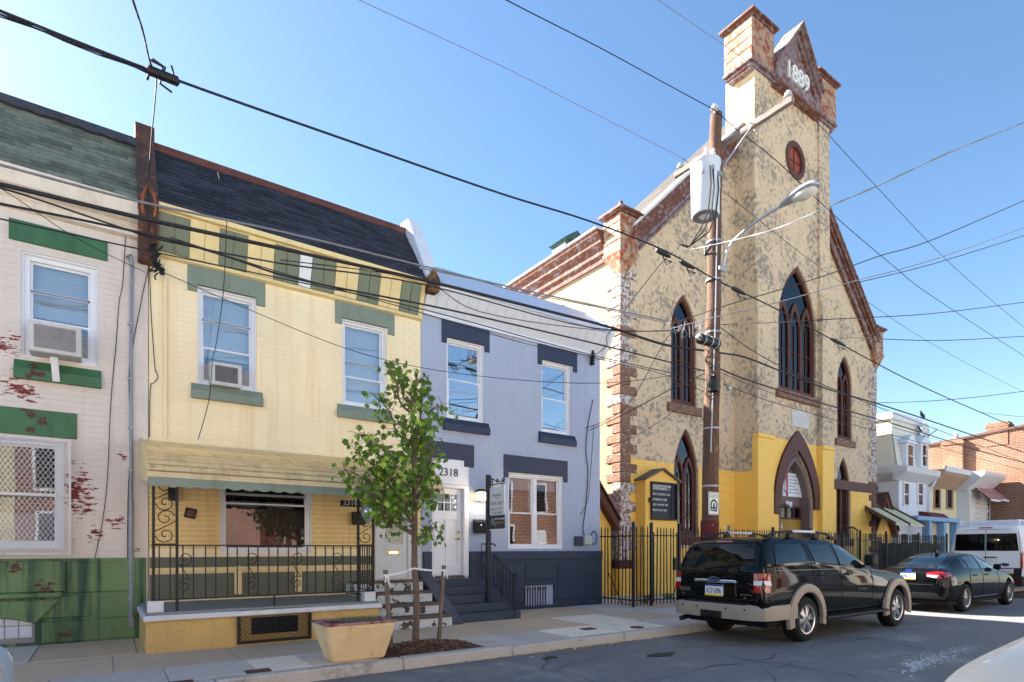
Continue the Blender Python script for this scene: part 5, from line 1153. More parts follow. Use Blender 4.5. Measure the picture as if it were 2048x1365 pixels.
# white sided house with red awnings
C = thing('awning_rowhouse', 'white sided two storey rowhouse with two red window awnings', 'house', (43, 12.9, .14))
YD = 12.9; cx0, cx1 = bx1 + .02, fx(1975, YD)
ybox(C, 'wall', cx0, cx1, YD, 24, .1, 5.6, M['bg_white2']); zC = fz(1940, 972, YD)
siding(C, 'y', YD - .002, cx0, cx1, .8, zC - .4, M['bg_white'], .3)
MB().prism([(YD, zC - .3), (YD - .9, zC + .55), (YD - .95, zC + .75), (24, zC + .9), (24, zC - .3)], 'x', cx0 - .5, cx1).build('cornice', M['bg_gray'], C, bevel=.02)
for px, in ((1953,), (1973,)):
    x = fx(px, YD); z1, z0 = fz(px, 985, YD), fz(px, 1005, YD)
    bwin(C, x - .35, x + .45, z0 - 1.2, z0 + .2, YD, M['bg_white2'])
    a = thing('window_awning', 'scalloped red metal awning over %s upper window of the white sided house' % ('the left' if px == 1953 else 'the right'), 'awning', (x, YD, z0), 'red window awnings')
    MB().prism([(YD - .03, z1 + .35), (YD - .95, z0 + .05), (YD - .95, z0 + .1), (YD - .03, z1 + .42)], 'x', x - .85, x + .7).build('sheet', M['bg_red'], a)
    b = MB(); b.box(x - .85, x + .7, YD - .98, YD - .94, z0 - .02, z0 + .1)
    for q in (-.85, -.08, .66): b.bar((x + q, YD - .04, z1 + .44), (x + q, YD - .98, z0 + .12), .05, .03)
    b.build('white_edge', M['bg_white2'], a)
# brick side wall of the last building
Dw = thing('brick_building', 'tall orange brick building with side chimneys at far right', 'building', (46, 12, .14))
dx = cx1 + .3; zt1 = 10.3
MB().prism([(9.0, .1), (26, .1), (26, 7.65), (9.0, 9.15)], 'x', dx, dx + 9).build('wall', M['bg_brick'], Dw)
MB().prism([(8.95, 9.15), (26, 7.65), (26, 7.77), (8.95, 9.29)], 'x', dx - .12, dx + 9).build('roof_coping', M['bg_brown'], Dw)
for (px, ya, yb, top) in ((1912, 14.0, 15.0, 882), (1998, 11.8, 12.6, 846)):
    Yc = None
    for q in range(80, 260):
        if at(px, 0, q / 10)[0] > dx: Yc = q / 10; break
    h = fz(px, top, Yc); b = MB(); b.box(dx - (.35 if px < 1950 else .04), dx + .8, Yc - .55, Yc + .55, .1 if px < 1950 else 8, h); b.box(dx - (.42 if px < 1950 else .06), dx + .86, Yc - .62, Yc + .62, h - .3, h - .12); b.build('chimney', M['bg_brick'], Dw, bevel=.02)
    if px < 1950:
        b = MB(); b.lathe([(.16, 0), (.13, .3), (.16, .32), (.1, .5), (.0, .55)], (dx + .2, Yc, h), n=10); b.build('chimney_pot', M['bg_gray'], Dw)
bush = thing('shrub', 'small round green shrub in front of the white sided house', 'shrub', (44, 11.2, .1))
# black board fence in front of the far houses
bf = thing('board_fence', 'black vertical board fence behind the iron pickets at the corner lot', 'fence', (28, 10.7, .14))
x = 25.1
while x < 31.0: MB().box(x, x + .135, 10.62, 10.66, .14, 1.85 + random.uniform(-.03, .03)).build('board', M['fence_black'], bf); x += .142
for z in (.5, 1.5): MB().box(25.1, 31, 10.66, 10.72, z, z + .08).build('fence_rail', M['fence_black'], bf)
# ================================================================== foliage helper
def leaf_mesh(name, m, c, rad, n, size, seed=0, parent=None, shell_=.55):
    rn = random.Random(seed); b = MB()
    for k in range(n):
        while True:
            p = Vector((rn.uniform(-1, 1), rn.uniform(-1, 1), rn.uniform(-1, 1)))
            if shell_ < p.length < 1: break
        if noise.noise(p * 2.3 + Vector((seed, 0, 0))) < -.12: continue
        q = Vector(c) + Vector((p.x * rad[0], p.y * rad[1], p.z * rad[2])); s = size * rn.uniform(.6, 1.3)
        a = Vector((rn.gauss(0, 1), rn.gauss(0, 1), rn.gauss(0, 1))).normalized(); e = a.orthogonal().normalized(); f = a.cross(e)
        b.add([q - e * s, q + f * s * .6, q + e * s, q - f * s * .6], [(0, 1, 2, 3)])
    o = b.build(name, m, parent, fixn=False); return o
leaf_mesh('foliage', M['weed'], (43.5, 11.0, 1.6), (1.2, .9, 1.0), 900, .14, 5, bush, .3); MB().tube([(43.5, 11, .1), (43.5, 11, 1.6)], .06).build('stem', M['bark'], bush)
# ================================================================== opposite side of the street (behind the camera; lights and reflections)
YO = -6.4
for k in range(12):
    x = -19 + k * 5.4; hh = thing('opposite_rowhouse', 'rowhouse across the street behind the camera, %s from the left end of its row' % ['first','second','third','fourth','fifth','sixth','seventh','eighth','ninth','tenth','eleventh','twelfth'][k], 'house', (x, YO, .14), 'row houses across the street')
    m = M['opp_brick'] if k in (4, 7) else [M['bg_white'], M['bg_white2'], M['bg_cream'], M['opp_brick'], M['bg_white2']][k % 5]  # unseen walls, mostly pale to bounce more sunlight; brick where reflections should be darker
    MB().box(x, x + 5.38, YO - 10, YO, .1, 6.6).build('wall', m, hh); MB().prism([(YO, 6.4), (YO + .4, 6.5), (YO + .45, 7.0), (YO - 1, 7.3), (YO - 10, 6.8), (YO - 10, 6.4)], 'x', x, x + 5.38).build('cornice', M['bg_white'] if k % 2 else M['bg_brown'], hh)
    for (a, z0, z1) in ((.6, 4.0, 5.7), (3.3, 4.0, 5.7), (.7, 1.4, 3.0)):
        MB().plate(rect(x + a - .1, x + a + 1.3, z0 - .1, z1 + .1), [rect(x + a, x + a + 1.2, z0, z1)], YO - .02, YO + .08).build('window', M['white_clean'], hh); MB().box(x + a, x + a + 1.2, YO - .02, YO + .03, z0, z1).build('pane', M['dark_room'], hh)
    MB().box(x + 3.5, x + 4.5, YO - .02, YO + .05, .6, 2.8).build('door', M['white_clean'] if k % 2 else M['ch_brown'], hh); MB().box(x + 3.2, x + 4.8, YO, YO + .9, .1, .55).build('steps', M['concrete'], hh)
for i, (x, h) in enumerate(((6.5, 8.5), (14.5, 9.5), (-9, 8))):
    t = thing('street_tree', 'leafy street tree behind the camera reflected in the %s' % ['blue house windows', 'black SUV glass', 'far left windows'][i], 'tree', (x, -5, .14), 'trees across the street')
    MB().tube([(x, -5, .1), (x + .1, -5, h * .35), (x, -5.1, h * .7)], [.16, .12, .05], 8).build('trunk', M['bark'], t, smooth=True); leaf_mesh('crown', M['leaf'], (x, -5, h * .72), (1.9, 1.6, h * .3), 3800, .16, 20 + i, t, .2)
# ================================================================== iron fence and gate
FY = 10.35
fe = thing('iron_fence', 'black iron picket fence along the church front with a return to the blue house', 'fence', (12, FY, .14))
pk = MB(); pk.box(-.011, .011, -.011, .011, 0, 2.0); pk.add([(-.011, -.011, 2.0), (.011, -.011, 2.0), (.011, .011, 2.0), (-.011, .011, 2.0), (0, 0, 2.06)], [(0,1,4),(1,2,4),(2,3,4),(3,0,4)])
pkm = pk.mesh('picket', M['iron'])
def post(x, y, par): MB().box(x - .035, x + .035, y - .035, y + .035, .1, 2.3).build('fence_post', M['iron'], par, bevel=.008)
def picket(x, y, par, top=2.22): o = link('picket', pkm, par, loc=(x, y, .17)); o.scale.z = (top - .17) / 2.06; o.rotation_euler = (random.gauss(0, .006), random.gauss(0, .006), 0)
corner = gnd(1257, 1214.8, .14); PX0 = corner[0] + .05
gx0, gx1 = 11.62, 12.72                                   # gate opening
gx2, gx3 = 21.6, 22.9
for z in (.3, 1.93):
    MB().box(PX0, gx0, FY - .016, FY + .016, z, z + .03).build('fence_rail', M['iron'], fe); MB().box(gx1, gx2, FY - .016, FY + .016, z, z + .03).build('fence_rail', M['iron'], fe)
    MB().box(gx3, 31, FY - .016, FY + .016, z, z + .03).build('fence_rail', M['iron'], fe); MB().box(PX0 - .016, PX0 + .016, FY, YF + .2, z, z + .03).build('fence_rail', M['iron'], fe)
for x in (PX0, gx0, gx1, 14.9, 17.2, 19.4, gx2, gx3, 25.0, 28, 31): post(x, FY, fe)
post(PX0, YF + .15, fe)
x = PX0 + .13
while x < 31:
    if not any(abs(x - q) < .05 for q in (gx0, gx1, gx2, gx3)) and not (gx0 < x < gx1) and not (gx2 < x < gx3): picket(x, FY, fe)
    x += .128
y = FY + .13
while y < YF + .1: picket(PX0, y, fe); y += .128
for (a, c) in (((PX0, FY + .9, 1.0), (PX0, FY + .4, .2)), ((gx1 + .06, FY + .02, 1.1), (gx1 + .35, FY + .5, .2))): MB().bar(a, c, .018, .018).build('fence_brace', M['iron'], fe)
def gate(lab, a, c, archd):
    g = thing('iron_gate', lab, 'gate', ((a + c) / 2, FY, .14)); a += .07; c -= .07; b = MB()
    b.box(a, a + .03, FY - .015, FY + .015, .22, 2.05); b.box(c - .03, c, FY - .015, FY + .015, .22, 2.05)
    for z in (.28, 1.95): b.box(a, c, FY - .014, FY + .014, z, z + .03)
    b.build('gate_frame', M['iron'], g); n = int((c - a) / .125)
    for k in range(1, n):
        x = a + (c - a) * k / n; t = 2.2 + (.16 * math.sin(math.pi * k / n) if archd else 0); picket(x, FY, g, t)
        if archd: b = MB(); b.lathe([(.0, t - .02), (.035, t + .03), (.0, t + .1)], (x, FY, 0), n=6); b.build('finial', M['iron'], g)
    return g
ga = gate('narrow iron gate with lock box in front of the notice board', gx0, gx1, False); MB().box(gx1 - .24, gx1 - .1, FY - .04, FY + .03, 1.05, 1.38).build('lock_box', M['iron'], ga, bevel=.01)
for z in (.5, 1.1, 1.7): MB().box(gx0 + .0, gx0 + .1, FY - .03, FY - .018, z, z + .06).build('hinge', M['iron'], ga)
gate('arched top iron gate with spear finials before the church door', gx2, gx3, True)
# weeds behind the fence
for i, (x, y, s, lab) in enumerate(((12.0, 10.9, .22, 'leafy green weed behind the iron fence left of the gate'), (13.4, 11.3, .18, 'low green weed at the foot of the notice board'), (15.4, 10.6, .14, 'small weed tuft behind the pickets near the pole'))):
    w = thing('weed', lab, 'weed', (x, y, .13)); b = MB()
    for k in range(60):
        a = random.uniform(0, 6.28); r = random.uniform(0, s); h = random.uniform(.05, s); p = Vector((x + r * math.cos(a), y + r * math.sin(a), .13 + h)); q = .04
        b.add([p + Vector((-q, 0, -.01)), p + Vector((0, -q * .6, .02)), p + Vector((q, 0, -.01)), p + Vector((0, q * .6, .03))], [(0, 1, 2, 3)])
        if k % 4 == 0: b.tube([(x, y, .1), tuple(p)], .004, 4)
    b.build('leaves', M['weed'], w, fixn=False)
# ================================================================== utility pole
PB, PT = Vector((10.28, 7.62, .1)), Vector((10.56, 7.62, 10.75))
def pole_at(z): return PB + (PT - PB) * ((z - PB.z) / (PT.z - PB.z))
up = thing('utility_pole', 'tall weathered wooden utility pole with crossarm standing behind the black SUV', 'utility pole', tuple(PB))
n = 24; pts = [PB + (PT - PB) * (k / n) + Vector((.012 * math.sin(k * 1.3), .012 * math.cos(k * 1.9), 0)) for k in range(n + 1)]
MB().tube(pts, [.182 - .062 * k / n for k in range(n + 1)], 18).build('shaft', M['pole'], up, smooth=True)
b = MB(); b.tube([pole_at(.12), pole_at(2.2)], [.187, .184], 18); b.build('painted_base', M['pole_paint'], up, smooth=True)
xa = pole_at(10.15); ax = xa.x + .19
MB().box(ax - .05, ax + .05, 6.05, 8.85, 10.1, 10.22).build('crossarm', M['gray_wood2'], up, bevel=.008)
for s in (-1, 1): MB().bar((ax - .06, 7.62 + s * .75, 10.12), (xa.x + .06, 7.62 + s * .06, 9.55), .03, .012).build('crossarm_brace', M['galv'], up)
def insulator(p, par):
    b = MB(); b.lathe([(.02, -.06), (.03, 0), (.085, .01), (.08, .035), (.04, .045), (.07, .06), (.065, .085), (.03, .095), (.035, .125), (0, .13)], p, n=14); return b.build('insulator', M['ceramic'], par, smooth=True)
for p in ((ax, 6.15, 10.25), (ax, 8.7, 10.25), (PT.x - .16, 7.55, 10.72)): insulator(p, up)
b = MB(); b.box(ax - .2, ax - .06, 8.1, 8.2, 9.6, 10.1); b.tube([(ax - .15, 8.15, 9.9), (ax - .35, 8.1, 9.75), (ax - .5, 7.9, 9.5)], .03); b.build('cutout_bracket', M['galv'], up)
for z in (2.9, 4.1, 6.1, 7.2, 8.0): MB().lathe([(.165, 0), (.172, .005), (.172, .03), (.165, .035)], tuple(pole_at(z)), n=18).build('pole_band', M['galv'], up)
p = pole_at(7.9); b = MB(); b.bar((p.x - .1, p.y - .1, 8.0), (p.x - .45, p.y - .1, 7.6), .02, .05); b.bar((p.x - .1, p.y - .1, 7.75), (p.x - .45, p.y - .1, 7.6), .02, .04); b.bar((p.x - .45, p.y - .1, 7.6), (p.x - .45, p.y - .1, 7.75), .03, .03); b.build('spool_bracket', M['iron'], up)
b = MB(); b.tube([pole_at(9) + Vector((-.1, -.14, 0)), pole_at(6) + Vector((-.12, -.14, 0)), pole_at(3.6) + Vector((-.17, -.12, 0))], .014); b.build('ground_wire', M['galv'], up)
# transformer
tx, ty = 9.92, 7.42; tf = thing('pole_transformer', 'pale gray can transformer hung on the utility pole', 'transformer', (tx, ty, 8.25))
MB().lathe([(.2, 8.3), (.255, 8.3), (.27, 8.33), (.285, 9.3), (.3, 9.31), (.3, 9.36), (.27, 9.38), (.15, 9.44), (0, 9.45)], (tx, ty, 0), n=32).build('can', M['trafo'], tf, smooth=True)
MB().lathe([(.0, 8.31), (.12, 8.312), (.125, 8.29), (.2, 8.295), (.245, 8.29), (.25, 8.31), (0, 8.33)], (tx, ty, 0), n=28).build('underside', M['trafo_dark'], tf, smooth=True)
MB().box(tx + .25, pole_at(9).x - .1, ty + .0, ty + .14, 9.05, 9.17).build('hanger', M['galv'], tf); MB().box(tx + .25, pole_at(8.5).x - .1, ty + .0, ty + .14, 8.5, 8.6).build('hanger', M['galv'], tf)
for (dx, dy) in ((-.1, -.1), (.05, -.15)): MB().lathe([(.03, 9.4), (.05, 9.42), (.035, 9.46), (.05, 9.5), (.03, 9.54), (.045, 9.57), (0, 9.62)], (tx + dx, ty + dy, 0), n=10).build('bushing', M['ceramic'], tf, smooth=True)
for (a, z) in ((3.6, 9.0), (4.3, 9.05), (5.0, 9.0)): MB().lathe([(.03, 0), (.03, .06), (.015, .1), (0, .1)], (tx + .3 * math.cos(a), ty + .3 * math.sin(a), z), n=8).build('terminal', M['galv'], tf)
for k, off in enumerate((-.22, -.12, .02)):
    b = MB(); b.tube([(tx + off, ty - .27, 9.1), (tx + off - .02, ty - .31, 8.7), (tx + off - .06, ty - .28, 8.2), (tx + off - .18, ty - .2, 7.85), (tx - .55, ty - .05, 7.52), (tx - .8 + .1 * k, ty, 7.5)], .014, 6); b.build('lead', M['rubber'], tf, smooth=True)
# street light
q = pole_at(7.45); sl = thing('street_light', 'cobra head street light on curved steel arm from the utility pole', 'street light', tuple(q))
arm = [Vector((q.x + .02, 7.42, 7.44)), Vector((q.x + .03, 7.36, 7.7)), Vector((q.x + .05, 7.2, 7.9)), Vector((q.x + .07, 6.8, 8.05)), Vector((q.x + .08, 6.4, 8.12)), Vector((q.x + .09, 6.15, 8.14))]
MB().tube(arm, .03, 10).build('arm', M['galv'], sl, smooth=True); MB().box(q.x - .1, q.x + .14, 7.4, 7.46, 7.36, 7.44).build('arm_bracket', M['galv'], sl, bevel=.01)
lx = q.x + .1; b = MB()
secs = [(6.22, .05, .05, 8.14), (6.1, .09, .07, 8.15), (5.95, .14, .1, 8.17), (5.75, .175, .12, 8.19), (5.6, .165, .11, 8.2), (5.5, .11, .07, 8.2), (5.47, .03, .02, 8.19)]
vs, fs = [], []; m = 12
for (y, w, h, z) in secs:
    for k in range(m): a = 2 * math.pi * k / m; vs.append((lx + w * math.cos(a), y, z + h * math.sin(a) * (1.0 if math.sin(a) > 0 else .35)))
for i in range(len(secs) - 1):
    for k in range(m): fs.append((i * m + k, i * m + (k + 1) % m, (i + 1) * m + (k + 1) % m, (i + 1) * m + k))
fs += [tuple(reversed(range(m))), tuple(range((len(secs) - 1) * m, len(secs) * m))]
MB().add(vs, fs).build('lamp_head', M['galv'], sl, smooth=True)
vs, fs = [], []
for (y, w, d) in ((6.0, .03, .02), (5.95, .1, .06), (5.8, .14, .12), (5.65, .135, .12), (5.55, .09, .06), (5.52, .03, .02)):
    for k in range(m): a = math.pi * k / (m - 1); vs.append((lx + w * math.cos(a), y, 8.165 - d * math.sin(a)))
for i in range(5):
    for k in range(m - 1): fs.append((i * m + k, i * m + k + 1, (i + 1) * m + k + 1, (i + 1) * m + k))
MB().add(vs, fs).build('lens', mat('frosted_lens', S(190, 192, 190), .1, 6, .15, .05, 30), sl, smooth=True)
b = MB(); b.lathe([(.03, 0), (.035, .04), (.02, .06), (0, .06)], (lx, 5.8, 8.3), n=10); b.build('photocell', M['black_plastic'], sl)
# neighbourhood sign
sY = 7.62 - .2; s0, s1 = 10.02, 10.36; sz0, sz1 = fz(1409, 1029, sY), fz(1409, 983, sY)
ts = thing('watch_sign', 'white town watch sign with round dark emblem fixed to the utility pole', 'sign', ((s0 + s1) / 2, sY, sz0))
MB().box(s0, s1, sY - .006, sY + .006, sz0, sz1).build('plate', M['sign_white'], ts, bevel=.004)
b = MB(); b.plate(rect(s0 + .012, s1 - .012, sz0 + .012, sz1 - .012), [rect(s0 + .02, s1 - .02, sz0 + .02, sz1 - .02)], sY - .009, sY - .006)
cxm, czm = (s0 + s1) / 2, (sz0 + sz1) / 2 - .03
cir = lambda r: [(cxm + r * math.cos(a / 22 * 6.2832), czm + r * math.sin(a / 22 * 6.2832)) for a in range(22)]
b.plate(cir(.115), [cir(.075)], sY - .009, sY - .006); b.prism([(cxm - .03, czm - .05), (cxm + .03, czm - .05), (cxm + .02, czm + .02), (cxm, czm + .06), (cxm - .02, czm + .02)], 'y', sY - .01, sY - .006); b.prism([(cxm - .12, czm - .12), (cxm + .09, czm - .14), (cxm + .1, czm - .06), (cxm - .11, czm - .04)], 'y', sY - .011, sY - .006)
b.build('emblem', M['sign_navy'], ts)
b = MB(); b.text('THIS AREA IS', (cxm, sY - .008, sz1 - .075), (1, 0, 0), (0, 0, 1), .042, .003, align='CENTER'); b.text('PATROLLED', (cxm, sY - .008, sz1 - .12), (1, 0, 0), (0, 0, 1), .045, .003, align='CENTER'); b.build('lettering', mat('green_print', S(110, 140, 60), .05, 5, .5, .02, 30), ts)
b = MB(); b.text('TOWN WATCH', (cxm, sY - .0125, czm - .105), (1, 0, 0), (0, .0, 1), .032, .002, align='CENTER'); b.build('ring_lettering', M['sign_white'], ts)
# splice case, junction boxes, loops
sp = thing('splice_case', 'black cable splice case hanging beside the utility pole', 'cable box', (10.1, 7.42, 5.75)); q = pole_at(5.75)
b = MB(); b.lathe([(.05, -.34), (.09, -.33), (.1, -.28), (.1, .24), (.08, .3), (.05, .31)], (q.x - .42, 7.4, 5.8), 'x', 12); b.build('case', M['black_plastic'], sp, smooth=True)
for o in (-.2, .02, .2): MB().lathe([(.103, -.012), (.108, -.01), (.108, .01), (.103, .012)], (q.x - .42 + o, 7.4, 5.8), 'x', 12).build('case_band', M['galv'], sp)
sb = thing('coiled_cable', 'black coil of spare cable strapped to the pole below the splice case', 'cable coil', (10.15, 7.4, 5.0)); b = MB()
for k in range(14):
    r = random.uniform(.1, .24); cz = random.uniform(4.75, 5.5); ccx = q.x - .27 + random.uniform(-.12, .06); ph = random.uniform(0, 6)
    b.tube([(ccx + r * .6 * math.cos(a / 12 * 6.283 + ph), 7.4 - .05 * math.sin(a * 1.1 + k), cz + r * 1.1 * math.sin(a / 12 * 6.283 + ph)) for a in range(random.choice((7, 9, 13)))], .009, 5)
b.build('loops', M['rubber'], sb, smooth=True)
b = MB(); b.lathe([(.05, -.16), (.11, -.14), (.12, .1), (.07, .16), (0, .17)], (q.x - .3, 7.4, 4.95), 'z', 12); b.build('closure', M['black_plastic'], sb, smooth=True)
b = MB(); b.lathe([(.02, -.05), (.05, -.03), (.055, .03), (.02, .05)], (q.x + .24, 7.4, 4.97), 'x', 10); b.tube([(q.x + .2, 7.4, 4.9), (q.x + .3, 7.38, 4.7), (q.x + .24, 7.4, 4.5), (q.x + .17, 7.42, 4.2), (q.x + .2, 7.4, 4.0)], .008, 5); b.build('clamp', M['galv'], sb)
# ================================================================== overhead wires
def cat(p, q, sag, n=14): return [tuple(Vector(p).lerp(Vector(q), k / n) - Vector((0, 0, sag * 4 * (k / n) * (1 - k / n)))) for k in range(n + 1)]
def smooth_path(P, k=5):
    out = []
    for i in range(len(P) - 1):
        p0, p1, p2, p3 = (Vector(P[max(i - 1, 0)]), Vector(P[i]), Vector(P[i + 1]), Vector(P[min(i + 2, len(P) - 1)]))
        for j in range(k):
            t = j / k; out.append(tuple(.5 * ((2 * p1) + (p2 - p0) * t + (2 * p0 - 5 * p1 + 4 * p2 - p3) * t * t + (3 * p1 - p0 - 3 * p2 + p3) * t ** 3)))
    return out + [tuple(P[-1])]
def wire(label, pts, r, m='rubber', cat_='cable', name='overhead_wire', group=None, twist=None):
    P_ = smooth_path([at(*p) for p in pts]); b = MB(); r *= .85; b.tube(P_, r, 6)
    if twist:
        for k in range(2): b.tube([(p[0], p[1] + twist * math.cos(i * 1.1 + 3.14 * k), p[2] + twist * math.sin(i * 1.1 + 3.14 * k)) for i, p in enumerate(P_)], r * .7, 5)
    return tag(b.build(name, M[m], smooth=True), label, cat_, group)
W = 7.5
wire('thick black power cable crossing from upper left sky to the pole and lower right', [(-160, -42, W), (0, 22, W), (330, 152, W), (700, 283, W), (1000, 387, W), (1180, 443, W), (1330, 502, W), (1432, 560, W), (1560, 622, W), (1680, 688, W), (1850, 776, W), (2048, 862, W), (2200, 925, W)], .018)
wire('twisted companion strand wrapped along the thick black power cable at upper left', [(-160, -36, W - .03), (0, 29, W - .03), (300, 146, W - .03), (345, 163, W - .03)], .012, twist=.02)
wire('thin high wire from top centre to the far end of the crossarm', [(650, -38, 8.7), (718, 0, 8.7), (1000, 131, 8.7), (1200, 233, 8.7), (1366, 317, 8.7)], .007, 'cable_gray')
wire('thin wire running down to the right behind the pole from the far crossarm end', [(1366, 317, 8.7), (1480, 410, 8.7), (1653, 545, 8.7), (1860, 686, 8.7), (2048, 785, 8.7), (2150, 830, 8.7)], .008)
wire('black wire from top right of centre down to the pole top insulator', [(930, -50, W), (1012, 0, W), (1200, 96, W), (1330, 167, W), (1432, 222, W)], .011)
wire('spliced black wire from the pole top down across the church tower', [(1432, 222, W), (1480, 265, W), (1545, 315, W), (1633, 398, W), (1703, 462, W), (1790, 535, W), (1860, 590, W), (2048, 712, W), (2150, 770, W)], .011)
wire('thin pale wire across upper right sky to the near end of the crossarm', [(1270, -35, 6.15), (1315, 0, 6.15), (1440, 85, 6.15), (1553, 166, 6.15)], .006, 'cable_gray')
wire('thin wire falling from the near crossarm tip across the blue sky at right', [(1553, 166, 6.15), (1640, 252, 6.15), (1740, 360, 6.15), (1900, 527, 6.15), (2048, 655, 6.15), (2150, 735, 6.15)], .007)
# telephone and cable bundle in front of the house fronts
B = 8.1
wire('heavy black cable sagging past the row house roofs to the splice case', [(-150, 342, B), (0, 369, B), (285, 437, B), (560, 497, B), (840, 559, B), (1030, 606, B), (1210, 652, B), (1330, 690, B), (1420, 703, B)], .028)
wire('pale gray insulated cable above the heavy telephone cable along the row house roofs', [(-150, 292, B), (0, 330, B), (285, 405, B), (560, 463, B), (820, 526, B), (1035, 578, B), (1250, 624, B), (1335, 643, B)], .017, 'cable_gray')
wire('second pale service cable just under the gray one near the blue house roof', [(840, 536, B), (960, 562, B), (1033, 583, B), (1180, 612, B), (1330, 646, B)], .01, 'cable_gray')
wire('black cable crossing in front of the striped cornice', [(-150, 352, B + .2), (0, 376, B + .2), (240, 455, B + .2), (330, 482, B + .2), (560, 527, B + .2), (850, 570, B + .2), (1190, 657, B + .2), (1400, 660, B + .2)], .012)
wire('twin black cable passing below the striped cornice to the coil on the pole', [(-150, 385, B + .1), (0, 408, B + .1), (300, 470, B + .1), (450, 512, B + .1), (600, 560, B + .1), (860, 612, B + .1), (1030, 650, B + .1), (1200, 690, B + .1), (1420, 745, B + .1)], .016)
wire('thin black wire from the far left edge rising over the green lintel', [(-150, 405, B + .3), (0, 438, B + .3), (310, 505, B + .3), (600, 565, B + .3), (850, 620, B + .3), (1190, 712, B + .3), (1410, 760, B + .3)], .01)
wire('thin low wire sagging across the yellow and blue house walls', [(315, 540, 11.3), (480, 612, 11.1), (700, 700, 10.6), (880, 742, 10), (1090, 764, 9.2), (1250, 764, 8.5), (1420, 738, 7.7)], .007)
wire('thin wire from far left crossing down through the striped cornice', [(-150, 300, 9.4), (0, 376, 9.6), (150, 475, 10.2), (290, 545, 11.2)], .006)
wire('black wire ending on the insulator of the blue house', [(340, 475, 9), (560, 545, 9.2), (850, 628, 9.8), (1060, 690, 10.6), (1185, 712, 11.35)], .009)
wire('loose wire from the blue house insulator to the pole coil', [(1185, 716, 11.35), (1240, 728, 10), (1330, 750, 8.6), (1420, 790, 7.7)], .009)
wire('nearly level wire along the blue house cornice', [(560, 520, B), (840, 560, B), (960, 624, B), (1190, 660, B), (1340, 662, B), (1400, 655, B)], .008)
wire('service wire strung from the church corner up to the power cable', [(1185, 715, 11.3), (1214, 690, 10.8), (1218, 665, 10), (1305, 548, 8.4), (1345, 505, W)], .012)
wire('black service wire from the blue house wall bracket to the pole', [(1170, 857, 11.4), (1210, 842, 10.6), (1260, 805, 9.6), (1320, 700, 8.6), (1345, 665, 8.2), (1390, 650, 7.7)], .009)
wire('straight black drop wire from blue house meter cable to the pole coil', [(1178, 862, 11.35), (1250, 828, 9.8), (1340, 780, 8.4), (1415, 745, 7.7)], .011)
wire('thin long wire sloping from lower left of the church up to the pole', [(1225, 895, 12.4), (1290, 862, 10.6), (1350, 822, 9.2), (1425, 770, 7.7)], .007)
# from the pole to the right
wire('black wire from the pole to the far right passing under the big church window', [(1440, 655, W), (1540, 722, W), (1700, 792, W), (1870, 858, W), (2048, 925, W), (2150, 960, W)], .012)
wire('heavy black cable from the splice case falling toward the white van', [(1430, 705, W), (1490, 715, W), (1560, 742, W), (1660, 780, W), (1800, 822, W), (2048, 905, W), (2150, 935, W)], .022)
wire('twin cable from pole coil to right across the church base', [(1440, 738, W), (1500, 762, W), (1640, 806, W), (1800, 852, W), (1960, 902, W), (2100, 940, W)], .018)
wire('lowest wire from pole clamp across yellow tower wall to the right', [(1445, 768, W), (1530, 800, W), (1640, 832, W), (1790, 872, W), (1950, 915, W), (2100, 955, W)], .009)
wire('thin wire between the twin cable and the lowest wire', [(1440, 745, W + .1), (1530, 782, W + .1), (1650, 818, W + .1), (1760, 848, W + .1), (2000, 915, W + .1)], .007)
wire('pale wire climbing from the power cable to upper right edge of the sky', [(1380, 500, W), (1470, 480, 6), (1560, 455, 5), (1660, 412, 4.2), (1760, 370, 3.7), (1900, 305, 3.2), (2048, 246, 2.9), (2150, 205, 2.7)], .009, 'cable_gray', twist=.008)
wire('black wire rising from the pole through the tower window to right edge', [(1340, 650, W), (1450, 612, 6.4), (1560, 580, 5.6), (1660, 548, 5), (1760, 512, 4.6), (1860, 482, 4.2), (2048, 402, 3.8), (2150, 360, 3.6)], .009)
wire('upper of the two close wires rising to right edge above the church eaves', [(1340, 658, W), (1450, 630, 6.4), (1560, 604, 5.7), (1700, 565, 5), (1860, 522, 4.5), (2048, 456, 4.1), (2150, 420, 3.9)], .009, 'cable_gray')
wire('lower of the two close wires rising to right edge above the church eaves', [(1700, 569, 5.02), (1860, 530, 4.5), (2048, 472, 4.1), (2150, 440, 3.9)], .008)
wire('level black wire from the pole band to the right edge across the tower window', [(1440, 650, W), (1560, 645, 6), (1680, 638, 5.1), (1860, 628, 4.4), (2048, 605, 4), (2150, 592, 3.9)], .008)
wire('slack level wire attached to the power cable near the church right pinnacle', [(1672, 678, 7.5), (1720, 676, 6.4), (1800, 680, 5.6), (1900, 681, 5), (2048, 673, 4.5), (2150, 666, 4.3)], .009)
wire('black drop wire leaving the right cables toward the right edge above the white house', [(1755, 806, 7.5), (1830, 804, 6.2), (1930, 797, 5.4), (2048, 783, 4.9), (2150, 770, 4.6)], .009)
wire('short wire fanning right above the brick building', [(1960, 825, 7.5), (2000, 830, 7), (2048, 834, 6.5), (2150, 840, 6)], .008)
wire('twisted service drop hanging from the power cable to the brown parapet', [(258, -20, 5.2), (285, 60, 6.2), (300, 125, 7.3), (312, 150, 7.6), (310, 200, 9), (302, 290, 10.6), (296, 400, 11.05), (300, 500, 11.1)], .011, twist=.012)
b = MB(); p = at(326, 152, 7.45); b.lathe([(.02, -.16), (.05, -.14), (.05, .14), (.02, .16)], p, 'x', 8); 
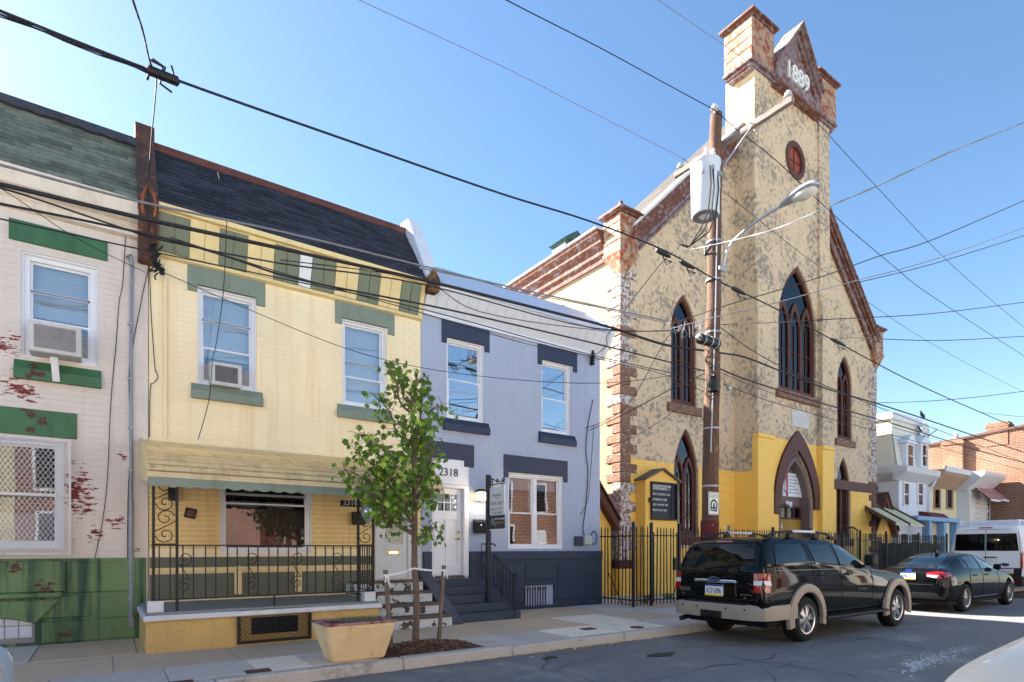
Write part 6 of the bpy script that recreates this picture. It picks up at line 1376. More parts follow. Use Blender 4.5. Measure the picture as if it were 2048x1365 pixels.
for k in range(6): a = random.uniform(0, 6); b.tube([p, (p[0] + .12 * math.cos(a), p[1], p[2] + .1 * math.sin(a)), (p[0] + .2 * math.cos(a + .7), p[1], p[2] + .16 * math.sin(a + .7))], .012, 5)
tag(b.build('cable_connector', M['rubber']), 'black splice clamp on the thick cable above the brown parapet', 'cable clamp')
for (px, py, lab) in ((1312, 500, 'long black sleeve on the power cable left of the pole'), (1360, 523, 'black connector bundle on the power cable close to the pole'), (1662, 678, 'black clamp on the power cable in front of the tower window'), (1462, 575, 'black clamp on the power cable just right of the pole')):
    p = Vector(at(px, py, W)); q = Vector(at(px + 28, py + 14, W)); b = MB(); b.tube([p, p.lerp(q, .3), p.lerp(q, .7), q], [.03, .045, .04, .025], 8)
    for k in range(3): b.tube([p.lerp(q, .4), p.lerp(q, .5) + Vector((.05 * k, 0, -.1 - .05 * k)), p.lerp(q, .9) + Vector((.1, 0, -.08))], .008, 5)
    tag(b.build('cable_connector', M['rubber'], smooth=True), lab, 'cable clamp')
b = MB()
for k in range(20):
    p = Vector(at(1345 + random.uniform(-8, 85), 648 + random.uniform(-8, 8), 7.6)); b.tube([p, p + Vector((random.uniform(-.1, .1), 0, -random.uniform(.1, .3))), p + Vector((random.uniform(-.2, .25), 0, -random.uniform(.0, .35)))], .007, 5)
tag(b.build('wire_tangle', M['cable_gray'], smooth=True), 'tangle of pale wire tails strung left of the utility pole', 'cable tangle')
# wires on the house fronts
def fw(label, pts, r=.008, Y=YF - .03, m='rubber'):
    b = MB(); b.tube(smooth_path([at(p[0], p[1], Y) for p in pts]), r, 5); tag(b.build('wall_cable', M[m], smooth=True), label, 'cable')
fw('thin cable wandering down the cream brick wall beside the conduit', [(255, 395), (246, 560), (238, 605), (232, 690), (222, 800), (212, 990), (190, 1115), (165, 1215)], .006)
fw('black cable running down beside the gray conduit of the cream house', [(298, 530), (285, 590), (264, 700), (258, 760), (262, 880), (256, 1000), (255, 1200)], .007)
fw('thin cord on the left edge of the yellow wall ending in a loop', [(299, 540), (303, 640), (310, 735), (312, 742), (316, 755), (308, 766), (302, 770), (300, 800), (299, 875)], .007)
fw('black cable hanging over the yellow house roof and window to a loose end', [(436, 345), (452, 425), (452, 480), (446, 590), (432, 690), (425, 720), (418, 800), (396, 880)], .007, 11.05)
fw('black wires running down the right edge of the blue house wall', [(1186, 800), (1176, 850), (1172, 900), (1176, 945), (1172, 1010), (1166, 1060), (1176, 1085)], .011)
fw('thin looped cable beside the black wires on the blue house', [(1188, 850), (1182, 930), (1176, 1000), (1160, 1030)], .006)
b = MB()
for k in range(5): b.tube([at(1192 + 6 * math.cos(a * .9 + k) - 4, 1076 + 14 * math.sin(a * .9 + k), YF - .05) for a in range(8)], .007, 5)
tag(b.build('cable_loops', M['rubber'], smooth=True), 'small tangle of black cable beside the utility boxes', 'cable tangle')
br = thing('service_bracket', 'cluster of black insulators and cables at the top of the house boundary', 'cable bracket', at(306, 530, 11.3)); b = MB()
for k in range(16):
    p = Vector(at(306 + random.uniform(-10, 14), 520 + random.uniform(-30, 34), 11.25)); b.tube([p, p + Vector((random.uniform(-.06, .06), -.05, random.uniform(-.1, .1))), p + Vector((random.uniform(-.1, .1), -.02, random.uniform(-.18, .1)))], .012, 5)
b.build('cable_ends', M['rubber'], br, smooth=True)
for k in range(3): MB().lathe([(.03, 0), (.05, .03), (.03, .06), (.05, .09), (.02, .12)], at(310 + k * 7, 530 + k * 10, 11.25), n=8).build('insulator', M['black_plastic'], br)
ib = thing('wall_insulator', 'black stacked wire insulator on the top right of the blue house wall', 'insulator', at(1186, 716, 11.4))
for k in range(4): p = at(1186, 728 - k * 7, 11.4); MB().lathe([(.02, -.03), (.055, -.02), (.055, .01), (.02, .02)], p, n=10).build('insulator_disc', M['black_plastic'], ib)
MB().box(p[0] - .02, p[0] + .02, 11.38, 11.5, p[2] - .3, p[2] + .08).build('insulator_bracket', M['black_plastic'], ib)
# ================================================================== things on the house fronts
def ac_unit(px0, px1, py0, py1, lab, deep, brace, m2):
    x0, x1 = fx(px0, YF - deep), fx(px1, YF - deep); z1, z0 = fz(px0, py0, YF - deep), fz(px0, py1, YF - deep); yF = YF - deep
    t = thing('air_conditioner', lab, 'air conditioner', ((x0 + x1) / 2, YF, z0))
    MB().prism([(yF, z0), (YF + .1, z0 + .02), (YF + .1, z1 + .04), (yF, z1)], 'x', x0, x1).build('casing', M['ac_white'], t, bevel=.015)
    MB().plate(rect(x0 + .002, x1 - .002, z0 + .002, z1 - .002), [rect(x0 + .07, x1 - .07, z0 + .06, z1 - .06)], yF - .02, yF + .001).build('front_frame', M['ac_white'], t, bevel=.008)
    MB().box(x0 + .06, x1 - .06, yF - .006, yF - .001, z0 + .05, z1 - .05).build('grille_back', m2, t)
    b = MB(); z = z0 + .07
    while z < z1 - .07: b.box(x0 + .07, x1 - .07, yF - .014, yF - .006, z, z + .008); z += .02
    for k in range(1, 8): x = x0 + .07 + (x1 - x0 - .14) * k / 8; b.box(x, x + .006, yF - .016, yF - .006, z0 + .07, z1 - .07)
    b.build('grille', m2, t)
    if brace: MB().bar(((x0 + x1) / 2 - .02, yF + .12, z0 - .02), ((x0 + x1) / 2 - .0, YF - .1, z0 - .36), .09, .03).build('support_arm', M['white_paint'], t)
    for (a, c) in ((x0 - .12, x0), (x1, x1 + .16)): MB().box(a, c, YF + .09, YF + .11, z0, z1).build('side_curtain', M['ac_grille'], t)
    return t
ac_unit(56, 163, 638, 700, 'large white window air conditioner propped in the cream house window', .34, True, M['ac_grille'])
ac_unit(421, 484, 722, 768, 'small window air conditioner with flaking grille in yellow house window', .16, False, mat('flaking_grille', S(112, 112, 118), .2, 10, .5, .2, 60, dirt=(S(226, 226, 228), 9, .6, .63)))
def mailbox(px0, px1, py0, py1, lab, Y):
    x0, x1 = fx(px0, Y), fx(px1, Y); z0, z1 = fz(px0, py1, Y), fz(px0, py0, Y); t = thing('mailbox', lab, 'mailbox', (x0, Y, z0))
    MB().prism([(Y - .14, z0), (Y - .02, z0), (Y - .02, z1), (Y - .16, z1 - .05)], 'x', x0, x1).build('box', M['black_plastic'], t, bevel=.01); MB().prism([(Y - .18, z1 - .07), (Y - .02, z1 + .0), (Y - .02, z1 + .02), (Y - .19, z1 - .05)], 'x', x0 - .01, x1 + .01).build('lid', M['black_plastic'], t, bevel=.004)
    MB().lathe([(.012, -.0), (.012, -.012), (0, -.012)], ((x0 + x1) / 2 - .02, Y - .15, (z0 + z1) / 2 + .04), 'y', 8).build('lock', M['chrome'], t)
mailbox(945, 968, 1041, 1067, 'black metal mailbox on the blue house beside the white door', YF - .01)
mailbox(702, 727, 1026, 1050, 'black mailbox on the yellow porch wall below the number plate', YF - .01)
pl = thing('number_plate', 'dark house number plate on the yellow porch wall', 'house number', at(706, 1010, YF - .02)); x0, x1, z0, z1 = fx(680), fx(722), fz(680, 1013), fz(680, 1000)
MB().box(x0, x1, YF - .03, YF - .012, z0, z1).build('plate', M['black_plastic'], pl, bevel=.004); MB().text('2316', (x0 + .05, YF - .032, z0 + .03), (1, 0, 0), (0, 0, 1), .15, .006).build('numerals', M['sign_white'], pl)
pf_ = thing('wall_plaque', 'small dark framed plaque hanging askew on the yellow porch wall', 'plaque', at(381, 1027, YF - .02)); c = Vector(at(381, 1027, YF - .03)); b = MB()
a = R(12); ux, uz = Vector((math.cos(a), 0, -math.sin(a))), Vector((math.sin(a), 0, math.cos(a)))
def tilted(s, y0, y1): 
    P4 = [c + ux * s * i + uz * s * j for (i, j) in ((-1, -1), (1, -1), (1, 1), (-1, 1))]; return [(p.x, y0, p.z) for p in P4] + [(p.x, y1, p.z) for p in P4], [(0,1,2,3),(7,6,5,4),(0,4,5,1),(1,5,6,2),(2,6,7,3),(3,7,4,0)]
MB().add(*tilted(.088, YF - .04, YF - .008)).build('frame', M['iron'], pf_); MB().add(*tilted(.05, YF - .046, YF - .04)).build('picture', mat('faded_print', S(120, 70, 70), .5, 30, .6, .02, 30), pf_)
pl2 = thing('porch_light', 'small black porch lamp under the yellow awning at left', 'lamp', at(346, 984, YF)); b = MB(); q = at(346, 984, YF - .12); b.box(q[0] - .07, q[0] + .07, YF - .2, YF - .01, q[2] - .06, q[2] + .06); b.lathe([(.07, -.1), (.08, 0), (.04, .06)], (q[0], YF - .14, q[2] - .05), n=10); b.build('lamp_body', M['black_plastic'], pl2)
# balloon on the right porch post
bl = thing('balloon', 'crumpled clear foil balloon caught on the porch post', 'balloon', at(735, 1030, 9.7)); q = at(735, 1028, 9.6)
b = MB(); b.lathe([(.0, -.17), (.03, -.14), (.1, -.04), (.12, .04), (.09, .11), (.03, .13), (0, .13)], q, n=9)
b.v = [(v[0] + .02 * noise.noise(Vector(v) * 14), v[1] + .02 * noise.noise(Vector(v) * 11), v[2] + .03 * abs(v[0] - q[0])) for v in b.v]; b.build('foil', mat('foil', S(190, 196, 206), .1, 10, .15, .3, 20, metal=.6), bl, smooth=True); MB().tube([(q[0], q[1], q[2] - .16), (q[0] + .03, q[1], q[2] - .3), (q[0] - .01, q[1], q[2] - .42)], .004, 4).build('string', M['sign_white'], bl)
# lantern by the white door
ln = thing('wall_lantern', 'lit black wall lantern with frosted panes between door and sign post', 'lamp', at(963, 990, YF)); q = at(963, 992, YF - .13); x, z = q[0], q[2]
b = MB(); b.box(x - .06, x + .06, YF - .03, YF - .005, z - .1, z + .14); b.box(x - .02, x + .02, YF - .14, YF - .03, z + .13, z + .15); b.prism([(x - .12, z + .08), (x + .12, z + .08), (x + .05, z + .15), (x - .05, z + .15)], 'y', YF - .24, YF - .02); b.box(x - .1, x + .1, YF - .22, YF - .03, z - .13, z - .11)
for (i, j) in ((-1, 0), (1, 0), (0, 0)): b.box(x + i * .095 - .008, x + i * .095 + .008, YF - .222, YF - .206, z - .12, z + .09)
b.box(x - .1, x + .1, YF - .223, YF - .205, z - .02, z - .008)
for i in (-1, 1): b.box(x + i * .095 - .008, x + i * .095 + .008, YF - .06, YF - .04, z - .12, z + .09)
b.build('lantern_frame', M['iron'], ln); MB().box(x - .085, x + .085, YF - .2, YF - .045, z - .105, z + .075).build('lantern_pane', M['lamp_glow'], ln)
ld = bpy.data.lights.new('lantern_light', 'POINT'); ld.energy = 4; ld.color = (1, .8, .55); ld.shadow_soft_size = .05; lo = bpy.data.objects.new('lantern_light', ld); COL.objects.link(lo); lo.location = (x, YF - .3, z - .1)
# boxes at the right of the blue facade
for (a, c, t_, b_, m, lab, nm) in ((1147, 1162, 1073, 1092, 'h3_base', 'dark blue painted outlet box on the blue wall', 'junction_box'), (1165, 1180, 1072, 1090, 'ac_white', 'pale plastic utility box on the blue wall near the fence', 'junction_box')):
    o = thing(nm, lab, 'utility box', at(a, b_, YF)); MB().box(fx(a), fx(c), YF - .1, YF - .004, fz(a, b_), fz(a, t_)).build('box', M[m], o, bevel=.015); MB().box(fx(a) + .02, fx(c) - .02, YF - .108, YF - .1, fz(a, b_) + .02, fz(a, t_) - .02).build('box_cover', M[m], o, bevel=.005)
# ================================================================== for-sale post and hanging sign
SX, SY = 6.78, 10.6
ps = thing('sign_post', 'dark square estate agent post with scrolled iron bracket on the blue steps', 'sign post', (SX, SY, .45)); z0, z1 = .45, fz(975, 950, SY)
MB().box(SX - .045, SX + .045, SY - .045, SY + .045, z0, z1).build('post', mat('dark_post_paint', S(40, 44, 58), .1, 5, .5, .05, 30), ps, bevel=.006)
b = MB(); zt = z1 - .24; b.box(SX - .012, SX + .012, SY - .62, SY - .04, zt, zt + .02); b.tube([(SX, SY - .05, zt + .2), (SX, SY - .25, zt + .1), (SX, SY - .4, zt + .05), (SX, SY - .62, zt + .06)], .011, 6)
for (dy, r) in ((-.13, .07), (-.35, .05), (-.58, .06)): b.tube(spiral((SX, SY + dy, zt + .09), r, 1.4, ax='x', flip=-1), .011, 5)
b.build('scroll_bracket', M['iron'], ps, smooth=True)
fs = thing('for_sale_sign', 'white for sale sign with dark lower rider hanging from the post bracket', 'sign', (SX, SY - .35, 2.1)); ya, yb = SY - .63, SY - .07; zs1, zs0 = zt - .05, zt - .93; rid = zs0 + .3
MB().box(SX - .012, SX + .012, ya, yb, rid, zs1).build('panel', M['sign_white'], fs, bevel=.004); MB().box(SX - .012, SX + .012, ya + .01, yb - .01, zs0, rid - .012).build('rider', M['sign_navy'], fs, bevel=.003); MB().box(SX - .008, SX + .008, ya - .005, yb + .01, zs0 - .03, zs0 - .004).build('bottom_strip', M['sign_white'], fs)
for y in (ya + .1, yb - .1): MB().box(SX - .006, SX + .006, y - .008, y + .008, zs1, zt).build('hook', M['iron'], fs)
D = (0, -1, 0); U = (0, 0, 1); xf = SX - .013
b = MB(); b.text('MAXWELL', (xf, (ya + yb) / 2, zs1 - .2), D, U, .075, .004, align='CENTER'); b.text('REALTY', (xf, (ya + yb) / 2, zs1 - .25), D, U, .04, .004, align='CENTER'); b.build('heading', M['sign_navy'], fs)
b = MB(); b.text('FOR SALE', (xf, (ya + yb) / 2, zs1 - .38), D, U, .108, .004, align='CENTER'); b.text('609.217.1077', (xf, (ya + yb) / 2, zs1 - .49), D, U, .078, .004, align='CENTER'); b.text('215.607.6007', (xf, (ya + yb) / 2, zs1 - .57), D, U, .078, .004, align='CENTER'); b.build('lettering', M['sign_gray'], fs)
b = MB(); b.text('RICH CHODERS', (xf, yb - .2, rid - .11), D, U, .05, .004); b.build('rider_lettering', M['sign_white'], fs); b = MB(); b.text('BUY ME', (xf, yb - .27, rid - .2), D, U, .07, .004); b.build('rider_accent', M['brass'], fs)
b = MB(); b.lathe([(.0, -.014), (.075, -.014), (.075, -.012), (0, -.012)], (SX, yb - .11, rid - .14), 'x', 16); b.box(xf - .002, SX - .012, yb - .25, yb - .2, rid - .25, rid - .15); b.build('portrait_disc', M['cable_gray'], fs)
# ================================================================== planter, tree, stakes
pt = thing('planter', 'chipped pale yellow concrete planter tapering to its base at the curb', 'planter', (2.78, 7.6, .14))
tz = .64
bot = [(2.42, 7.47), (3.12, 7.47), (3.12, 7.84), (2.42, 7.84)]; top = [(2.27, 7.29), (3.22, 7.29), (3.22, 7.95), (2.27, 7.95)]; inn = [(2.36, 7.37), (3.13, 7.37), (3.13, 7.87), (2.36, 7.87)]
b = MB(); b.add([(p[0], p[1], .14) for p in bot] + [(p[0], p[1], tz) for p in top], [(0,3,2,1),(0,1,5,4),(1,2,6,5),(2,3,7,6),(3,0,4,7),(4,5,6,7)]); b.build('tub', M['planter'], pt, bevel=.03)
b = MB(); n4 = 4; vs = [(p[0], p[1], tz + .001) for p in top] + [(p[0], p[1], tz + .001) for p in inn] + [(p[0], p[1], tz + .03) for p in top] + [(p[0], p[1], tz + .03) for p in inn]
b.add(vs, [f for i in range(4) for f in ((8 + i, 8 + (i + 1) % 4, 12 + (i + 1) % 4, 12 + i), (i, (i + 1) % 4, 8 + (i + 1) % 4, 8 + i), (4 + i, 12 + i, 12 + (i + 1) % 4, 4 + (i + 1) % 4), (i, 4 + i, 4 + (i + 1) % 4, (i + 1) % 4))]); b.build('rim', M['planter_rim'], pt, bevel=.008)
MB().box(2.36, 3.13, 7.37, 7.87, tz - .005, tz + .012).build('soil', M['mulch'], pt)
b = MB()
for k in range(420):
    x, y = random.uniform(2.55, 3.05), random.uniform(7.42, 7.82); h = random.uniform(.03, .1); a = random.uniform(-.04, .04)
    b.add([(x - .003, y, tz + .01), (x + .003, y, tz + .01), (x + a, y + a, tz + h)], [(0, 1, 2)])
b.build('grass', M['dry_grass'], pt, stuff=True, fixn=False)
b = MB()
for k in range(1500):
    r = random.random() ** .6; a = random.uniform(0, 6.283); x, y = 3.92 + .8 * r * math.cos(a), 7.95 + .44 * r * math.sin(a); z = .135 + .09 * (1 - r * r) + random.uniform(0, .015); s = random.uniform(.012, .035); t_ = random.uniform(0, 3.14)
    c_, d_ = s * math.cos(t_), s * math.sin(t_); b.add([(x - c_, y - d_, z), (x + d_ * .3, y - c_ * .3, z + random.uniform(0, .012)), (x + c_, y + d_, z + random.uniform(0, .01)), (x - d_ * .3, y + c_ * .3, z)], [(0, 1, 2, 3)])
o = b.build('mulch', M['mulch'], None, stuff=True, fixn=False)
b = MB()
for k in range(420):
    r = random.random() ** .55 * 1.06; a = random.uniform(0, 6.283); x, y = 3.92 + .82 * r * math.cos(a), 7.95 + .45 * r * math.sin(a); z = .14 + .09 * max(0, 1 - r * r) + random.uniform(.004, .02); s = random.uniform(.012, .04); t_ = random.uniform(0, 3.14)
    c_, d_ = s * math.cos(t_), s * math.sin(t_); b.add([(x - c_, y - d_, z), (x + d_ * .3, y - c_ * .3, z + random.uniform(0, .014)), (x + c_, y + d_, z + random.uniform(0, .02)), (x - d_ * .3, y + c_ * .3, z)], [(0, 1, 2, 3)])
b.build('bark_chips', mat('pale_bark_chips', S(150, 116, 90), .4, 25, .95, .3, 60), None, stuff=True, fixn=False)
b = MB(); vs, fs_ = [(3.92, 7.95, .225)], []
for j in range(1, 6):
    for k in range(20): a = 2 * math.pi * k / 20; r = j / 5; vs.append((3.92 + .84 * r * math.cos(a), 7.95 + .46 * r * math.sin(a), .13 + .092 * (1 - r * r)))
fs_ += [(0, 1 + k, 1 + (k + 1) % 20) for k in range(20)]
for j in range(4):
    for k in range(20): fs_.append((1 + j * 20 + k, 1 + (j + 1) * 20 + k, 1 + (j + 1) * 20 + (k + 1) % 20, 1 + j * 20 + (k + 1) % 20))
b.add(vs, fs_); o = b.build('mulch_mound', M['mulch'], smooth=True, fixn=False); o['kind'] = 'stuff'
TB = Vector((3.97, 8.3, .2)); tr = thing('young_tree', 'slender young leafy street tree staked in mulch by the planter', 'tree', tuple(TB))
fork = Vector(at(829, 1082, 8.3)); mid = Vector(at(829, 960, 8.28)); toptr = Vector(at(822, 800, 8.25))
MB().tube(smooth_path([TB, Vector(at(833, 1200, 8.3)), Vector(at(829, 1130, 8.3)), fork, mid, toptr]), [.058, .054, .052, .05, .05, .049, .049, .048, .048, .049, .05, .047, .045, .045, .045, .045, .047, .045, .043, .042, .04, .036, .032, .026, .016, .012], 10).build('trunk', M['bark'], tr, smooth=True)
rn = random.Random(4); tips = []
targ = [(776, 726, 8.1, .95), (790, 742, 8.5, 1), (833, 757, 8.3, 1), (852, 790, 8.6, .9), (884, 812, 8.15, .85), (757, 800, 8.5, .8), (715, 868, 8.0, .55), (738, 880, 8.6, .6), (688, 938, 8.1, .35), (706, 962, 8.5, .35), (712, 905, 8.3, .4), (858, 872, 8.6, .6), (866, 900, 8.1, .5), (856, 945, 8.4, .4), (862, 985, 8.1, .3),
        (845, 840, 8.0, .8), (800, 842, 8.0, .8), (770, 905, 7.85, .6), (738, 960, 8.7, .25), (740, 1005, 8.1, .1), (758, 1020, 8.0, .08), (775, 985, 8.6, .2), (873, 1055, 8.2, .03), (815, 900, 8.75, .7), (845, 925, 7.9, .5), (790, 960, 7.8, .4), (840, 880, 8.3, .75), (732, 985, 7.9, .2), (760, 940, 8.2, .45), (800, 1000, 8.0, .25)]
limb = MB()
lower = fork - Vector((0, 0, .05))
for (px, py, Y, f) in targ:
    e = Vector(at(px, py, Y)); s = lower.lerp(mid, min(1, f * 1.6)) if f < .6 else mid.lerp(toptr, (f - .6) / .42)
    m1 = s.lerp(e, .35) + Vector(((e - s).x * .12, 0, -.1 if f > .5 else .02)); m2 = s.lerp(e, .7) + Vector((rn.uniform(-.04, .04), rn.uniform(-.04, .04), .03))
    pth = smooth_path([s, m1, m2, e], 5); n = len(pth); limb.tube(pth, [.022 - .018 * i / n for i in range(n)], 6)
    for i in range(5, n, 1):
        for k in range(3):
            p = Vector(pth[i]); d = Vector((rn.gauss(0, 1), rn.gauss(0, 1), rn.gauss(.2, .8))).normalized() * rn.uniform(.08, .24); q = p + d
            limb.tube([p, p + d * .5 + Vector((0, 0, .01)), q], [.005, .004, .002], 4)
            for w in range(3): tips.append((q + Vector((rn.gauss(0, .045), rn.gauss(0, .045), rn.gauss(-.03, .04)))))
    tips.append(e)
limb.build('limbs', M['bark'], tr, smooth=True)
def leafshape(s, seed):
    r2 = random.Random(seed); b = MB(); o = [(0, 0), (.28, .18), (.5, .1), (.36, .42), (.62, .52), (.3, .68), (0, 1.05), (-.3, .68), (-.62, .52), (-.36, .42), (-.5, .1), (-.28, .18)]
    vs = [(x * s, y * s, -.35 * s * abs(x) - .25 * s * y * y) for (x, y) in o] + [(0, .45 * s, .03 * s)]
    b.add(vs, [(12, i, (i + 1) % 12) for i in range(12)]); return b
lm = [leafshape(.1, 1).mesh('leaf', M['leaf'], fixn=False), leafshape(.085, 2).mesh('leaf', M['leaf'], fixn=False), leafshape(.095, 3).mesh('leaf', M['leaf_light'], fixn=False)]
rn.shuffle(tips); big = MB(); big2 = MB(); tips = tips[:1380]
for i, p in enumerate(tips):
    Rm = Matrix.Rotation(rn.uniform(0, 6.283), 3, 'Z') @ Matrix.Rotation(rn.gauss(-1.0, .5), 3, 'X') @ Matrix.Rotation(rn.gauss(0, .4), 3, 'Y')
    if i < 300:
        o = link('leaf', lm[0 if i % 5 < 2 else 1 if i % 5 < 4 else 2], tr, loc=p); o.rotation_euler = Rm.to_euler(); o.scale = (1, 1, 1)
    else:
        s = leafshape(rn.uniform(.065, .105), i); (big if rn.random() < .78 else big2).add([Rm @ Vector(v) + p for v in s.v], s.f)
big.build('leaves', M['leaf'], tr, stuff=True, fixn=False); big2.build('leaves', M['leaf_light'], tr, stuff=True, fixn=False)
def stake(a, b_, lab): tag(MB().bar(a, b_, .055, .055).build('tree_stake', M['stake'], bevel=.006), lab, 'stake')
sA0, sA1 = gnd(783, 1302, .14), None; sA1 = at(771, 1140, sA0[1] - .02); sB0 = gnd(877, 1284, .14); sB1 = at(888, 1131, sB0[1] - .0)
stake((sA0[0], sA0[1], .08), sA1, 'gray wooden stake left of the young tree'); stake((sB0[0], sB0[1], .08), sB1, 'gray wooden stake right of the young tree')
t_ = thing('tree_tie', 'white webbing strap tying the young tree to its stakes', 'strap', tuple(Vector(at(829, 1136, 8.25))))
b = MB(); tp = at(828, 1137, 8.22)
for (a, c) in ((Vector(sA1) + Vector((0, -.035, -.08)), Vector(tp)), (Vector(tp), Vector(sB1) + Vector((0, -.035, -.08)))):
    P_ = cat(a, c, .015, 8)
    for (p, q) in zip(P_, P_[1:]): b.add([(p[0], p[1], p[2] - .014), (q[0], q[1], q[2] - .014), (q[0], q[1], q[2] + .014), (p[0], p[1], p[2] + .014), (p[0], p[1] + .004, p[2] - .014), (q[0], q[1] + .004, q[2] - .014), (q[0], q[1] + .004, q[2] + .014), (p[0], p[1] + .004, p[2] + .014)], [(0,1,2,3),(7,6,5,4),(0,4,5,1),(2,6,7,3)])
for s_ in (sA1, sB1):
    p = Vector(s_) + Vector((0, 0, -.08)); b.box(p.x - .036, p.x + .036, p.y - .036, p.y + .036, p.z - .016, p.z + .016); b.bar(p + Vector((.01, -.04, 0)), p + Vector((.04, -.045, -.13)), .025, .004); b.bar(p + Vector((-.01, -.04, 0)), p + Vector((-.02, -.045, -.1)), .025, .004)
b.build('strap', M['sign_white'], t_)
# ================================================================== vehicles
def cpaint(name, col, rough=.5, flake=.06, spec=.02, coat=.45):
    return mat(name, col, flake, 1.2, rough, .02, 3, .02, coat=coat, spec=spec)
M['car_black'] = cpaint('black_car_paint', S(9, 12, 14)); M['car_black2'] = cpaint('black_green_car_paint', S(9, 11, 14))
M['car_white'] = cpaint('white_car_paint', S(222, 226, 230)); M['car_dull'] = cpaint('dull_silver_car_paint', S(72, 76, 82)); M['car_tan'] = mat('pewter_cladding', S(150, 138, 126), .05, 2, .5, .05, 40)
M['car_silver'] = cpaint('pale_car_paint', S(196, 212, 222))
M['tyre'] = mat('tyre_rubber', S(24, 24, 25), .15, 8, .85, .2, 40); M['alloy'] = mat('alloy_wheel', S(190, 190, 192), .05, 6, .28, .02, 40, metal=.85)
M['alloy_dark'] = mat('dark_wheel_recess', S(30, 30, 32), .1, 6, .5, .02, 40)
M['car_glass'] = mat('tinted_car_glass', S(8, 10, 12), .05, 2, .03, 0, 30, spec=.35, coat=.0)
M['car_glass2'] = mat('light_car_glass', S(26, 34, 32), .05, 2, .03, 0, 30, spec=.4, coat=0)
M['trim_black'] = mat('black_car_trim', S(18, 18, 20), .1, 6, .55, .05, 40)
M['red_lamp'] = mat('red_tail_lens', S(150, 16, 20), .05, 6, .12, .02, 30, coat=1); M['clear_lamp'] = mat('clear_tail_lens', S(214, 210, 212), .05, 6, .12, .02, 30, coat=1)
M['plate_blue'] = mat('plate_blue', S(40, 60, 120), .05, 6, .4, .02, 30); M['plate_yellow'] = mat('plate_yellow', S(226, 190, 60), .05, 6, .4, .02, 30)
M['oval_blue'] = mat('blue_badge', S(30, 50, 110), .05, 6, .25, .02, 30); M['gold_stripe'] = mat('gold_pinstripe', S(150, 134, 110), .05, 6, .4, .02, 30)
M['underbody'] = mat('underbody', S(14, 14, 15), .1, 3, .9, .1, 20)
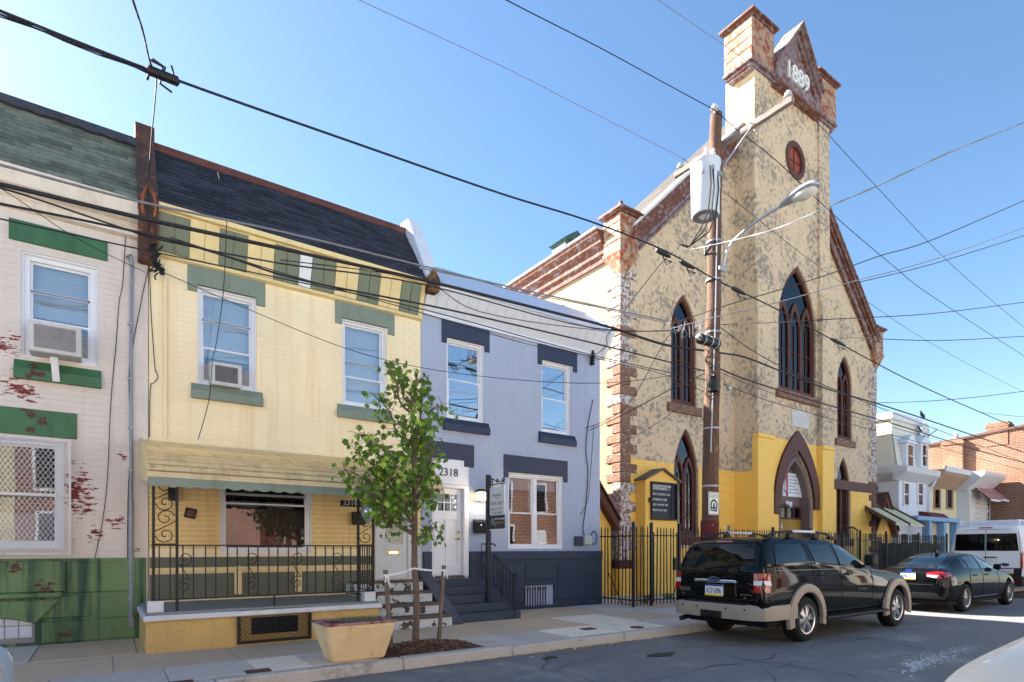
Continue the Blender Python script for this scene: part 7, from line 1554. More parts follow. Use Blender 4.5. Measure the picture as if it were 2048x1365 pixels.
class Car:
    def __init__(s, name, label, x0, yc, stations, paint, wheels, wr, sub=2, arch_r=None, cat='car'):
        """stations: (x, zbottom, wsill, zmid, wmid, zbelt, wbelt, ztop, wroof); built at x0 facing +X"""
        s.o = (x0, yc); s.t = thing(name, label, cat, (x0, yc, 0)); s.wheels = wheels; s.wr = wr
        ring = []
        for (x, zb, ws, zm, wm, zl, wb, zt, wr_) in stations:
            h = [(0, zb), (ws * .55, zb), (ws - .03, zb + .0), (ws, zb + .05), (wm, zm), (wb, zl), (wr_, zt - .05), (wr_ - .09, zt - .004), (wr_ * .45, zt + .012), (0, zt + .016)]
            full = [(-y, z) for (y, z) in reversed(h[1:-1])]
            r = h + [(-y, z) for (y, z) in h[-2:0:-1]]
            ring.append([(x0 + x, yc - y, z) for (y, z) in r])
        b = MB(); k = len(ring[0])
        for r in ring: b.v += r
        for i in range(len(ring) - 1):
            for j in range(k): b.f.append([i * k + j, i * k + (j + 1) % k, (i + 1) * k + (j + 1) % k, (i + 1) * k + j]); b.m.append(0)
        b.f.append(list(range(k))); b.m.append(0); b.f.append([(len(ring) - 1) * k + j for j in reversed(range(k))]); b.m.append(0)
        me = b.mesh('body', [paint, M['underbody']], ofs=org(s.t))
        ob = link('body', me, s.t); md = ob.modifiers.new('s', 'SUBSURF'); md.levels = sub; md.render_levels = sub
        cutters = []
        for (wx, side) in wheels:
            c = MB(); c.lathe([(0, -.3), ((arch_r or wr * 1.16), -.3), ((arch_r or wr * 1.16), .34), (0, .34)], (x0 + wx, yc + side * 0.82, wr + .015), 'y', 36)
            co = bpy.data.objects.new('cut', c.mesh('cut', M['underbody'], ofs=org(s.t))); COL.objects.link(co); co.location = org(s.t); cutters.append(co)
            bo = ob.modifiers.new('b', 'BOOLEAN'); bo.operation = 'DIFFERENCE'; bo.object = co; bo.solver = 'EXACT'
            try: bo.material_mode = 'TRANSFER'
            except Exception: pass
        dg = bpy.context.evaluated_depsgraph_get(); dg.update(); ev = ob.evaluated_get(dg)
        me2 = bpy.data.meshes.new_from_object(ev); ob.modifiers.clear(); ob.data = me2
        for c in cutters: bpy.data.objects.remove(c)
        me2.polygons.foreach_set('use_smooth', [True] * len(me2.polygons)); me2.set_sharp_from_angle(angle=R(38))
        s.body = ob; o = org(s.t)
        s.bvh = BVHTree.FromPolygons([v.co + o for v in me2.vertices], [list(p.vertices) for p in me2.polygons])
    def proj(s, a, z, ax, sg):
        """point of the body seen along an axis; ax='y': a = x ; ax='x': a = y offset"""
        if ax == 'y': org_, d = Vector((s.o[0] + a, s.o[1] + sg * 3, z)), Vector((0, -sg, 0))
        else: org_, d = Vector((s.o[0] + (10 if sg > 0 else -4), s.o[1] + a, z)), Vector((-sg, 0, 0))
        h = s.bvh.ray_cast(org_, d)
        if h[0] is None:
            h = s.bvh.find_nearest(org_ + d * 2.2 if ax == 'y' else org_ + d * 4)
        return h[0], (h[1] if h[1] is not None else -d)
    def decal(s, poly, ax, sg, name, m, off=.006, cuts=3, parent=None, depth=.012):
        bm = bmesh.new(); vs = [bm.verts.new((p[0], 0, p[1])) for p in poly]; bm.faces.new(vs)
        if cuts: bmesh.ops.triangulate(bm, faces=bm.faces); bmesh.ops.subdivide_edges(bm, edges=bm.edges, cuts=cuts, use_grid_fill=True)
        bm.verts.ensure_lookup_table(); bm.verts.index_update()
        top, bot = [], []; view = Vector((0, sg, 0)) if ax == 'y' else Vector((sg, 0, 0))
        for v in bm.verts:
            p, nn = s.proj(v.co.x, v.co.z, ax, sg); top.append(p + view * off); bot.append(p + view * (off - depth))
        n = len(top); fs = [[v.index for v in f.verts] for f in bm.faces]; b = MB(); b.v = [tuple(p) for p in top + bot]
        for f in fs: b.f += [f, [i + n for i in reversed(f)]]
        for e in bm.edges:
            if len(e.link_faces) == 1: i, j = e.verts[0].index, e.verts[1].index; b.f.append([i, j, j + n, i + n])
        b.m = [0] * len(b.f); bm.free()
        return b.build(name, m, parent or s.t, smooth=True, angle=50)
    def line(s, pts, ax, sg, w=.01, name='panel_gap', m=None, off=.003, parent=None, n=6):
        P_ = []
        for (a, c) in zip(pts, pts[1:]):
            for k in range(n): f = k / n; P_.append((a[0] + (c[0] - a[0]) * f, a[1] + (c[1] - a[1]) * f))
        P_.append(pts[-1]); view = Vector((0, sg, 0)) if ax == 'y' else Vector((sg, 0, 0))
        b = MB(); b.tube([tuple(s.proj(p[0], p[1], ax, sg)[0] + view * off) for p in P_], w / 2, 5); return b.build(name, m or M['trim_black'], parent or s.t, smooth=True)
    def wheel(s, wx, side, ytread=.86, width=.235, spokes=6, style='six', near=True):
        r = s.wr; x, y, z = s.o[0] + wx, s.o[1] + side * ytread, r
        sg = side; yo = y; yi = y - sg * width; rr = r * .66
        pr = [(rr, 0), (r * .8, .012), (r * .9, .008), (r * .97, -.02), (r, -.05), (r, -width + .05), (r * .97, -width + .02), (rr, -width), (rr * .96, -width + .02), (rr * .96, -.02)]
        b = MB(); b.lathe([(a, h * sg) for (a, h) in pr], (x, y, z), 'y', 40); b.f = b.f[:-2]; b.m = b.m[:-2]
        k = 40; n = len(pr)
        for j in range(k): b.f.append([(n - 1) * k + j, (n - 1) * k + (j + 1) % k, (j + 1) % k, j]); b.m.append(0)
        w = b.build('wheel', M['tyre'], s.t, smooth=True)
        MB().lathe([(0, -.12 * sg), (rr * .95, -.12 * sg), (rr * .95, -.135 * sg), (0, -.135 * sg)], (x, y, z), 'y', 28).build('brake_disc', M['alloy_dark'], w)
        b = MB(); b.lathe([(rr * .9, -.11 * sg), (rr * .9, -.0 * sg), (rr * .99, .008 * sg), (rr * .99, -.11 * sg)], (x, y, z), 'y', 36); b.f = b.f[:-2]; b.m = b.m[:-2]
        b.lathe([(0, -.0 * sg), (rr * .17, -.0 * sg), (rr * .22, -.015 * sg), (rr * .22, -.06 * sg), (0, -.06 * sg)], (x, y, z), 'y', 18)
        for q in range(spokes):
            a = 2 * math.pi * q / spokes + .2
            for o_ in ((-.1, .1) if style != 'star' else (-.03, .16)):
                ca, sa_ = math.cos(a + o_ * .9), math.sin(a + o_ * .9); cb, sb_ = math.cos(a + o_ * 1.6), math.sin(a + o_ * 1.6)
                p, q_ = Vector((x + rr * .16 * ca, y - .012 * sg, z + rr * .16 * sa_)), Vector((x + rr * .93 * cb, y - .03 * sg, z + rr * .93 * sb_))
                d = (q_ - p).normalized(); t_ = Vector((0, sg, 0)).cross(d) * (r * (.055 if style != 'star' else .032)); hh = Vector((0, -sg * .035, 0))
                b.add([p - t_, q_ - t_, q_ + t_, p + t_, p - t_ * 1.3 + hh, q_ - t_ * 1.3 + hh, q_ + t_ * 1.3 + hh, p + t_ * 1.3 + hh], [(0,1,2,3),(7,6,5,4),(0,4,5,1),(1,5,6,2),(2,6,7,3),(3,7,4,0)])
        b.build('rim', M['alloy'], w, smooth=True, angle=30)
        MB().lathe([(0, .004 * sg), (rr * .12, .004 * sg), (rr * .14, -.004 * sg), (0, -.004 * sg)], (x, y, z), 'y', 14).build('hub_cap', M['cable_gray'], w)
        return w
    def block(s, x0, x1, y0, y1, z0, z1, name, m, bev=.01, parent=None): return MB().box(s.o[0] + x0, s.o[0] + x1, s.o[1] + y0, s.o[1] + y1, z0, z1).build(name, m, parent or s.t, bevel=bev)
def plate_(car, xr, yc, zc, w, h, txt, lab=None):
    X, Y = car.o[0] + xr, car.o[1] + yc
    p = MB().box(X - .012, X + .01, Y - w / 2, Y + w / 2, zc - h / 2, zc + h / 2).build('licence_plate', M['sign_white'], car.t, bevel=.004)
    MB().box(X - .016, X - .012, Y - w / 2, Y + w / 2, zc + h * .34, zc + h / 2).build('plate_band', M['plate_blue'], p); MB().box(X - .016, X - .012, Y - w / 2, Y + w / 2, zc - h / 2, zc - h * .34).build('plate_band', M['plate_yellow'], p)
    MB().text(txt, (X - .016, Y, zc - h * .26), (0, -1, 0), (0, 0, 1), h * .66, .004, align='CENTER', xs=w / (len(txt) * h * .66 * .66)).build('plate_characters', M['plate_blue'], p)
# ---------------------------------------------------------------- black SUV
T = .42
st = [(.0, .52, .80, .72, .84, 1.02, .82, 1.26, .78), (.05, .47, .87, .72, .91, 1.05, .885, 1.31, .83), (.16, .46, .89, .74, .925, 1.2, .905, 1.62, .77), (.3, .45, .89, .75, .93, 1.28, .91, 1.78, .73), (.6, .44, .89, .76, .93, 1.3, .91, 1.815, .735),
      (1.4, T, .89, .76, .935, 1.3, .915, 1.83, .74), (2.2, T, .89, .76, .935, 1.3, .915, 1.82, .74), (2.75, T, .89, .76, .935, 1.29, .915, 1.77, .73), (3.3, T, .89, .76, .935, 1.27, .91, 1.54, .77), (3.75, T, .89, .76, .935, 1.24, .905, 1.31, .84), (3.95, T, .89, .76, .935, 1.19, .9, 1.25, .84),
      (4.6, .45, .89, .78, .93, 1.14, .89, 1.2, .82), (5.3, .46, .88, .78, .91, 1.07, .86, 1.13, .78), (5.6, .48, .82, .76, .85, .98, .8, 1.04, .7), (5.72, .52, .7, .72, .74, .86, .7, .92, .6)]
suv = Car('parked_suv', 'black SUV with tan lower cladding and roof rails parked before the church', 8.72, 6.32, st, M['car_black'], [(1.3, -1), (1.3, 1), (4.84, -1), (4.84, 1)], .395, 2, .465, 'car')
for (wx, sd) in suv.wheels: suv.wheel(wx, sd, ytread=.92, width=.26, spokes=6)
# wheel-arch flares, bumper, running board in tan
for (wx, sd) in suv.wheels:
    if sd > 0: continue
    b = MB(); n = 20; vs, fs = [], []
    for k in range(n + 1):
        a = R(-14) + (R(208)) * k / n; c_, s_ = math.cos(a), math.sin(a)
        for (r, y) in ((.462, .9), (.462, .965), (.50, .975), (.6, .955), (.615, .9)):
            vs.append((suv.o[0] + wx + r * c_, suv.o[1] - y, .41 + r * s_))
    for k in range(n):
        for j in range(5): fs.append((k * 5 + j, k * 5 + (j + 1) % 5, (k + 1) * 5 + (j + 1) % 5, (k + 1) * 5 + j))
    fs += [tuple(range(5)), tuple(reversed(range(n * 5, n * 5 + 5)))]
    b.add(vs, fs).build('arch_flare', M['car_tan'], suv.t, smooth=True, angle=35)
b = MB(); pr = []
for (x, y) in ((.95, -.955), (.3, -.95), (.06, -.9), (-.07, -.72), (-.1, -.4), (-.11, 0), (-.1, .4), (-.07, .72), (.06, .9), (.3, .95), (.95, .955)): pr.append((suv.o[0] + x, suv.o[1] + y))
vs, fs = [], []; prof_ = [(0, .44), (-.0, .5), (0, .63), (.03, .68), (.12, .7), (.2, .6), (.12, .44)]
for (x, y) in pr:
    d = Vector((suv.o[0] + 1.2 - x, suv.o[1] - y, 0)).normalized()
    for (i, z) in prof_: vs.append((x + d.x * i, y + d.y * i, z))
k = len(prof_)
for i in range(len(pr) - 1):
    for j in range(k): fs.append((i * k + j, i * k + (j + 1) % k, (i + 1) * k + (j + 1) % k, (i + 1) * k + j))
fs += [tuple(range(k)), tuple(reversed(range((len(pr) - 1) * k, len(pr) * k)))]
bp = b.add(vs, fs).build('rear_bumper', M['car_tan'], suv.t, smooth=True, angle=35)
suv.block(-.06, .1, -.62, .62, .685, .712, 'bumper_tread', M['trim_black'], .01, bp)
for y in (-.62, -.28, .3, .62): MB().lathe([(.0, 0), (.018, 0), (.018, -.012), (0, -.012)], (suv.o[0] - .1 + (.03 if abs(y) > .5 else 0), suv.o[1] + y, .61), 'x', 8).build('parking_sensor', M['trim_black'], bp)
suv.block(-.13, .02, -.2, .22, .44, .56, 'hitch_recess', M['trim_black'], .01); suv.block(-.17, .1, -.04, .04, .46, .52, 'hitch_receiver', M['trim_black'], .006)
b = MB(); b.tube([(suv.o[0] + .1, suv.o[1] + .62, .4), (suv.o[0] - .12, suv.o[1] + .64, .36)], .045, 10); b.build('exhaust_pipe', M['trim_black'], suv.t, smooth=True)
suv.block(.3, 5.2, -.8, .8, .3, .46, 'chassis', M['underbody'], .02)
rb = MB(); rb.prism([(suv.o[1] - 1.0, .36), (suv.o[1] - .84, .36), (suv.o[1] - .84, .42), (suv.o[1] - 1.0, .41)], 'x', suv.o[0] + 1.86, suv.o[0] + 4.3); rb.build('running_board', M['trim_black'], suv.t, bevel=.015)
# rear: glass, lamps, badge bar, plate recess
rg = suv.decal([(-.74, 1.22), (.74, 1.22), (.7, 1.4), (.62, 1.7), (-.62, 1.7), (-.7, 1.4)], 'x', -1, 'rear_window', M['car_glass'], .008, 4)
suv.decal([(-.16, 1.735), (.16, 1.735), (.16, 1.765), (-.16, 1.765)], 'x', -1, 'high_brake_lamp', M['red_lamp'], .02, 1)
suv.line([(-.8, 1.2), (.8, 1.2)], 'x', -1, .012); suv.line([(-.8, .77), (-.8, 1.2), (-.68, 1.72), (.68, 1.72), (.8, 1.2), (.8, .77)], 'x', -1, .012); suv.line([(-.8, .775), (.8, .775)], 'x', -1, .012)
for s_ in (-1, 1):
    for (z0, z1, m) in ((1.1, 1.215, 'red_lamp'), (1.02, 1.095, 'clear_lamp'), (.9, 1.015, 'red_lamp')):
        suv.decal([(.86 * s_, z0), (.735 * s_, z0), (.735 * s_, z1), (.86 * s_, z1)], 'x', -1, 'tail_lamp', M[m], .022, 2)
        if s_ < 0: suv.decal([(.015, z0), (.22 - .05 * (z0 < 1), z0), (.2, z1), (.0, z1)], 'y', -1, 'tail_lamp', M[m], .012, 2)
b = MB(); X = suv.proj(0, 1.06, 'x', -1)[0].x; b.box(X - .035, X + .02, suv.o[1] - .42, suv.o[1] + .42, 1.03, 1.09); cbar = b.build('chrome_bar', M['chrome'], suv.t, bevel=.015)
bo = MB(); bo.add([(X - .045, suv.o[1] + .12 * math.cos(a / 20 * 6.2832), 1.085 + .055 * math.sin(a / 20 * 6.2832)) for a in range(20)] + [(X - .02, suv.o[1] + .12 * math.cos(a / 20 * 6.2832), 1.085 + .055 * math.sin(a / 20 * 6.2832)) for a in range(20)], [tuple(range(20)), tuple(range(39, 19, -1))] + [(i, i + 20, (i + 1) % 20 + 20, (i + 1) % 20) for i in range(20)]); bo.build('badge_rim', M['chrome'], cbar)
bo = MB(); bo.add([(X - .049, suv.o[1] + .105 * math.cos(a / 20 * 6.2832), 1.085 + .044 * math.sin(a / 20 * 6.2832)) for a in range(20)] + [(X - .04, suv.o[1] + .105 * math.cos(a / 20 * 6.2832), 1.085 + .044 * math.sin(a / 20 * 6.2832)) for a in range(20)], [tuple(range(20)), tuple(range(39, 19, -1))] + [(i, i + 20, (i + 1) % 20 + 20, (i + 1) % 20) for i in range(20)]); bo.build('badge', M['oval_blue'], cbar)
MB().text('Ford', (X - .05, suv.o[1], 1.055), (0, -1, 0), (0, 0, 1), .068, .004, align='CENTER').build('badge_script', M['chrome'], cbar)
b = MB(); Xp = suv.proj(0, .92, 'x', -1)[0].x; b.prism([(suv.o[1] - .42, .8), (suv.o[1] + .42, .8), (suv.o[1] + .4, 1.03), (suv.o[1] - .4, 1.03)], 'x', Xp - .012, Xp + .02); b.build('plate_recess', M['car_black'], suv.t, bevel=.02)
plate_(suv, Xp - .03 - suv.o[0], 0, .905, .36, .2, 'KCP-3096')
b = MB(); b.text('EDDIE BAUER', (Xp - .004 - .012, suv.o[1] + .74, .905), (0, -1, 0), (0, 0, 1), .035, .004); b.text('EXPLORER', (Xp - .016, suv.o[1] + .74, .865), (0, -1, 0), (0, 0, 1), .05, .004); b.text('4x4', (Xp - .016, suv.o[1] + .7, .81), (0, -1, 0), (0, 0, 1), .04, .004); b.text('ADVANCETRAC', (Xp - .016, suv.o[1] - .5, .845), (0, -1, 0), (0, 0, 1), .032, .004); b.text('V8', (Xp - .016, suv.o[1] - .56, .79), (0, -1, 0), (0, 0, 1), .045, .004); b.build('badge_lettering', M['chrome'], suv.t)
b = MB(); pw_ = suv.proj(.2, 1.27, 'x', -1)[0]; b.tube([pw_ + Vector((-.02, 0, 0)), pw_ + Vector((-.02, -.36, .06))], .012, 6); b.lathe([(0, -.03), (.03, -.03), (.03, .0), (0, .0)], pw_, 'x', 10); b.build('rear_wiper', M['trim_black'], suv.t)
# sides
for sd in (-1, 1):
    suv.decal([(.42, 1.34), (1.35, 1.34), (1.42, 1.5), (1.36, 1.7), (.62, 1.7), (.5, 1.62)], 'y', sd, 'side_window', M['car_glass'], .01, 3)
    suv.decal([(1.66, 1.34), (2.42, 1.33), (2.36, 1.69), (1.56, 1.7)], 'y', sd, 'side_window', M['car_glass'], .01, 3)
    suv.decal([(2.54, 1.33), (3.62, 1.31), (3.5, 1.4), (2.98, 1.64), (2.84, 1.68), (2.48, 1.69)], 'y', sd, 'side_window', M['car_glass2'], .01, 3)
    suv.line([(1.46, 1.74), (1.56, 1.3), (1.6, .9)], 'y', sd); suv.line([(2.48, 1.74), (2.52, 1.3), (2.52, .5)], 'y', sd); suv.line([(3.72, 1.28), (3.76, 1.0), (3.76, .5)], 'y', sd); suv.line([(1.82, .5), (3.76, .49)], 'y', sd)
    suv.line([(.1, 1.255), (2, 1.25), (3.7, 1.215), (5.0, 1.08)], 'y', sd, .014, 'pinstripe', M['gold_stripe'], .0)
    for x in (1.72, 2.68):
        p = suv.proj(x + .1, 1.15, 'y', sd)[0]; b = MB(); b.tube([p + Vector((-.11, sd * .0, 0)), p + Vector((-.09, sd * .035, .003)), p + Vector((.09, sd * .035, .003)), p + Vector((.11, 0, 0))], .016, 8); b.build('door_handle', M['car_black'], suv.t, smooth=True)
        b = MB(); b.lathe([(.05, 0), (.055, sd * .004), (0, sd * .004)], (p.x, p.y, p.z), 'y', 14); b.build('handle_cup', M['trim_black'], suv.t)
b = MB(); p = suv.proj(3.35, .82, 'y', -1)[0]; b.text('XLT SPORT', (p.x - .22, p.y - .004, p.z), (1, 0, 0), (0, 0, 1), .07, .004); b.build('door_lettering', M['chrome'], suv.t)
for sd in (-1, 1):
    p = suv.proj(3.55, 1.3, 'y', sd)[0]; b = MB(); b.box(p.x - .06, p.x + .13, p.y + sd * .1 - .1, p.y + sd * .1 + .1, 1.29, 1.51); mrr = b.build('wing_mirror', M['trim_black'], suv.t, bevel=.035); MB().bar((p.x, p.y, 1.33), (p.x + .02, p.y + sd * .08, 1.36), .08, .05).build('mirror_arm', M['trim_black'], mrr)
    b = MB(); y = suv.o[1] + sd * .64; x0 = suv.o[0]
    b.tube([(x0 + .5, y, 1.84), (x0 + .75, y, 1.9), (x0 + 1.25, y, 1.93), (x0 + 2.1, y, 1.93), (x0 + 2.5, y, 1.9), (x0 + 2.72, y, 1.81)], .02, 8); rr_ = b.build('roof_rail', M['trim_black'], suv.t, smooth=True)
    for x in (.55, 1.25, 2.1, 2.65): MB().box(x0 + x - .09, x0 + x + .09, y - .04, y + .04, 1.8, 1.9 if x in (1.25, 2.1) else 1.86).build('rail_foot', M['trim_black'], rr_, bevel=.02)
    MB().box(x0 + 1.3, x0 + 2.05, y - .035, y + .035, 1.91, 1.955).build('rail_insert', M['metal_gray'], rr_, bevel=.012)
suv.decal([(-.6, 1.34), (.6, 1.34), (.58, 1.7), (-.58, 1.7)], 'x', 1, 'windscreen', M['car_glass2'], .008, 3)
for s_ in (-1, 1): suv.decal([(.35 * s_, .86), (.68 * s_, .86), (.68 * s_, 1.0), (.35 * s_, 1.0)], 'x', 1, 'headlight', M['clear_lamp'], .02, 2)
# ---------------------------------------------------------------- sedans
def sedan(lab, x0, yc, paint, name='parked_sedan'):
    T = .27
    st = [(.0, .5, .58, .66, .66, .86, .66, .98, .58), (.06, .36, .76, .62, .81, .93, .78, 1.09, .68), (.3, .3, .83, .62, .865, .98, .83, 1.15, .7), (.75, T, .84, .62, .88, 1.02, .855, 1.17, .69), (1.15, T, .84, .62, .885, 1.04, .86, 1.31, .62), (1.6, T, .84, .62, .885, 1.05, .865, 1.44, .6), (2.1, T, .84, .62, .885, 1.05, .865, 1.5, .6), (2.6, T, .84, .62, .885, 1.04, .86, 1.5, .605),
          (3.1, T, .84, .62, .885, 1.03, .86, 1.42, .61), (3.6, T, .84, .62, .885, 1.0, .85, 1.23, .66), (4.0, T, .84, .62, .885, .97, .84, 1.05, .74), (4.4, T, .84, .62, .88, .93, .83, .99, .74), (5.0, T, .83, .6, .87, .86, .8, .92, .7), (5.35, .3, .76, .58, .8, .76, .72, .82, .62), (5.5, .36, .6, .56, .62, .66, .56, .72, .48)]
    c = Car(name, lab, x0, yc, st, paint, [(1.2, -1), (1.2, 1), (4.52, -1), (4.52, 1)], .36, 2, .42)
    for (wx, sd) in c.wheels: c.wheel(wx, sd, ytread=.875, width=.23, spokes=5, style='star')
    c.block(.4, 5.1, -.78, .78, .2, .34, 'chassis', M['underbody'], .02)
    c.decal([(-.56, 1.2), (.56, 1.2), (.5, 1.43), (-.5, 1.43)], 'x', -1, 'rear_window', M['car_glass2'], .008, 4); c.decal([(-.6, 1.1), (.6, 1.1), (.52, 1.42), (-.52, 1.42)], 'x', 1, 'windscreen', M['car_glass2'], .008, 4)
    for sd in (-1, 1):
        c.decal([(1.28, 1.12), (1.55, 1.11), (1.62, 1.38), (1.5, 1.37)], 'y', sd, 'side_window', M['car_glass2'], .008, 2)
        c.decal([(1.62, 1.11), (2.35, 1.1), (2.38, 1.43), (1.72, 1.4)], 'y', sd, 'side_window', M['car_glass2'], .008, 3); c.decal([(2.45, 1.1), (3.55, 1.07), (3.2, 1.28), (2.95, 1.4), (2.48, 1.43)], 'y', sd, 'side_window', M['car_glass2'], .008, 3)
        c.line([(1.5, .5), (1.45, .8), (1.62, 1.08)], 'y', sd); c.line([(2.4, 1.44), (2.42, 1.08), (2.4, .35)], 'y', sd); c.line([(3.62, 1.0), (3.66, .7), (3.62, .35)], 'y', sd); c.line([(1.5, .36), (3.62, .35)], 'y', sd, .02, 'sill_trim', M['chrome'])
        for x in (1.75, 2.6): p = c.proj(x + .1, .93, 'y', sd)[0]; b = MB(); b.tube([p + Vector((-.1, 0, 0)), p + Vector((-.07, sd * .03, .0)), p + Vector((.08, sd * .03, .0)), p + Vector((.1, 0, 0))], .014, 8); b.build('door_handle', paint, c.t, smooth=True)
        p = c.proj(3.4, 1.06, 'y', sd)[0]; MB().box(p.x - .08, p.x + .1, p.y + sd * .11 - .09, p.y + sd * .11 + .09, 1.05, 1.2).build('wing_mirror', paint, c.t, bevel=.04)
        c.decal([(.84 * sd, .86), (.4 * sd, .93), (.4 * sd, 1.02), (.62 * sd, 1.06), (.83 * sd, 1.02)], 'x', -1, 'tail_lamp', M['red_lamp'], .012, 3); c.decal([(.62 * sd, .89), (.42 * sd, .925), (.42 * sd, .97), (.66 * sd, .96)], 'x', -1, 'tail_lamp_lens', M['clear_lamp'], .018, 2)
        c.decal([(.1, .9), (.42, .96), (.36, 1.03), (.08, 1.05)], 'y', sd, 'tail_lamp', M['red_lamp'], .012, 2)
        c.decal([(.3 * sd, .66), (.58 * sd, .66), (.58 * sd, .76), (.3 * sd, .74)], 'x', 1, 'headlight', M['clear_lamp'], .012, 2)
    c.line([(-.74, .72), (.74, .72)], 'x', -1); c.line([(-.6, 1.12), (-.66, .9), (-.62, .74)], 'x', -1); c.line([(.6, 1.12), (.66, .9), (.62, .74)], 'x', -1)
    c.decal([(-.7, .4), (.7, .4), (.6, .52), (-.6, .52)], 'x', -1, 'diffuser', M['trim_black'], .01, 3)
    return c
sed = sedan('black compact sedan parked between the SUV and the white van', 16.95, 6.5, M['car_black2'])
xp = sed.proj(0, .95, 'x', -1)[0].x - sed.o[0]; plate_(sed, xp - .01, .0, .93, .34, .18, 'KHN-4TTT'); b = MB(); b.text('IMPREZA', (sed.o[0] + xp - .014, sed.o[1] - .36, .83), (0, -1, 0), (0, 0, 1), .06, .006); b.build('badge_lettering', M['chrome'], sed.t)
b = MB(); X = sed.proj(0, 1.06, 'x', -1)[0].x; b.add([(X - .02, sed.o[1] + .09 * math.cos(a / 16 * 6.2832), 1.06 + .05 * math.sin(a / 16 * 6.2832)) for a in range(16)] + [(X + .02, sed.o[1] + .09 * math.cos(a / 16 * 6.2832), 1.06 + .05 * math.sin(a / 16 * 6.2832)) for a in range(16)], [tuple(range(16)), tuple(range(31, 15, -1))] + [(i, i + 16, (i + 1) % 16 + 16, (i + 1) % 16) for i in range(16)]); b.build('badge', M['oval_blue'], sed.t)
b = MB(); b.prism([(sed.o[0] + 1.75, 1.47), (sed.o[0] + 2.0, 1.49), (sed.o[0] + 1.8, 1.6), (sed.o[0] + 1.74, 1.59)], 'y', sed.o[1] - .025, sed.o[1] + .025); b.build('roof_antenna', M['car_black2'], sed.t, bevel=.01)
near = sedan('pale white car nosing into the lower right corner on the near side of the street', 3.95, .42, M['car_dull'])
near.t.location = (9.37, .09, 0); near.t.rotation_euler.z = math.pi - R(7)
leftc = sedan('pale silver car at the curb in the lower left corner below the green foundation', -6.12, 6.25, M['car_silver'])
# ---------------------------------------------------------------- white van
st = [(.0, .5, .9, 1.0, .98, 1.5, .96, 2.2, .84), (.04, .46, .95, 1.0, 1.02, 1.52, 1.0, 2.34, .87), (.14, .44, .98, 1.0, 1.04, 1.54, 1.02, 2.42, .87), (1.5, .42, .98, 1.0, 1.05, 1.55, 1.03, 2.46, .87), (3.8, .42, .98, 1.0, 1.05, 1.55, 1.03, 2.44, .87), (4.4, .42, .98, 1.0, 1.05, 1.53, 1.02, 2.2, .88), (5.0, .42, .98, 1.0, 1.04, 1.45, 1.0, 1.62, .92), (5.6, .44, .96, .95, 1.0, 1.2, .96, 1.3, .86), (5.95, .5, .84, .85, .88, 1.02, .8, 1.1, .7)]
van = Car('parked_van', 'white passenger van with dark rear windows and roof rack parked at the right edge', 24.1, 6.95, st, M['car_white'], [(1.3, -1), (1.3, 1), (4.9, -1), (4.9, 1)], .37, 2, .43, 'van')
for (wx, sd) in van.wheels: van.wheel(wx, sd, ytread=1.0, width=.24, spokes=6)
for (a, c) in ((.86, .02), (-.02, -.86)): van.decal([(a, 1.55), (a * .96 if a > 0 else a, 2.12), (c if c > -.5 else -.8, 2.12), (c, 1.55)], 'x', -1, 'rear_window', M['car_glass'], .012, 3)
van.line([(0, .72), (0, 2.28)], 'x', -1, .014); van.line([(-.9, .74), (-.9, 1.5), (-.84, 2.26), (.84, 2.26), (.9, 1.5), (.9, .74)], 'x', -1, .012)
MB().box(van.o[0] - .1, van.o[0] + .2, van.o[1] - 1.0, van.o[1] + 1.0, .42, .74).build('rear_bumper', M['trim_black'], van.t, bevel=.04)
van.decal([(-.92, .74), (.92, .74), (.94, 1.0), (-.94, 1.0)], 'x', -1, 'lower_cladding', M['trim_black'], .008, 3)
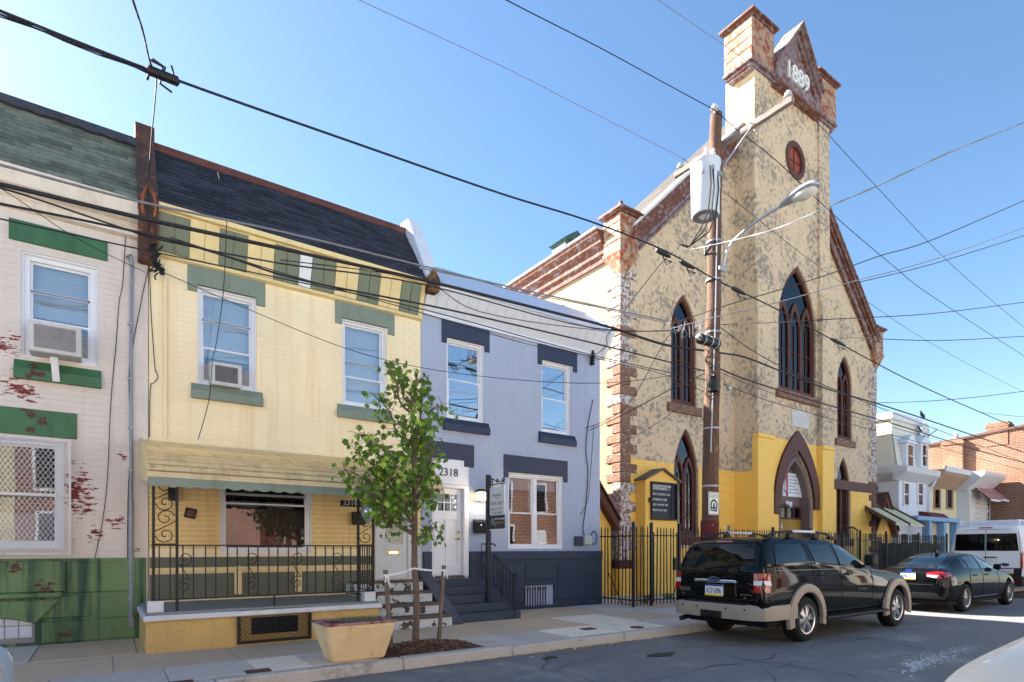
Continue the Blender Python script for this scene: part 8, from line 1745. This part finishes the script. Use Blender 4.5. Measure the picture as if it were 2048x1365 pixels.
for s_ in (-1, 1):
    van.decal([(.97 * s_, 1.0), (.9 * s_, 1.0), (.9 * s_, 1.5), (.97 * s_, 1.5)], 'x', -1, 'tail_lamp', M['red_lamp'], .015, 2); MB().box(van.o[0] - .108, van.o[0] - .098, van.o[1] + s_ * .75 - .14, van.o[1] + s_ * .75 + .14, .6, .66).build('bumper_reflector', M['red_lamp'], van.t)
    van.decal([(.5, 1.6), (1.9, 1.6), (1.9, 2.15), (.5, 2.15)], 'y', s_, 'side_window', M['car_glass'], .012, 3); van.decal([(2.1, 1.6), (3.4, 1.6), (3.4, 2.15), (2.1, 2.15)], 'y', s_, 'side_window', M['car_glass'], .012, 3)
    b = MB(); y = van.o[1] + s_ * .78; b.tube([(van.o[0] + .2, y, 2.55), (van.o[0] + 4.0, y, 2.55)], .03, 8); rk = b.build('roof_rack', M['metal_white'], van.t, smooth=True)
    for x in (.3, 1.5, 2.7, 3.9): MB().box(van.o[0] + x - .04, van.o[0] + x + .04, y - .03, y + .03, 2.38, 2.55).build('rack_foot', M['metal_white'], rk)
for x in (.3, 1.5, 2.7, 3.9): MB().box(van.o[0] + x - .03, van.o[0] + x + .03, van.o[1] - .78, van.o[1] + .78, 2.53, 2.57).build('rack_bar', M['metal_white'], van.t)
van.decal([(-.18, 2.3), (.18, 2.3), (.18, 2.34), (-.18, 2.34)], 'x', -1, 'high_brake_lamp', M['red_lamp'], .02, 1)
p = van.proj(-.12, 1.34, 'x', -1)[0]; b = MB(); b.tube([p + Vector((0, .16, 0)), p + Vector((-.05, .14, 0)), p + Vector((-.05, -.14, 0)), p + Vector((0, -.16, 0))], .02, 8); b.build('door_handle', M['trim_black'], van.t, smooth=True)
b = MB(); X = van.proj(-.4, 1.12, 'x', -1)[0].x; yc = van.o[1] - .5; b.add([(X - .02, yc + .13 * math.cos(a / 16 * 6.2832), 1.1 + .055 * math.sin(a / 16 * 6.2832)) for a in range(16)] + [(X + .02, yc + .13 * math.cos(a / 16 * 6.2832), 1.1 + .055 * math.sin(a / 16 * 6.2832)) for a in range(16)], [tuple(range(16)), tuple(range(31, 15, -1))] + [(i, i + 16, (i + 1) % 16 + 16, (i + 1) % 16) for i in range(16)]); b.build('badge', M['oval_blue'], van.t)
plate_(van, -.02, -.55, .9, .36, .18, 'ZXR-2210')
